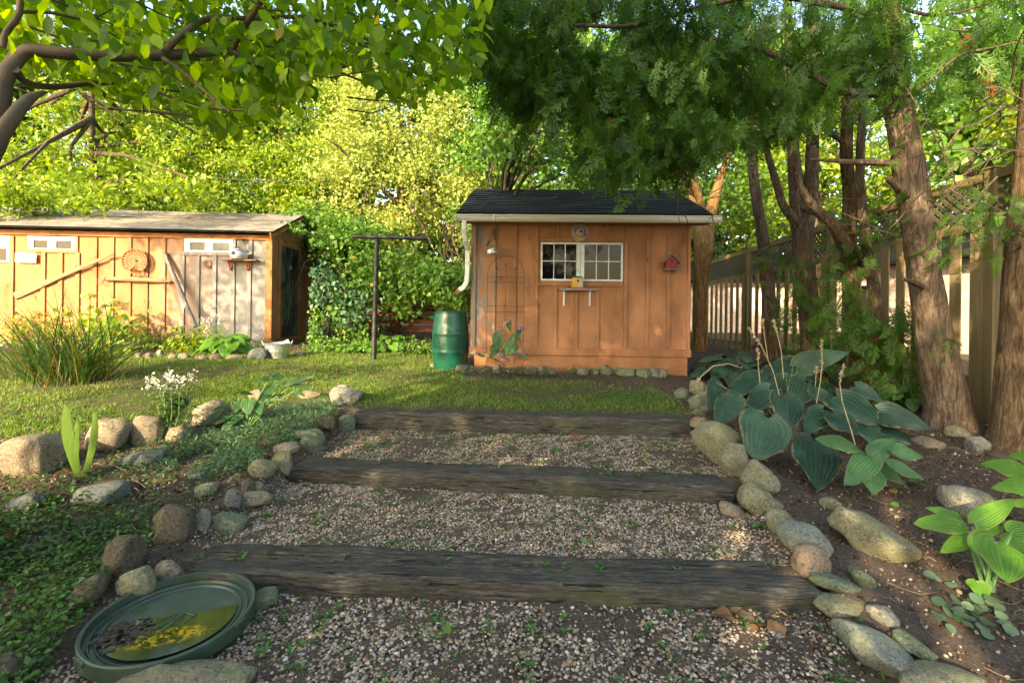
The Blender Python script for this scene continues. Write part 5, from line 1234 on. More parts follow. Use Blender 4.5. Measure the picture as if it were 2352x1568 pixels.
b_ = -(T[:, 2] - CAMZ) / T[:, 1] * F; a_ = T[:, 0] / T[:, 1] * F; u = CX + a_; v = HY + b_ + 42
k = (v < np.interp(u, *low) + 6) & (T[:, 1] > 2.2); T = T[k]; n_ = len(T)
A = rvec(R, n_) * .75 + np.array([.15, 0, -.75]); N = rvec(R, n_) * .75 + np.array([0, -.25, .75]); Lf = R.uniform(.055, .125, n_)
scatter("crown", LEAF8, frames(A, N, Lf, Lf * R.uniform(.62, .8, n_)), T - np.array(b0), M['lf_mag'], mg_, rnd=R.random(n_))

# ================================================================== cedars
def spray_tmpl(seed):
    R = np.random.default_rng(seed); vs, fs = [], []
    def quad(p, d, L, w):
        p = np.array(p); d = np.array(d) / np.linalg.norm(d); s = np.array([-d[1], d[0], 0]); i = len(vs)
        vs.extend([p, p + d * L * .45 + s * w, p + d * L + np.array([0, 0, -.02]), p + d * L * .45 - s * w]); fs.append((i, i + 1, i + 2, i + 3))
    quad((0, 0, 0), (0, 1, 0), 1.0, .020)
    for i in range(6):
        for s in (-1, 1):
            t = .08 + .14 * i + (.06 if s > 0 else 0); L = .38 * (1 - abs(t - .3) * 1.0) * R.uniform(.7, 1.2); a = s * R.uniform(.45, .75); z = R.uniform(-.25, .18)
            d = (math.sin(a), math.cos(a), z); quad((0, t, 0), d, L, .026)
            for kk, s2 in ((.35, 1), (.55, -1)):
                a2 = a + s2 * .65; quad((math.sin(a) * L * kk, t + math.cos(a) * L * kk, z * L * kk), (math.sin(a2), math.cos(a2), z), L * .5, .022)
    return [tuple(v) for v in vs], fs
SPR = spray_tmpl(4)
def sprays(name, parent, T, seed, size=(.16, .30), down=.9, mat='lf_cedar'):
    R = np.random.default_rng(seed); n_ = len(T); A = rvec(R, n_) * .7 + np.array([-.12, 0, -down]); N = rvec(R, n_) + np.array([0, -.4, .3]); L = R.uniform(*size, n_)
    return scatter(name, SPR, frames(A, N, L), T - np.array(parent.location), M[mat], parent, rnd=np.where(R.random(n_) < .006, .995, np.clip(R.normal(.45, .25, n_), 0, .97)))
def cedar(label, pts, rads, bark, seed):
    base = Vector(pts[0]); gz = g(base.x, base.y) - .08; base.z = min(base.z, gz) if abs(base.z - gz) < .6 else gz
    pts = [base] + list(pts[1:]); root = empty("cedar_tree", base, 0, label, "tree", "cedars growing along the fence")
    base2 = base + Vector((0, 0, .18)); tree_trunk(root, [base, base2.lerp(Vector(pts[1]), .06)] + pts[1:], [rads[0] * 1.6, rads[0] * 1.08] + list(rads[1:]), M[bark], n=20, wob=.07, seed=seed); return root
def stub(root, L, r, mat='cedar_bark'):
    tree_trunk(root, mp(L), r, M[mat], "branch", 8, .12, 3)
c_big = cedar("thick leaning cedar trunk between the blue hostas and the fence", mp([(2180, 975, 4.75), (2150, 800, 4.72), (2120, 610, 4.7), (2090, 400, 4.68), (2058, 200, 4.65), (2038, 0, 4.62), (2025, -250, 4.6), (2015, -600, 4.6)]), [.175, .155, .130, .132, .110, .098, .085, .05], 'cedar_bark', 1)
c_edge = cedar("cedar trunk cut by the picture's edge in front of the fence post", mp([(2345, 1030, 4.25), (2350, 800, 4.25), (2362, 560, 4.22), (2385, 300, 4.2), (2400, 0, 4.15), (2410, -500, 4.1)]), [.19, .165, .145, .135, .12, .07], 'cedar_bark2', 2)
c_fork = cedar("forked grey cedar trunk with low dark sprays", mp([(1872, 862, 6.8), (1858, 720, 6.8), (1845, 580, 6.8), (1832, 450, 6.8), (1822, 350, 6.8), (1812, 150, 6.75), (1810, -150, 6.7)]), [.15, .13, .128, .105, .08, .06, .03], 'cedar_bark', 3)
stub(c_fork, [(1848, 560, 6.8), (1862, 450, 6.75), (1866, 330, 6.7), (1868, 150, 6.7), (1862, -50, 6.6)], [.09, .10, .085, .07, .03])
stub(c_fork, [(1845, 545, 6.8), (1820, 500, 6.7), (1798, 470, 6.65), (1780, 410, 6.6), (1758, 330, 6.6), (1740, 200, 6.6)], [.07, .06, .055, .05, .04, .02])
c_thin = cedar("slim straight cedar trunk nearest the brown shed", mp([(1776, 790, 8.0), (1762, 640, 8.0), (1748, 520, 7.95), (1735, 440, 7.9), (1727, 350, 7.9), (1722, 150, 7.8), (1715, -100, 7.8)]), [.11, .10, .085, .08, .07, .05, .03], 'cedar_bark', 4)
c_mid = cedar("slender cedar cluster wrapped in hanging green sprays behind the blue hostas", mp([(1985, 878, 5.9), (1962, 735, 5.9), (1948, 590, 5.9), (1952, 450, 5.85), (1944, 350, 5.8), (1950, 150, 5.8), (1952, -150, 5.8)]), [.105, .092, .08, .075, .066, .055, .03], 'cedar_bark2', 5)
stub(c_mid, [(2030, 850, 5.8), (2012, 690, 5.75), (1992, 580, 5.7), (1980, 470, 5.65), (1975, 380, 5.6), (1985, 200, 5.6), (2000, -60, 5.6)], [.07, .065, .06, .052, .045, .04, .02], 'cedar_bark')
stub(c_mid, [(1978, 600, 5.85), (1940, 562, 5.6), (1914, 515, 5.45), (1878, 485, 5.35), (1850, 450, 5.3), (1832, 415, 5.3), (1822, 380, 5.3)], [.075, .075, .065, .055, .045, .035, .02])
stub(c_mid, [(1915, 512, 5.45), (1880, 490, 5.5), (1840, 480, 5.55), (1815, 468, 5.6)], [.04, .04, .03, .012])
stub(c_big, [(2095, 455, 4.7), (2070, 440, 4.55), (2050, 420, 4.5), (2038, 410, 4.45)], [.045, .035, .03, .02])
stub(c_big, [(2130, 665, 4.7), (2100, 650, 4.5), (2075, 640, 4.4)], [.035, .025, .010])
stub(c_big, [(2075, 376, 4.7), (2000, 374, 4.6), (1920, 370, 4.5), (1860, 366, 4.4)], [.035, .03, .02, .008])
# long limbs reaching left over the shed
for L, r in (([(2040, 215, 4.65), (1960, 215, 4.6), (1890, 185, 4.6), (1820, 150, 4.6), (1738, 111, 4.6), (1640, 90, 4.6), (1540, 100, 4.6)], [.06, .06, .055, .05, .04, .03, .012]),
             ([(1820, 320, 6.8), (1760, 265, 6.3), (1704, 250, 6.0), (1640, 245, 5.8), (1570, 240, 5.6), (1465, 223, 5.4), (1380, 240, 5.3), (1300, 270, 5.2)], [.05, .045, .04, .035, .03, .025, .02, .008]),
             ([(1940, 330, 5.8), (1880, 290, 5.6), (1800, 262, 5.4), (1700, 200, 5.3), (1600, 175, 5.2), (1480, 160, 5.1), (1380, 130, 5.0), (1250, 140, 5.0), (1160, 170, 5.0)], [.045, .042, .04, .036, .032, .026, .02, .014, .006]),
             ([(1725, 300, 7.9), (1640, 260, 6.8), (1560, 270, 6.4), (1450, 300, 6.2), (1350, 330, 6.1)], [.04, .035, .03, .02, .008]),
             ([(2040, 40, 4.6), (1900, 10, 4.5), (1750, -10, 4.4), (1600, 20, 4.4), (1450, 60, 4.4), (1300, 60, 4.4), (1180, 90, 4.4)], [.05, .045, .04, .035, .03, .02, .008]),
             ([(2065, 230, 4.65), (2120, 200, 4.4), (2200, 130, 4.2), (2280, 110, 4.1), (2360, 90, 4.0)], [.025, .022, .018, .012, .006]),
             ([(2095, 430, 4.7), (2140, 400, 4.5), (2180, 330, 4.4), (2240, 260, 4.3), (2330, 200, 4.2)], [.02, .018, .015, .012, .006]),
             ([(2150, 560, 4.3), (2180, 470, 4.2), (2200, 440, 4.1), (2140, 300, 4.1), (2080, 200, 4.2)], [.006, .008, .010, .008, .004]),
             ([(2050, 10, 4.6), (2130, 35, 4.3), (2220, 25, 4.2), (2330, -20, 4.1)], [.028, .024, .018, .01])):
    r = [q * .62 for q in r]; stub(c_big if L[0][0] > 2030 else (c_fork if L[0][2] == 6.8 else (c_thin if L[0][2] > 7 else c_mid)), L, r)
# thin bare twigs hanging in the gaps
m = MB(); R = np.random.default_rng(66); lb = Vector(c_mid.location)
for _ in range(120):
    u0 = R.uniform(1560, 2350); v0 = R.uniform(60, 560); Y = R.uniform(4.3, 7.2) if u0 < 2150 else R.uniform(3.6, 4.6); q = P(u0, v0, Y); d = Vector((R.normal(), R.normal() * .6, R.normal() * .45)); d.normalize(); pts = [q]; dd = d.copy()
    for s in range(6): dd = (dd + Vector((R.normal() * .22, R.normal() * .22, R.normal() * .2 - .04))).normalized(); pts.append(pts[-1] + dd * R.uniform(.07, .17))
    m.tube([p - lb for p in pts], [.007, .006, .005, .0045, .004, .003, .0015], 5)
o = m.build("bare_twigs", M['twig'], c_mid, fixn=False); o["kind"] = "stuff"
cedx = {id(c_big): 0}
def reg(u, v, seed, n_, ylo, yhi, ulo, uhi, vlo, vhi, cap, ragged=25, thin=None, gap=.0):
    R = np.random.default_rng(seed); out = []
    while len(out) < n_:
        a = R.uniform(ulo, uhi); b = R.uniform(vlo, vhi)
        if b > np.interp(a, *cap) + R.normal() * ragged: continue
        if thin is not None and R.random() > np.interp(a, *thin): continue
        Y = R.uniform(ylo, yhi); q = P(a, b, Y)
        if noise.noise(q * 1.7 + Vector((seed, 0, 0))) + .5 * noise.noise(q * 4.5) < gap + R.normal() * .12: continue
        if q.z > 5.1 or (q.y > 6.3 and q.z < 3.55 and q.x < 2.9): continue
        out.append(q)
    return np.array(out)
capL = ([1080, 1100, 1130, 1160, 1200, 1250, 1300, 1350, 1400, 1450, 1500, 1560, 1600, 1640, 1700, 1800, 1900, 2000, 2100, 2360], [40, 115, 180, 225, 250, 272, 312, 360, 382, 400, 396, 396, 360, 330, 310, 290, 265, 245, 225, 150])
thn = ([1080, 1600, 1700, 1850, 2000, 2100, 2360], [1, 1, .85, .66, .58, .5, .45])
A_ = reg(0, 0, 1, 5600, 4.1, 6.6, 1085, 2400, -60, 470, capL, thin=thn, gap=.16)
B_ = reg(0, 0, 2, 500, 3.4, 6.8, 1085, 2400, -900, -40, ([0, 3000], [0, 0]), thin=thn, gap=-.12)
allS = np.concatenate([A_, B_]); tr_ = [(c_big, 1.0), (c_mid, .9), (c_fork, 1.1), (c_thin, 1.3), (c_edge, 1.6)]
D = np.stack([np.abs(allS[:, 0] - c.location.x) * w + np.abs(allS[:, 1] - c.location.y) * 1.5 * w + R.normal(0, .5, len(allS)) for c, w in tr_], 1); wi = D.argmin(1)
for k, (c, w) in enumerate(tr_):
    if (wi == k).sum(): sprays("crown", c, allS[wi == k], 300 + k, (.15, .34))
# low hanging sprays on the trunks
def cluster(c, items, seed, size=(.12, .26)):
    R = np.random.default_rng(seed); o_ = []
    for (u, v, Y, su, sv, n_) in items:
        for _ in range(n_): q = P(u + R.normal() * su, v + R.normal() * sv, Y + R.normal() * .18); o_.append(q)
    sprays("low_sprays", c, np.array(o_), seed, size, .5)
cluster(c_mid, [(1935, 690, 5.75, 20, 60, 55), (1960, 620, 5.7, 25, 50, 60), (1990, 760, 5.6, 40, 45, 75), (2050, 790, 5.4, 35, 40, 110), (2070, 850, 5.3, 25, 40, 60), (1930, 780, 5.7, 30, 40, 70), (2080, 740, 5.2, 22, 20, 35), (1975, 540, 5.7, 30, 50, 45)], 61)
cluster(c_fork, [(1850, 720, 6.6, 25, 35, 60), (1820, 690, 6.6, 22, 30, 40), (1870, 800, 6.5, 25, 40, 60), (1845, 640, 6.6, 22, 30, 20), (1780, 560, 7, 18, 40, 22)], 62)
cluster(c_big, [(2160, 780, 4.5, 14, 16, 12), (2175, 470, 4.3, 50, 35, 24), (2290, 480, 4.0, 30, 18, 30), (2270, 540, 4.1, 30, 30, 26), (2100, 270, 4.4, 30, 50, 34), (2200, 520, 4.3, 30, 50, 18)], 63, (.10, .2))

leafy("walnut_tree", "tree standing outside the frame beside the long shed, dappling its grey boards", (-9.4, 2.7), [(-8.9, 3.0, 4.2, .85, .6, 1.15), (-9.9, 2.9, 5.6, .9, .8, .6)], 150, 18, .12, 'lf_mid', 181, spread=.16, k=3, tr=.12, group="trees just outside the frame")
leafy("added_shade_bush", "tall loose unseen bush added outside the frame to throw streaks of shade across the lawn", (-5.8, 2.5), [(-5.8, 2.6, 1.9, .9, .5, .45), (-5.2, 2.2, 2.6, .5, .4, .3), (-6.9, 2.8, 2.4, .7, .4, .35)], 75, 16, .10, 'lf_mid', 182, spread=.14, k=3, tr=.05, cat="shrub", group="trees just outside the frame")  # unseen bush, added only to streak the lawn with shade
# ================================================================== unseen trees added behind the photographer to cast the shade on the steps
M['lf_shade'] = lm_("added_shade_tree_leaf", (.02, .05, .01), (.05, .10, .02), .12)
for i, (x, y) in enumerate(((-5.7, -4.6), (-3.1, -4.2), (-.3, -4.8))):
    bl = [(x, y, 2.2, 1.7, 1.0, 2.2), (x + .2, y, 4.9 if i < 2 else 4.2, 1.8, 1.1, 1.9), (x - .1, y, 7.4, 1.7, 1.0, 1.3)][:2 if i == 2 else 3]
    leafy("added_shade_tree", ("added shade-casting tree behind the viewer on the lid side", "added shade-casting tree straight behind the viewer", "added shade-casting tree behind the viewer on the hosta side")[i], (x, y), bl, 610 if i < 2 else 440, 12, .30, 'lf_shade', 160 + i, spread=.32, k=1, tr=.2, group="unseen trees added behind the viewer to shade the steps", inner=.05)
# ================================================================== hostas
def hosta_leaf(root, base, tip, width, mat, up=(0, -.55, .8), ripple=.006, ribs=9, cup=.16, droop=.12, seed=0, nu=37, nt=14, fold=.10, lab=None):
    """one ribbed heart-shaped blade from base (stalk end) to tip"""
    base, tip = Vector(base), Vector(tip); d = tip - base; L = d.length; d.normalize(); x = d.cross(Vector(up)).normalized(); z = x.cross(d)
    R = np.random.default_rng(seed); ph = R.uniform(0, 6)
    i = np.linspace(-1, 1, nu); t = np.linspace(0, 1, nt)
    S, Tt = np.meshgrid(i, t)
    hw = np.sin(np.pi * np.clip(Tt, 0, 1) ** .60) ** .72 * (1 - .12 * Tt) * width / 2
    hw = np.where(Tt < .001, width * .10, hw); hw = np.where(Tt > .999, 0.0, hw)
    lobe = -.13 * L * np.abs(S) ** 1.5 * (1 - Tt) ** 2.5
    bend = R.uniform(-.10, .10) * L; yy = Tt * L + lobe; xx = S * hw + bend * Tt ** 2 * (1 - Tt * .3)
    conv = S * ribs * 1.0
    zz = ripple * np.cos(conv * np.pi) * np.clip(np.sin(np.pi * Tt), 0, 1) ** .4 * np.clip(hw / (width / 2), .25, 1)
    zz = zz + cup * width * (S ** 2) * .5 * (1 - Tt) - fold * width * np.exp(-(S / .08) ** 2) * .18
    zz = zz - droop * L * (Tt ** 2.2) + droop * L * Tt * .55 + .07 * width * np.sin(Tt * 6 + ph) * S * np.abs(S) + .035 * width * np.sin(Tt * 13 + ph * 2 + S) * S ** 2 + .05 * width * np.sin(ph * 3 + Tt * 3) * S
    V = np.array(base)[None, :] + xx.reshape(-1, 1) * np.array(x) + yy.reshape(-1, 1) * np.array(d) + zz.reshape(-1, 1) * np.array(z)
    V = V - np.array(root.location)
    idx = np.arange(nu * nt).reshape(nt, nu); q = np.stack([idx[:-1, :-1], idx[:-1, 1:], idx[1:, 1:], idx[1:, :-1]], -1).reshape(-1, 4)
    me = np_mesh("leaf", V, q.ravel(), np.full(len(q), 4)); 
    uvl = me.uv_layers.new(name="UVMap"); lv = q.ravel(); uu = ((S.ravel() + 1) / 2)[lv]; vv = Tt.ravel()[lv]
    uvl.data.foreach_set("uv", np.stack([uu, vv], 1).ravel().astype(np.float32))
    o = link_mesh("leaf", me, mat, root, True)
    if lab: o["label"] = lab
    return o
def hosta_mat(name, a, b, vein, tr=.18, rough=.42, edge=None):
    n = NT(name); uv = n.new("ShaderNodeTexCoord").outputs["UV"]; sp = n.new("ShaderNodeSeparateXYZ", {0: uv}); oi = n.new("ShaderNodeObjectInfo").outputs["Random"]
    u_ = n.math('ABSOLUTE', n.math('SUBTRACT', sp.outputs[0], .5)); 
    c = n.mix(oi, a, b); nz = n.noise(n.coord("Object"), 14, 5, .6); c = n.mix(n.ramp(nz, [(.35, .35), (.65, 0.0)]), c, tuple(x * .55 for x in a))
    w = n.math('COSINE', n.math('MULTIPLY', u_, 2 * 9 * math.pi)); c = n.mix(n.ramp(w, [(.0, .0), (.10, .35)]) if False else n.math('MULTIPLY', n.ramp(w, [(.05, .5), (.3, 0.0)]), .45), c, vein)
    c = n.mix(n.ramp(u_, [(.006, .9), (.018, 0.0)]), c, tuple(min(1, x * 1.8) for x in vein))
    if edge: c = n.mix(n.ramp(n.math('ADD', u_, n.math('MULTIPLY', nz, .12)), [(.40, 0.0), (.44, 1.0)]), c, edge)
    hole = n.noise(n.coord("Object"), 34, 3); c = n.mix(n.ramp(hole, [(.70, 0.0), (.72, .8)]), c, (.22, .17, .08))
    if not edge: c = n.mix(n.ramp(n.math('ADD', u_, n.math('MULTIPLY', n.noise(n.coord('Object'), 22, 4), .22)), [(.585, 0.0), (.61, .75)]), c, (.24, .18, .07))
    c = n.mix(n.ramp(n.noise(n.coord('Object'), 5, 4), [(.5, 0.0), (.7, .35)]), c, tuple(min(1, q * 1.9) for q in b))
    b_ = n.pbr(c, rough, normal=n.bump(nz, .15, .01), spec=.45); t = n.new("ShaderNodeBsdfTranslucent", {"Color": n.mix(1.0, c, (1.9, 2.0, .6), 'MULTIPLY')}).outputs[0]
    return n.done(n.new("ShaderNodeMixShader", {0: tr, 1: b_, 2: t}).outputs[0])
M['h_blue'] = hosta_mat("blue_hosta_leaf", (.014, .046, .027), (.038, .098, .052), (.012, .034, .022), .15, .5)
M['h_green'] = hosta_mat("green_hosta_leaf", (.04, .12, .035), (.07, .17, .055), (.04, .10, .035), .22)
M['h_lime'] = hosta_mat("lime_hosta_leaf", (.07, .20, .014), (.12, .27, .024), (.06, .16, .012), .35)
M['h_var'] = hosta_mat("variegated_hosta_leaf", (.035, .11, .07), (.05, .15, .08), (.03, .08, .05), .15, .45, (.62, .66, .42))
M['stalk'] = plain("green_leaf_stalk", (.10, .21, .06), .5, scale=9)
M['dead'] = plain('dead_twig', (.17, .125, .08), .85, scale=20, bump=.3)
M['dry_stalk'] = plain("dry_flower_stalk", (.42, .34, .20), .8, scale=20, bump=.3)
def petiole(root, a, b, r=.006):
    a, b = Vector(a) - root.location, Vector(b) - root.location; m_ = a.lerp(b, .5); m_.z = max(a.z, b.z) * .6 + min(a.z, b.z) * .4 + .01
    MB().tube([a, m_, b], [r * 1.2, r, r * .8], 6).build("leaf_stalk", M['stalk'], root, True, fixn=False)
def hosta_px(label, foot, leaves, mat, conv, upv=(0, -.6, .75), pet=True, group="hostas growing in the beds", ripple=.006, r=.006):
    """leaves: (base xy, tip xy, width in view units, depth at base, depth at tip)"""
    k = (conv(100, 0)[0] - conv(0, 0)[0]) / 100; root = empty("hosta_plant", foot, 0, label, "hosta", group)
    for i, (bx, by, tx, ty, w, yb, yt) in enumerate(leaves):
        a = P(*conv(bx, by), yb); b = P(*conv(tx, ty), yt); wid = w * k / F * (yb + yt) / 2
        hosta_leaf(root, a, b, wid * 1.04, mat, up=upv, seed=i + 7 * len(leaves), ripple=ripple * wid / .2)
        if pet: petiole(root, Vector(foot) + Vector((.02 * math.cos(i * 2.4), .02 * math.sin(i * 2.4), .0)), a, r)
    return root
def hosta_radial(label, foot, n_, L, mat, seed, spread=.35, h=.28, group="hostas growing in the beds", arc=(0, 2 * math.pi), up=(0, -.25, .9), name="hosta_plant"):
    R = np.random.default_rng(seed); foot = Vector(foot); root = empty(name, foot, 0, label, "hosta", group)
    for i in range(n_):
        a = arc[0] + (arc[1] - arc[0]) * ((i * .618) % 1) ; ring = (i / n_); rad = spread * (.25 + .75 * ring); hh = h * (1.05 - .6 * ring) * R.uniform(.85, 1.15)
        b = foot + Vector((math.cos(a) * rad, math.sin(a) * rad, hh)); l = L * R.uniform(.7, 1.15); dn = .15 + .75 * ring * R.uniform(.6, 1.2)
        t = b + Vector((math.cos(a + R.normal() * .3), math.sin(a + R.normal() * .3), -dn)).normalized() * l
        hosta_leaf(root, b, t, l * R.uniform(.62, .8), mat, up=(math.cos(a) * .45, math.sin(a) * .45 - .25, .9), seed=seed * 50 + i, nu=29, nt=10, ripple=.0045 * l / .2)
        petiole(root, foot, b, .005)
    return root
f1 = G(*c7(640, 470)); f1.y += .25; f1.z = g(f1.x, f1.y)
hosta_px("largest blue-green hosta with huge ribbed leaves spilling over the curb stones", f1, [
 (470, 335, 425, 528, 245, 3.95, 3.72), (315, 240, 225, 362, 122, 4.55, 4.35), (648, 168, 590, 268, 135, 4.75, 4.5), (552, 228, 585, 388, 165, 4.3, 4.05),
 (478, 200, 375, 305, 115, 4.75, 4.55), (436, 140, 285, 222, 112, 5.0, 4.7), (790, 235, 985, 350, 205, 4.55, 4.15), (995, 305, 1262, 385, 135, 4.35, 4.05),
 (690, 445, 715, 668, 215, 3.85, 3.45), (730, 300, 640, 392, 105, 4.45, 4.3), (775, 315, 900, 415, 125, 4.3, 4.05), (905, 360, 1010, 470, 125, 4.25, 4.0),
 (1000, 385, 1140, 440, 100, 4.3, 4.05), (610, 95, 858, 15, 118, 5.2, 4.9), (590, 75, 420, 165, 105, 5.3, 5.1), (690, 200, 780, 300, 110, 4.7, 4.5), (640, 280, 560, 380, 90, 4.6, 4.5),
 (230, 165, 200, 300, 75, 4.9, 4.7), (350, 190, 300, 290, 90, 4.9, 4.7), (880, 190, 1010, 260, 110, 4.8, 4.6), (560, 150, 480, 240, 95, 5.0, 4.8)], M['h_blue'], c7, upv=(-.05, -.7, .65), ripple=.007)
f2 = G(1985, 1100); hosta_px("small fresh green hosta in front of the big blue one", f2, [(872, 470, 682, 412, 82, 3.55, 3.5), (955, 518, 832, 640, 118, 3.5, 3.35), (952, 572, 968, 690, 120, 3.45, 3.3), (958, 508, 1068, 412, 88, 3.5, 3.55), (1042, 478, 1216, 520, 95, 3.5, 3.45), (1034, 545, 1212, 612, 80, 3.45, 3.4), (1000, 560, 1130, 640, 100, 3.6, 3.6), (940, 520, 860, 560, 60, 3.6, 3.6)], M['h_green'], c7, upv=(0, -.6, .75))
f3 = G(*c7(1505, 1135)); 
hosta_px("bright lime hosta with glossy leaves on thick stalks at the picture's edge", f3, [(1366, 832, 1168, 830, 105, 2.75, 2.75), (1372, 818, 1212, 745, 85, 2.8, 2.85), (1402, 892, 1282, 958, 72, 2.7, 2.65), (1440, 822, 1628, 702, 92, 2.75, 2.75), (1535, 908, 1575, 1088, 240, 2.6, 2.45), (1452, 862, 1584, 828, 62, 2.8, 2.8), (1448, 1096, 1475, 1182, 92, 2.52, 2.45), (1610, 865, 1720, 830, 95, 2.7, 2.7), (1580, 915, 1720, 905, 90, 2.75, 2.75)], M['h_lime'], c7, r=.009)
f4 = G(2400, 1225); hosta_px("glossy green hosta leaning in from the photo's edge below the nearest cedar", f4, [(1690, 590, 1472, 556, 118, 3.2, 3.15), (1720, 660, 1522, 655, 100, 3.1, 3.05), (1740, 740, 1600, 725, 70, 3.05, 3.0), (1730, 540, 1600, 500, 90, 3.3, 3.3)], M['h_lime'], c7, r=.008)
hosta_radial("broad hosta filling the bed by the shed corner and the fence", G(1680, 880), 30, .27, M['h_blue'], 5, .42, .34)
hosta_radial("second broad hosta behind the curb top, under the dry flower stalks", G(1800, 905), 30, .28, M['h_blue'], 6, .45, .36)
hosta_radial("hosta at the foot of the slim cedar", G(1860, 862), 22, .26, M['h_blue'], 8, .40, .34)
hosta_radial("dark hosta in the shade between the cluster cedar and the leaning cedar", G(2090, 935), 16, .18, M['h_green'], 9, .25, .20)
hosta_radial("little hosta tuft at the fence-side edge of the blue hostas", G(1640, 862), 14, .22, M['h_blue'], 11, .25, .25)
# dry flower stalks
def stalk(L, label, seedhead=.33, Y=4.3):
    pts = [P(*c4(x, y), Y - i * .04) for i, (x, y) in enumerate(L)]; o = MB(); b = pts[0]; o.tube([p - b for p in pts], [.0042] * (len(pts) - 1) + [.0025], 6); R = np.random.default_rng(int(L[0][0]))
    r = empty("flower_stalk", b, 0, label, "flower stalk", "dry hosta flower stalks"); o.build("stem", M['dry_stalk'], r, True)
    n_ = 46; t = 1 - R.random(n_) * seedhead; seg = np.array([p - b for p in pts]); ii = np.clip((t * (len(pts) - 1)).astype(int), 0, len(pts) - 2); fr = t * (len(pts) - 1) - ii
    T = seg[ii] * (1 - fr[:, None]) + seg[ii + 1] * fr[:, None]; A = rvec(R, n_) + np.array([0, 0, -.3]); scatter("seed_head", LEAF4, frames(A, rvec(R, n_), .024, .013), T, M['dry_stalk'], r)
stalk([(610, 1290), (570, 1130), (510, 1000), (440, 895)], "dry stalk leaning toward the shed above the blue hostas")
stalk([(625, 1170), (612, 1020), (590, 920), (568, 850)], "tallest dry stalk in front of the slim cedar", Y=4.9)
stalk([(800, 1300), (822, 1180), (832, 1080), (826, 960)], "brown-tipped dry stalk in front of the dark low sprays", Y=4.5)
stalk([(1022, 1568), (985, 1440), (938, 1290), (925, 1190), (950, 1090)], "long curved pale stalk in front of the biggest blue leaf", .2, Y=3.7)
stalk([(500, 1200), (490, 1100), (487, 1000)], "short dry stalk among the blue hostas", Y=4.8)
stalk([(400, 1110), (330, 1088), (250, 1100), (195, 1145), (165, 1178)], "pale stalk arching over toward the curb stones", .1, Y=4.9)
stalk([(545, 1080), (525, 960), (513, 850)], "thin dry stalk right before the far fence panel", Y=5.4)
stalk([(795, 1210), (798, 1150), (800, 1100)], "stub of a dry stalk beside the brown-tipped one", Y=4.7)
# leggy hosta, left bank
c5b = lambda x, y: (245 + x * .26041, 845.2 + y * .26041)     # from the view of the left bank
lg = [(1530, 60, 1450, 130, 90), (1440, 85, 1305, 120, 60), (1480, 150, 1380, 225, 95), (1550, 150, 1860, 65, 60), (1640, 150, 1790, 170, 40), (1280, 225, 1175, 215, 65), (1250, 285, 1265, 400, 130), (1345, 310, 1350, 410, 85), (1200, 300, 1130, 390, 70), (1230, 350, 1145, 400, 80), (1180, 415, 1070, 515, 85), (1100, 405, 935, 500, 60), (1010, 370, 860, 500, 75), (1075, 315, 920, 380, 45), (1400, 280, 1575, 272, 30), (1660, 200, 1760, 235, 45), (1420, 230, 1350, 290, 40), (1110, 420, 1020, 590, 90)]
fl5 = G(570, 985); hosta_px("leggy grey-green hosta leaning over the sunlit bank stones", fl5, [(a, b, c, d, w, 4.55, 4.42) for a, b, c, d, w in lg], M['h_green'], c5b, upv=(0, -.75, .6), r=.005)
# smaller hostas
hosta_radial("lime hosta spilling over the edging stones of the long shed", G(520, 812), 26, .27, M['h_lime'], 12, .34, .30)
hosta_radial("small hosta in the shade beside the clothesline post", G(850, 812), 14, .17, M['h_lime'], 13, .20, .18)
hosta_radial("yellow-tipped hosta between clothesline post and rain barrel", G(900, 806), 18, .22, M['h_lime'], 14, .26, .24)
hosta_radial("little hosta under the vine bank left of the clothesline post", G(800, 812), 10, .14, M['h_lime'], 15, .16, .15)
k = G(1372, 852); k.y += .12; vh = empty("hosta_plant", k, 0, "white-edged variegated hosta in the stone-edged bed of the brown shed", "hosta", "hostas growing in the beds")
for i, (bx, by, tx, ty, w) in enumerate([(1140, 1385, 1190, 1315, 34), (1150, 1400, 1200, 1345, 30), (1100, 1390, 1015, 1375, 22), (1110, 1400, 1040, 1400, 24), (1120, 1395, 1075, 1420, 28), (1160, 1400, 1215, 1415, 26), (1130, 1400, 1120, 1360, 24), (1150, 1410, 1175, 1430, 26)]):
    a = P(*c3(bx, by), k.y); b = P(*c3(tx, ty), k.y - .04); hosta_leaf(vh, a, b, w * .3125 / F * 6.8 * 1.3, M['h_var'], up=(0, -.8, .5), nu=17, nt=9, ripple=.001, seed=i); petiole(vh, k, a, .003)

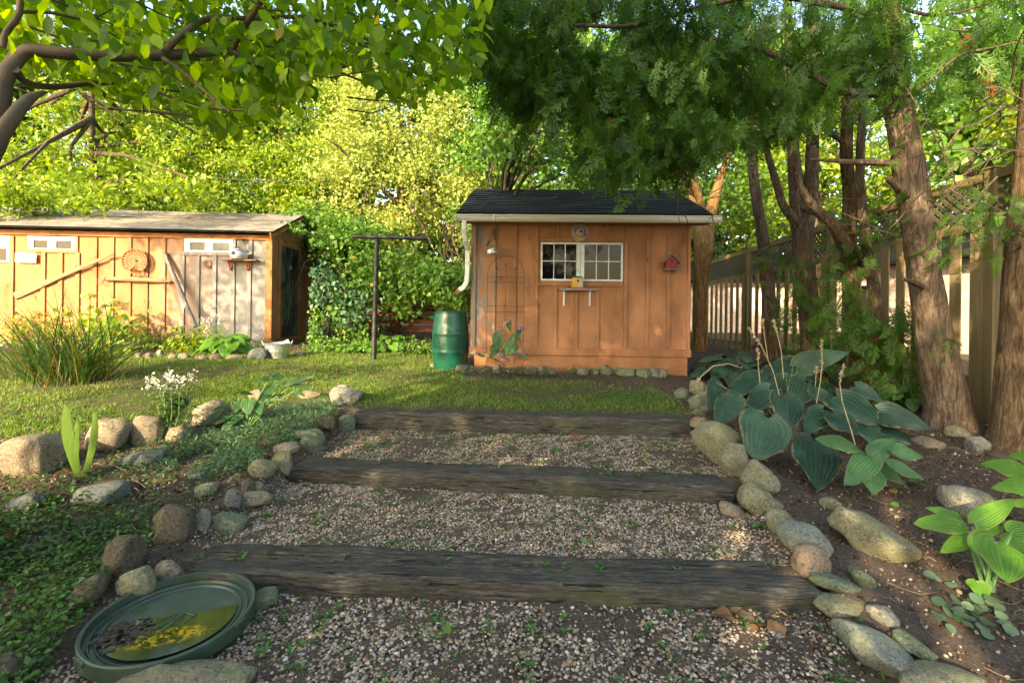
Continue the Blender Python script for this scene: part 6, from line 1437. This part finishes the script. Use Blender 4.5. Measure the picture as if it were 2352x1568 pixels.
# ================================================================== ornamental grass, iris, phlox
def strips(name, root, B, D, L, Wd, droop, mat, seed, seg=7, z_tw=True):
    R = np.random.default_rng(seed); n_ = len(B); V = []; t = np.linspace(0, 1, seg + 1)
    side = np.cross(D, np.array([0, 0, 1.]) + rvec(R, n_) * .3); side /= np.linalg.norm(side, axis=1, keepdims=True)
    hd = D.copy(); hd[:, 2] = 0; hd /= (np.linalg.norm(hd, axis=1, keepdims=True) + 1e-6)
    for k in t:
        c = B + D * (L * k)[:, None] + hd * (L * droop * k ** 2 * .55)[:, None] - np.array([0, 0, 1.]) * (L * droop * k ** 2.4)[:, None]
        w = Wd * (1 - k ** 2.5) * (.6 + .4 * min(1, k * 5)); V += [c - side * w[:, None] / 2, c + side * w[:, None] / 2]
    V = np.stack(V, 1); k = V.shape[1]; T = (V.reshape(-1, 3) - np.array(root.location)) if root else V.reshape(-1, 3)
    q = np.array([(2 * i, 2 * i + 1, 2 * i + 3, 2 * i + 2) for i in range(seg)]); FF = (q[None] + (np.arange(n_) * k)[:, None, None]).reshape(-1)
    me = np_mesh(name, T, FF, np.full(n_ * seg, 4), np.repeat(R.random(n_), seg)); return link_mesh(name, me, mat, root)
M['g_blade'] = leaf_mat("tall_grass_blade", [(0, (.02, .07, .015)), (.55, (.04, .115, .022)), (.8, (.09, .19, .03)), (.93, (.28, .15, .05))], .3, .4)
M['g_dry'] = leaf_mat("dry_grass_stem", [(0, (.20, .10, .045)), (1, (.38, .24, .11))], .2, .7)
def grass_clump(foot, label, n_, L0, rad, seed, dr=.55):
    R = np.random.default_rng(seed); foot = Vector(foot); r = empty("ornamental_grass", foot, 0, label, "grass clump")
    B = np.array(foot) + np.stack([R.normal(0, rad, n_), R.normal(0, rad * .6, n_), np.zeros(n_)], 1); D = np.stack([R.normal(0, .48, n_) + (B[:, 0] - foot.x) * 1.2, R.normal(0, .38, n_), np.ones(n_)], 1); D /= np.linalg.norm(D, axis=1, keepdims=True)
    strips("blades", r, B, D, L0 * R.uniform(.45, 1.2, n_), R.uniform(.007, .016, n_), R.uniform(.25, 1.0, n_) * dr, M['g_blade'], seed)
    m_ = n_ // 3; strips("dry_stems", r, B[:m_] + 0, D[:m_] * np.array([.7, .7, 1]), L0 * R.uniform(.2, .5, m_), np.full(m_, .005), np.full(m_, .1), M['g_dry'], seed + 1, 3); return r
gf = G(165, 880); grass_clump(gf, "tall arching ornamental grass clump with reddish tips in the bare sunlit patch", 460, 1.35, .23, 71)
grass_clump(G(75, 872), "looser grass clump next to the tall arching one, nearer the frame", 170, 1.1, .16, 72)
ir = G(188, 1098); r = empty("iris_plant", ir, 0, "single iris fan of upright yellow-green blades before the sunlit boulders", "iris")
Yi = ir.y
for i, (tx, ty, w, bx) in enumerate(((153, 925, 24, 180), (181, 960, 15, 184), (218, 938, 17, 190), (172, 990, 13, 178))):
    a = P(bx, 1095, Yi) ; b = P(tx, ty, Yi - .02); d = b - a; m_ = MB(); vs = []; L_ = d.length; dn = d.normalized(); sd_ = Vector((dn.z, 0, -dn.x)).normalized()
    for t in np.linspace(0, 1, 12): 
        c = a + d * t + sd_ * (.03 * math.sin(t * 3.1) * (1 if i == 2 else -1)); ww = w / F * Yi * (.45 + .9 * t if t < .5 else .9 * math.sqrt(max(0, 1 - ((t - .5) / .5) ** 2.2))) * .62
        vs += [c - sd_ * ww - ir, c + Vector((0, -.006, 0)) - ir, c + sd_ * ww - ir]
    fs = [(3 * k, 3 * k + 1, 3 * k + 4, 3 * k + 3) for k in range(11)] + [(3 * k + 1, 3 * k + 2, 3 * k + 5, 3 * k + 4) for k in range(11)]
    m_.add(vs, fs).build("leaf", M['h_lime'] if False else leaf_mat("iris_leaf", [(0, (.09, .18, .02)), (1, (.15, .26, .03))], .35), r, True, fixn=False)
# phlox
M['white_petal'] = leaf_mat("white_petal", [(0, (.70, .70, .62)), (1, (.82, .82, .78))], .25, .6, (1, 1, .95))
M['lf_narrow'] = lm_("narrow_dark_leaf", (.025, .075, .015), (.07, .14, .03), .35)
ph = G(395, 1010); r = empty("phlox_plant", ph, 0, "bushy dark-leaved phlox with white flower clusters beside the golden boulder", "phlox"); R = np.random.default_rng(81)
tops = [(360, 872), (392, 868), (412, 878), (434, 862), (375, 890), (405, 900), (425, 905), (385, 915), (440, 920), (360, 925), (415, 890), (398, 885)]
Bp, Dp, Lp = [], [], []
for i, (u, v) in enumerate(tops):
    b = P(u, v + 8, ph.y - R.uniform(-.12, .12)); a = Vector((ph.x + R.normal() * .06, ph.y + R.normal() * .05, ph.z)); mid = a.lerp(b, .5) + Vector((R.normal() * .02, 0, 0))
    MB().tube([a - ph, mid - ph, b - ph], [.005, .004, .003], 6).build("stem", M['stalk'], r, True, fixn=False)
    for t in np.linspace(.38, 1, 26): q = a.lerp(b, t); an = R.uniform(0, 6.28); Bp.append(q); Dp.append((math.cos(an), math.sin(an), R.uniform(-.25, .25))); Lp.append(.10 * R.uniform(.7, 1.1))
scatter("foliage", LEAF8, frames(np.array(Dp), np.tile([0, 0, 1.], (len(Dp), 1)) + rvec(R, len(Dp)) * .3, np.array(Lp), np.array(Lp) * .32), np.array(Bp) - np.array(ph), M['lf_narrow'], r)
for u, v, n_ in ((350, 872, 22), (366, 880, 22), (388, 862, 26), (402, 868, 26), (432, 866, 22), (442, 862, 12), (375, 886, 16), (398, 888, 14), (342, 890, 8), (412, 880, 8)):
    c = np.array(P(u, v, ph.y) - ph); scatter("flower_head", LEAF4, frames(rvec(R, n_), rvec(R, n_), .024, .03), c + R.normal(size=(n_, 3)) * .022, M['white_petal'], r)

# ================================================================== shrubs and flowers by the long shed
def mophead(root, c, r_, mat, n_=90, seed=0, name="flower_head"):
    R = np.random.default_rng(seed); d = rvec(R, n_); d[:, 2] = np.abs(d[:, 2]) * 1.0 - .25; scatter(name, LEAF4, frames(np.cross(d, rvec(R, n_)), d, r_ * .5, r_ * .5), np.array(c - root.location) + d * np.array([r_, r_, r_ * .6]), mat, root)
M['fl_cream'] = leaf_mat("cream_floret", [(0, (.55, .55, .20)), (1, (.75, .72, .35))], .3, .6); M['fl_brown_shadow'] = leaf_mat("brown_floret_and_shadow", [(0, (.12, .07, .035)), (1, (.25, .15, .07))], .2, .8)
M['fl_pink'] = leaf_mat("faded_pink_floret", [(0, (.30, .20, .30)), (.5, (.42, .28, .26)), (1, (.50, .42, .34))], .2, .7); M['fl_purple'] = leaf_mat("purple_floret", [(0, (.22, .16, .42)), (1, (.40, .30, .55))], .2, .7)
c0 = lambda x, y: (x * .18228, 643.1 + y * .18228)
hy = G(245, 805); r = empty("hydrangea_bush", hy, 0, "yellow-green hydrangea with pale round blooms against the sunlit shed wall", "hydrangea"); R = np.random.default_rng(91)
Yh = hy.y
for (x, y, s_, m_) in ((1110, 195, .1, 'fl_cream'), (1410, 280, .1, 'fl_cream'), (1100, 340, .08, 'fl_cream'), (1380, 370, .08, 'fl_cream'), (1700, 490, .07, 'fl_cream'), (1340, 330, .075, 'fl_brown_shadow'), (1970, 700, .06, 'fl_brown_shadow'), (770, 440, .07, 'fl_cream')):  # first brown head stands for a bloom's shadow cast on the wall
    q = P(*c0(x, y), Yh - R.uniform(-.1, .25)); mophead(r, q, s_, M[m_], 120, int(x)); MB().tube([q - hy - Vector((0, 0, .02)), q.lerp(hy, .45) - hy + Vector((0, 0, .1)), Vector((R.normal() * .1, 0, 0))], .006, 6).build("stem", M['stalk'], r, True, fixn=False)
n_ = 520; T = np.array([P(R.normal(240, 42), R.normal(762, 26), Yh - R.uniform(-.1, .45)) for _ in range(n_)]); T = T[(T[:, 2] < 1.75)]; n_ = len(T)
scatter("foliage", LEAF8, frames(rvec(R, n_) + np.array([0, 0, -.5]), rvec(R, n_) * .6 + np.array([0, -.6, .5]), .12, .095), T - np.array(hy), M['lf_yel'], r)
def bush(label, uv, su, h, n_, size, mat, seed, cat="shrub", name="leafy_shrub", yo=.25, wr=.6, grp=None):
    R = np.random.default_rng(seed); f = G(*uv); f.y += yo; f.z = g(f.x, f.y); r = empty(name, f, 0, label, cat, grp)
    w = su / F * f.y; nb = max(6, n_ // 14); C_ = rvec(R, nb); C_[:, 2] = np.abs(C_[:, 2]); C_ = C_ * np.array([w, w * .5, h]) * (R.random(nb) ** .4)[:, None]
    T = np.repeat(C_, 14, 0) + R.normal(size=(nb * 14, 3)) * size * .8; T[:, 2] = np.maximum(T[:, 2], .02); k = len(T); L = size * R.uniform(.6, 1.2, k)
    for i in range(min(nb, 9)): MB().tube([(0, 0, -.03), tuple(C_[i] * .5 + np.array([0, 0, .03])), tuple(C_[i])], [.006, .005, .003], 5).build("stem", M['twig'], r, True, fixn=False)
    scatter("foliage", LEAF8, frames(rvec(R, k) + np.array([0, 0, -.2]), rvec(R, k) * .6 + np.array([0, -.3, .7]), L, L * wr), T, M[mat], r); return r
bush("yellowish peony bush under the leaning pole", (418, 812), 60, .42, 900, .11, 'lf_yel', 201, wr=.38)
bush("ferny green tuft beside the lime hosta at the long shed", (585, 800), 22, .34, 260, .07, 'lf_mid', 202, wr=.3)
bush("sunlit yellow-green perennials along the long shed behind the tall grass", (60, 800), 95, .62, 1500, .09, 'lf_yel', 203, wr=.4)
bush("low sunlit groundcover plants between hydrangea and peony", (330, 806), 45, .2, 360, .07, 'lf_yel', 204)
bush("dark ivy mound at the foot of the vine bank, nearest the bucket", (735, 812), 48, .26, 800, .05, 'lf_vine', 205, name="ivy_mound", wr=.9)
bush("dark ivy mound between clothesline post and small hostas", (830, 815), 52, .18, 700, .05, 'lf_vine', 206, name="ivy_mound", wr=.9)
bush("dark ivy mound beside the rain barrel", (955, 818), 46, .26, 800, .05, 'lf_vine', 207, name="ivy_mound", wr=.9)
bush("climbing ivy strands on the long shed's end corner", (712, 800), 12, 1.1, 520, .055, 'lf_vine', 208, name="ivy_plant", wr=.9)
bush("bare-rooted green weeds beyond the thick leaning trunk", (2110, 940), 30, .18, 160, .07, 'lf_mid', 209)
# fallen tub half buried
# white flowers on the shed-side hosta
for i, (cx_, cy_) in enumerate(((1462, 830), (1440, 905), (1395, 905), (1505, 900), (1425, 950))):
    a = G(520, 812) + Vector((0, .1, .2)); b = P(*c1(cx_, cy_), a.y - .05); r = empty("hosta_flower", a, 0, ("tallest white bell flower spike above the lime hosta", "white flower spike second in height above the lime hosta", "white flower spike leaning toward the grey pole", "white flower spike leaning toward the kettle shelf", "shortest white flower spike above the lime hosta")[i], "flower spike", "white hosta flower spikes")
    MB().tube([(0, 0, 0), (b - a) * .5 + Vector((0, 0, .04)), b - a], [.005, .004, .003], 6).build("stem", M['stalk'], r, True); R = np.random.default_rng(i)
    n_ = 16; scatter("bell_flower", LEAF4, frames(rvec(R, n_) * .5 + np.array([0, 0, -1.]), rvec(R, n_), .05, .035), np.array(b - a) + R.normal(size=(n_, 3)) * np.array([.03, .03, .035]), M['white_petal'], r)
# ================================================================== hydrangea by the brown shed
hy = G(1165, 850); hy.y += .1; hy.z = g(hy.x, hy.y); r = empty("hydrangea_plant", hy, 0, "leggy hydrangea with faded pink and purple heads in front of the wire trellis", "hydrangea"); R = np.random.default_rng(95)
for (x, y, s_, m_) in ((492, 1090, .058, 'fl_pink'), (440, 1155, .045, 'fl_pink'), (592, 1140, .048, 'fl_purple'), (258, 1320, .055, 'fl_pink'), (440, 1338, .06, 'fl_pink'), (350, 1338, .04, 'fl_cream'), (480, 1370, .05, 'fl_pink'), (608, 1325, .03, 'fl_purple')):
    q = P(*c3(x, y), 6.72); mophead(r, q, s_, M[m_], 90, int(x)); MB().tube([q - hy, (q - hy) * .5 + Vector((R.normal() * .03, 0, .03)), (R.normal() * .03, 0, 0)], [.004, .004, .006], 6).build("stem", M['stalk'], r, True, fixn=False)
L_ = []
for (x, y, tx, ty) in ((430, 1170, 400, 1240), (440, 1200, 450, 1290), (410, 1180, 395, 1270), (540, 1180, 590, 1230), (590, 1150, 560, 1210), (500, 1100, 520, 1160), (490, 1270, 470, 1330), (520, 1240, 560, 1300), (540, 1250, 520, 1330), (480, 1290, 440, 1340), (430, 1290, 360, 1350), (560, 1270, 550, 1340), (450, 1230, 400, 1300), (520, 1290, 500, 1340), (610, 1330, 640, 1370), (400, 1260, 370, 1310), (290, 1330, 330, 1350), (530, 1210, 500, 1290)):
    a = P(*c3(x, y), 6.74); b = P(*c3(tx, ty), 6.68); hosta_leaf(r, a, b, (b - a).length * .55, M['h_green'], up=(0, -.9, .3), nu=9, nt=8, ripple=.001)
# ================================================================== creeping plants (stuff)
def cover(name, label, N, xr, yr, size, mat, seed, mask, h=(.02, .08), wr=.7, tmpl=LEAF4, flat=.55):
    R = np.random.default_rng(seed); x = R.uniform(*xr, N); y = R.uniform(*yr, N); m = mask(x, y); nz = np.array([noise.noise((a * 2.6, b * 2.6, seed)) + .6 * noise.noise((a * 8, b * 8, seed)) for a, b in zip(x, y)])
    k = (m > R.random(N)) & (nz > -.25); x, y, nz = x[k], y[k], nz[k]; n_ = len(x); z = ground(x, y) + R.uniform(0, 1, n_) * (h[0] + (h[1] - h[0]) * np.clip(nz + .5, 0, 1)); L = R.uniform(*size, n_)
    A = rvec(R, n_); A[:, 2] = A[:, 2] * .4 + .05; Nn = rvec(R, n_) * flat + np.array([0, -.1, 1.]); o = scatter(name, tmpl, frames(A, Nn, L, L * wr), np.stack([x, y, z], 1), mat, rnd=R.random(n_)); tag(o, label, "ground cover", kind='stuff'); return o
M['cv_dark'] = lm_("creeping_leaf", (.022, .075, .012), (.08, .19, .03), .25); M['cv_blue'] = lm_("woodruff_leaf", (.06, .15, .065), (.15, .28, .14), .2); M['cv_herb'] = lm_("herb_leaf", (.05, .10, .05), (.13, .20, .12), .2); M['weed'] = lm_("weed_leaf", (.045, .13, .03), (.11, .25, .06), .3)
lx = lambda y: np.interp(y, [1.2, 2.2, 2.6, 3.0, 3.6, 4.2, 5.0], [-1.6, -1.95, -2.05, -2.05, -1.95, -1.85, -1.75])
cover("creeping_plants", "dense small-leaved creeping plants covering the lower bed beside the dish", 30000, (-4.2, -1.4), (1.25, 3.3), (.018, .042), M['cv_dark'], 301, lambda x, y: (x < lx(y)) * (1 - smooth(2.6, 3.4, y + .25 * x + .6)) * (1 - .0 * x), (.03, .11))
cover("creeping_plants", "thin trailing plants scattered over the dark soil below the sunlit boulders", 15000, (-4.6, -1.7), (2.4, 4.6), (.016, .036), M['cv_dark'], 302, lambda x, y: (x < lx(y)) * .55, (.02, .08))
cover("woodruff", "blue-green woodruff carpet between the leggy hosta and the curb", 26000, (-3.2, -1.6), (3.5, 5.3), (.022, .045), M['cv_blue'], 303, lambda x, y: (x < lx(y) + .02) * smooth(-3.0, -2.5, x) * smooth(3.45, 3.8, y) * (1 - smooth(4.9, 5.3, y)), (.05, .13), .3)
cover("low_herbs", "low grey-green herbs behind the small edging stones of the brown shed", 7000, (-.75, 1.35), (6.55, 7.0), (.018, .032), M['cv_herb'], 304, lambda x, y: smooth(6.55, 6.7, y) * (1 - .6 * smooth(.8, 1.3, x)), (.04, .14), .5)
cover("clover_patch", "fresh green clover patch on the lawn near the curb top", 6000, (.9, 1.9), (5.15, 6.1), (.012, .024), M['weed'], 305, lambda x, y: np.exp(-(((x - 1.35) / .38) ** 2 + ((y - 5.65) / .3) ** 2)) * .9, (.01, .035), .9)
cover("lawn_weeds", "broad-leaved weeds scattered through the lawn", 5200, (-4.5, 1.9), (4.9, 8.6), (.02, .04), M['weed'], 306, lambda x, y: lawn_mask(x, y) * .4, (.01, .03), .6)
cover("moss_edge", "moss and clover along the top timber", 3800, (-1.55, 1.7), (4.92, 5.2), (.012, .022), M['weed'], 307, lambda x, y: smooth(4.9, 5.1, y) * .6, (.0, .015), .9)
# sprigs growing in the gravel: little rosettes
R = np.random.default_rng(311); T, A, L = [], [], []
def rosette(x, y, s, n_=6, z0=0.0):
    z = g(x, y) + z0
    for _ in range(n_): a = R.uniform(0, 6.28); T.append((x, y, z + .004 + R.random() * .012)); A.append((math.cos(a), math.sin(a), R.uniform(.1, .9))); L.append(s * R.uniform(.6, 1.15))
for _ in range(460):
    x, y = R.uniform(-1.8, 1.75), R.uniform(1.3, 5.0) ** 1.0
    if y > 3.9 and R.random() < .1: continue
    for q in range(R.integers(1, 4)): rosette(x + R.normal() * .03, y + R.normal() * .03, R.uniform(.016, .042), R.integers(4, 8))
for u, v in ((1085, 925), (1205, 905), (745, 1160)): pass
for _ in range(120): x, y = R.uniform(-1.7, 1.6), R.uniform(3.95, 4.9); rosette(x, y, R.uniform(.014, .03), 7)
n_ = len(T); T, A, L = np.array(T), np.array(A), np.array(L)
tag(scatter("gravel_weeds", LEAF8, frames(A, rvec(R, n_) * .3 + np.array([0, 0, 1.]), L, L * .45), T, M['weed']), "small green weeds sprouting through the gravel treads", "weeds", kind='stuff')
# violets
def roundleaf_plant(name, label, spots, conv, size, mat, cat, seed):
    R = np.random.default_rng(seed); f = G(*conv(*spots[0])); r = empty(name, f, 0, label, cat); T = []
    for (x, y) in spots: q = G(*conv(x, y)); q.z += R.uniform(.02, .06); T.append(q - f)
    n_ = len(T); disc = ([(0, 0, 0)] + [((.5 - .12 * math.exp(-((a + math.pi / 2) / .3) ** 2) if True else 0) * math.cos(a), .5 + .5 * math.sin(a), .05 * math.cos(2 * a)) for a in np.linspace(-math.pi / 2, 1.5 * math.pi, 14, endpoint=False)], [(0, i, i % 14 + 1) for i in range(1, 15)])
    disc = ([(0, .35, -.03)] + disc[0][1:], disc[1]); L = size * R.uniform(.7, 1.2, n_); scatter("foliage", disc, frames(rvec(R, n_) * (1, 1, .2), rvec(R, n_) * .35 + np.array([0, -.25, 1.]), L), np.array([tuple(t) for t in T]), mat, r, smooth_=True)
R2 = np.random.default_rng(5)
sp = [(1445, 1235)] + [(1440 + R2.normal() * 95, 1290 + R2.normal() * 45) for _ in range(38)] + [(1300, 1245), (1275, 1110), (1300, 1135), (1335, 1145), (1260, 1115)]
roundleaf_plant("violet_plant", "patch of small round violet leaves on the bare soil at the photo's corner", sp, c7, .052, M['cv_herb'], "violet", 12)
roundleaf_plant("violet_plant", "three round-leaved seedlings in the gravel of the lower tread", [(1480, 880), (1562, 858), (1528, 915), (1505, 900)], c6, .035, M['weed'], "seedling", 13)
roundleaf_plant("nettle_plant", "nettle-like weed with green leaves on the soil left of the smooth grey boulder", [(1090, 690), (1075, 700), (1170, 665), (1200, 672), (1150, 650), (1100, 760), (1085, 775), (1130, 645)], c7, .055, M['lf_mid'], "weed", 14)
# dandelion
dd = G(1025, 1462); r = empty("dandelion_plant", dd, 0, "lobed dandelion rosette growing in the nearest gravel", "dandelion")
for i, (tx, ty, w) in enumerate(((930, 1472, 26), (1030, 1425, 20), (1108, 1462, 26), (1058, 1508, 14), (1062, 1480, 12), (985, 1500, 12))):
    hosta_leaf(r, P(1025, 1460, dd.y) , P(tx, ty, dd.y + (-.02 if ty > 1470 else .03)), w / F * dd.y, M['h_lime'], up=(0, -.4, .9), nu=9, nt=12, ripple=.0, seed=i)
# ================================================================== litter
M['dry_leaf'] = leaf_mat("dry_brown_leaf", [(0, (.13, .055, .025)), (.5, (.24, .12, .055)), (.85, (.36, .22, .12)), (1, (.5, .4, .26))], .15, .8, (1.3, 1.1, .7))
def litter(name, label, N, xr, yr, size, seed, mask, wr=.5):
    R = np.random.default_rng(seed); x = R.uniform(*xr, N); y = R.uniform(*yr, N); k = mask(x, y) > R.random(N); x, y = x[k], y[k]; n_ = len(x); L = R.uniform(*size, n_)
    o = scatter(name, LEAF8, frames(rvec(R, n_) * (1, 1, .25), rvec(R, n_) * .6 + np.array([0, 0, 1.]), L, L * wr), np.stack([x, y, ground(x, y) + R.uniform(.002, .012, n_)], 1), M['dry_leaf'], rnd=R.random(n_)); return tag(o, label, "leaf litter", kind='stuff')
litter("leaf_litter", "brown leaf crumbs and bark bits over the dark bed beside the dish", 5200, (-5, -1.6), (1.4, 4.8), (.012, .05), 401, lambda x, y: (x < lx(y)) * .9, .3)
litter("leaf_litter", "rusty cedar needles and crumbs on the hosta bed's bare soil", 16000, (1.5, 5.2), (1.5, 6.5), (.006, .024), 402, lambda x, y: (x > 1.75) * (.35 + .65 * (np.sin(x * 5) * np.sin(y * 4) > 0)), .25)
litter("leaf_litter", "dry leaf bits strewn over gravel and lawn", 1500, (-4, 1.8), (1.4, 8.8), (.01, .035), 403, lambda x, y: np.full(len(x), .7), .5)
litter("leaf_litter", "dry leaves gathered under the vine bank", 1300, (-4.4, -.7), (8.3, 10), (.03, .08), 404, lambda x, y: np.full(len(x), .8), .6)
R = np.random.default_rng(611); m = MB()
for _ in range(260):
    x, y = R.uniform(1.9, 4.4), R.uniform(1.6, 5.6); a = R.uniform(0, 6.28); L = R.uniform(.04, .22); z = g(x, y) + .006
    q = [(x + math.cos(a + .3 * k) * L * k / 3, y + math.sin(a + .3 * k) * L * k / 3) for k in range(4)]
    m.tube([(u_, v_, g(u_, v_) + .008 + .006 * (k % 2)) for k, (u_, v_) in enumerate(q)], [.0028, .0024, .002, .001], 4)
tag(m.build("fallen_twigs", M['dead'], fixn=False), "thin dry twigs scattered over the hosta bed's soil", "twigs", kind='stuff')
# crumbs of earth and small stones on both beds
R = np.random.default_rng(612); N_ = 26000; x = np.concatenate([R.uniform(1.7, 5, N_ // 2), R.uniform(-5, -1.8, N_ // 2)]); y = R.uniform(1.4, 6.2, N_); k = (path_mask(x, y) < .3) & (lawn_mask(x, y) < .3); x, y = x[k], y[k]; n_ = len(x); s_ = R.uniform(.003, .011, n_) * (1 + 1.2 * R.random(n_) ** 8)
nc = NT("earth_crumbs"); M['crumb'] = nc.done(nc.pbr(nc.ramp(nc.attr("rnd"), [(0, (.025, .017, .011)), (.5, (.09, .063, .043)), (.8, (.17, .125, .09)), (.93, (.32, .27, .2)), (1, (.42, .37, .3))]), .95, spec=.1))
tag(scatter("earth_crumbs", ICO1, frames(rvec(R, n_), rvec(R, n_), s_, s_ * .8, s_ * .6), np.stack([x, y, ground(x, y) + s_ * .2], 1), M['crumb'], rnd=R.random(n_)), "crumbs of earth, bark and small stones over the bare beds", "soil crumbs", kind='stuff')
def curl(uv, size, label, seed, mat='dry_leaf', ht=.012):
    R = np.random.default_rng(seed); p = G(*uv); nu_, nt_ = 7, 9; V = []
    for t in np.linspace(0, 1, nt_):
        for s in np.linspace(-1, 1, nu_):
            w = math.sin(math.pi * t ** .8) ** .7 * .38 if 0 < t < 1 else 0.02; V.append((s * w * size, (t - .5) * size, (.28 * s * s * w + .16 * math.sin(t * 3 + seed) + .05 * math.sin(t * 9 + s * 3 + seed)) * size + ht))
    idx = np.arange(nu_ * nt_).reshape(nt_, nu_); q = np.stack([idx[:-1, :-1], idx[:-1, 1:], idx[1:, 1:], idx[1:, :-1]], -1).reshape(-1, 4)
    o = link_mesh("fallen_leaf", np_mesh("fallen_leaf", np.array(V), q.ravel(), np.full(len(q), 4), np.full(len(q), R.random())), M[mat], None, True); o.location = p; o.rotation_euler = (R.normal() * .2, R.normal() * .2, R.uniform(0, 6.28)); return tag(o, label, "leaf", "single fallen leaves")
for i, (uv, s_, lb) in enumerate((((905, 990), .13, "pale curled leaf resting against the top timber"), ((692, 1108), .09, "tan crumpled leaf at the knot-hole end of the middle timber"), ((1045, 898), .08, "small orange leaf lying on the lawn"), ((1320, 1008), .12, "brown strip of leaf against the top timber's right half"),
    ((648, 942), .10, "orange-brown leaf standing in the woodruff"), ((1145, 1146), .07, "whitish bark chip leaning on the middle timber"), ((1838, 1482), .13, "orange-brown flat leaf nearest the largest speckled boulder"), ((1745, 1440), .12, "crinkled leaf in the pile by the lowest timber"), ((1700, 1420), .14, "upper crumpled leaf in the pile by the lowest timber"),
    ((1660, 1425), .13, "leaf at the gravel end of the pile by the lowest timber"), ((1780, 1455), .11, "reddish leaf at the curb end of the pile"), ((1810, 1415), .12, "leaf propped against the layered curb stone"), ((1720, 1450), .10, "lowest leaf of the pile on the gravel"), ((2120, 1475), .11, "grey-brown dry leaf behind the largest speckled boulder"),
    ((1690, 1405), .12, "leaf folded against the lowest timber's face"), ((645, 1452), .07, "orange cedar tip on the gravel beside the dish"), ((30, 1240), .13, "big brown leaf among the creeping plants"), ((1440, 1300), .06, "small yellow leaf on the lower tread"), ((60, 1225), .1, "pale folded leaf near the frame in the creeping plants"))):
    curl(uv, s_, lb, 500 + i)
a = G(628, 1195); b = G(650, 1125); c = G(642, 1160)
o = MB().tube([(0, 0, .006), tuple(c - a + Vector((.01, 0, .015))), tuple(b - a + Vector((0, 0, .03)))], [.006, .005, .003], 6).tube([tuple(c - a + Vector((.01, 0, .015))), tuple(G(665, 1150) - a + Vector((0, 0, .02)))], [.004, .002], 5).build("forked_stick", M['twig'], None, True); o.location = a; tag(o, "forked dry stick lying beside the oval tan curb stone", "stick")
# dead stems on the bed
R = np.random.default_rng(601); m = MB()
for _ in range(90):
    x, y = R.uniform(-4.5, -2.1), R.uniform(1.8, 4.4); a = R.uniform(-.6, .6) + (math.pi if R.random() < .5 else 0); L = R.uniform(.1, .4); z = g(x, y) + .02
    m.tube([(x, y, z), (x + math.cos(a) * L / 2, y + math.sin(a) * L / 2, g(x + math.cos(a) * L / 2, y + math.sin(a) * L / 2) + R.uniform(.02, .05)), (x + math.cos(a) * L, y + math.sin(a) * L, g(x + math.cos(a) * L, y + math.sin(a) * L) + .015)], [.003, .003, .0015], 4)
tag(m.build("dead_stems", M['dead'], fixn=False), "pale dead plant stems lying over the dark bed", "dead stems", kind='stuff')
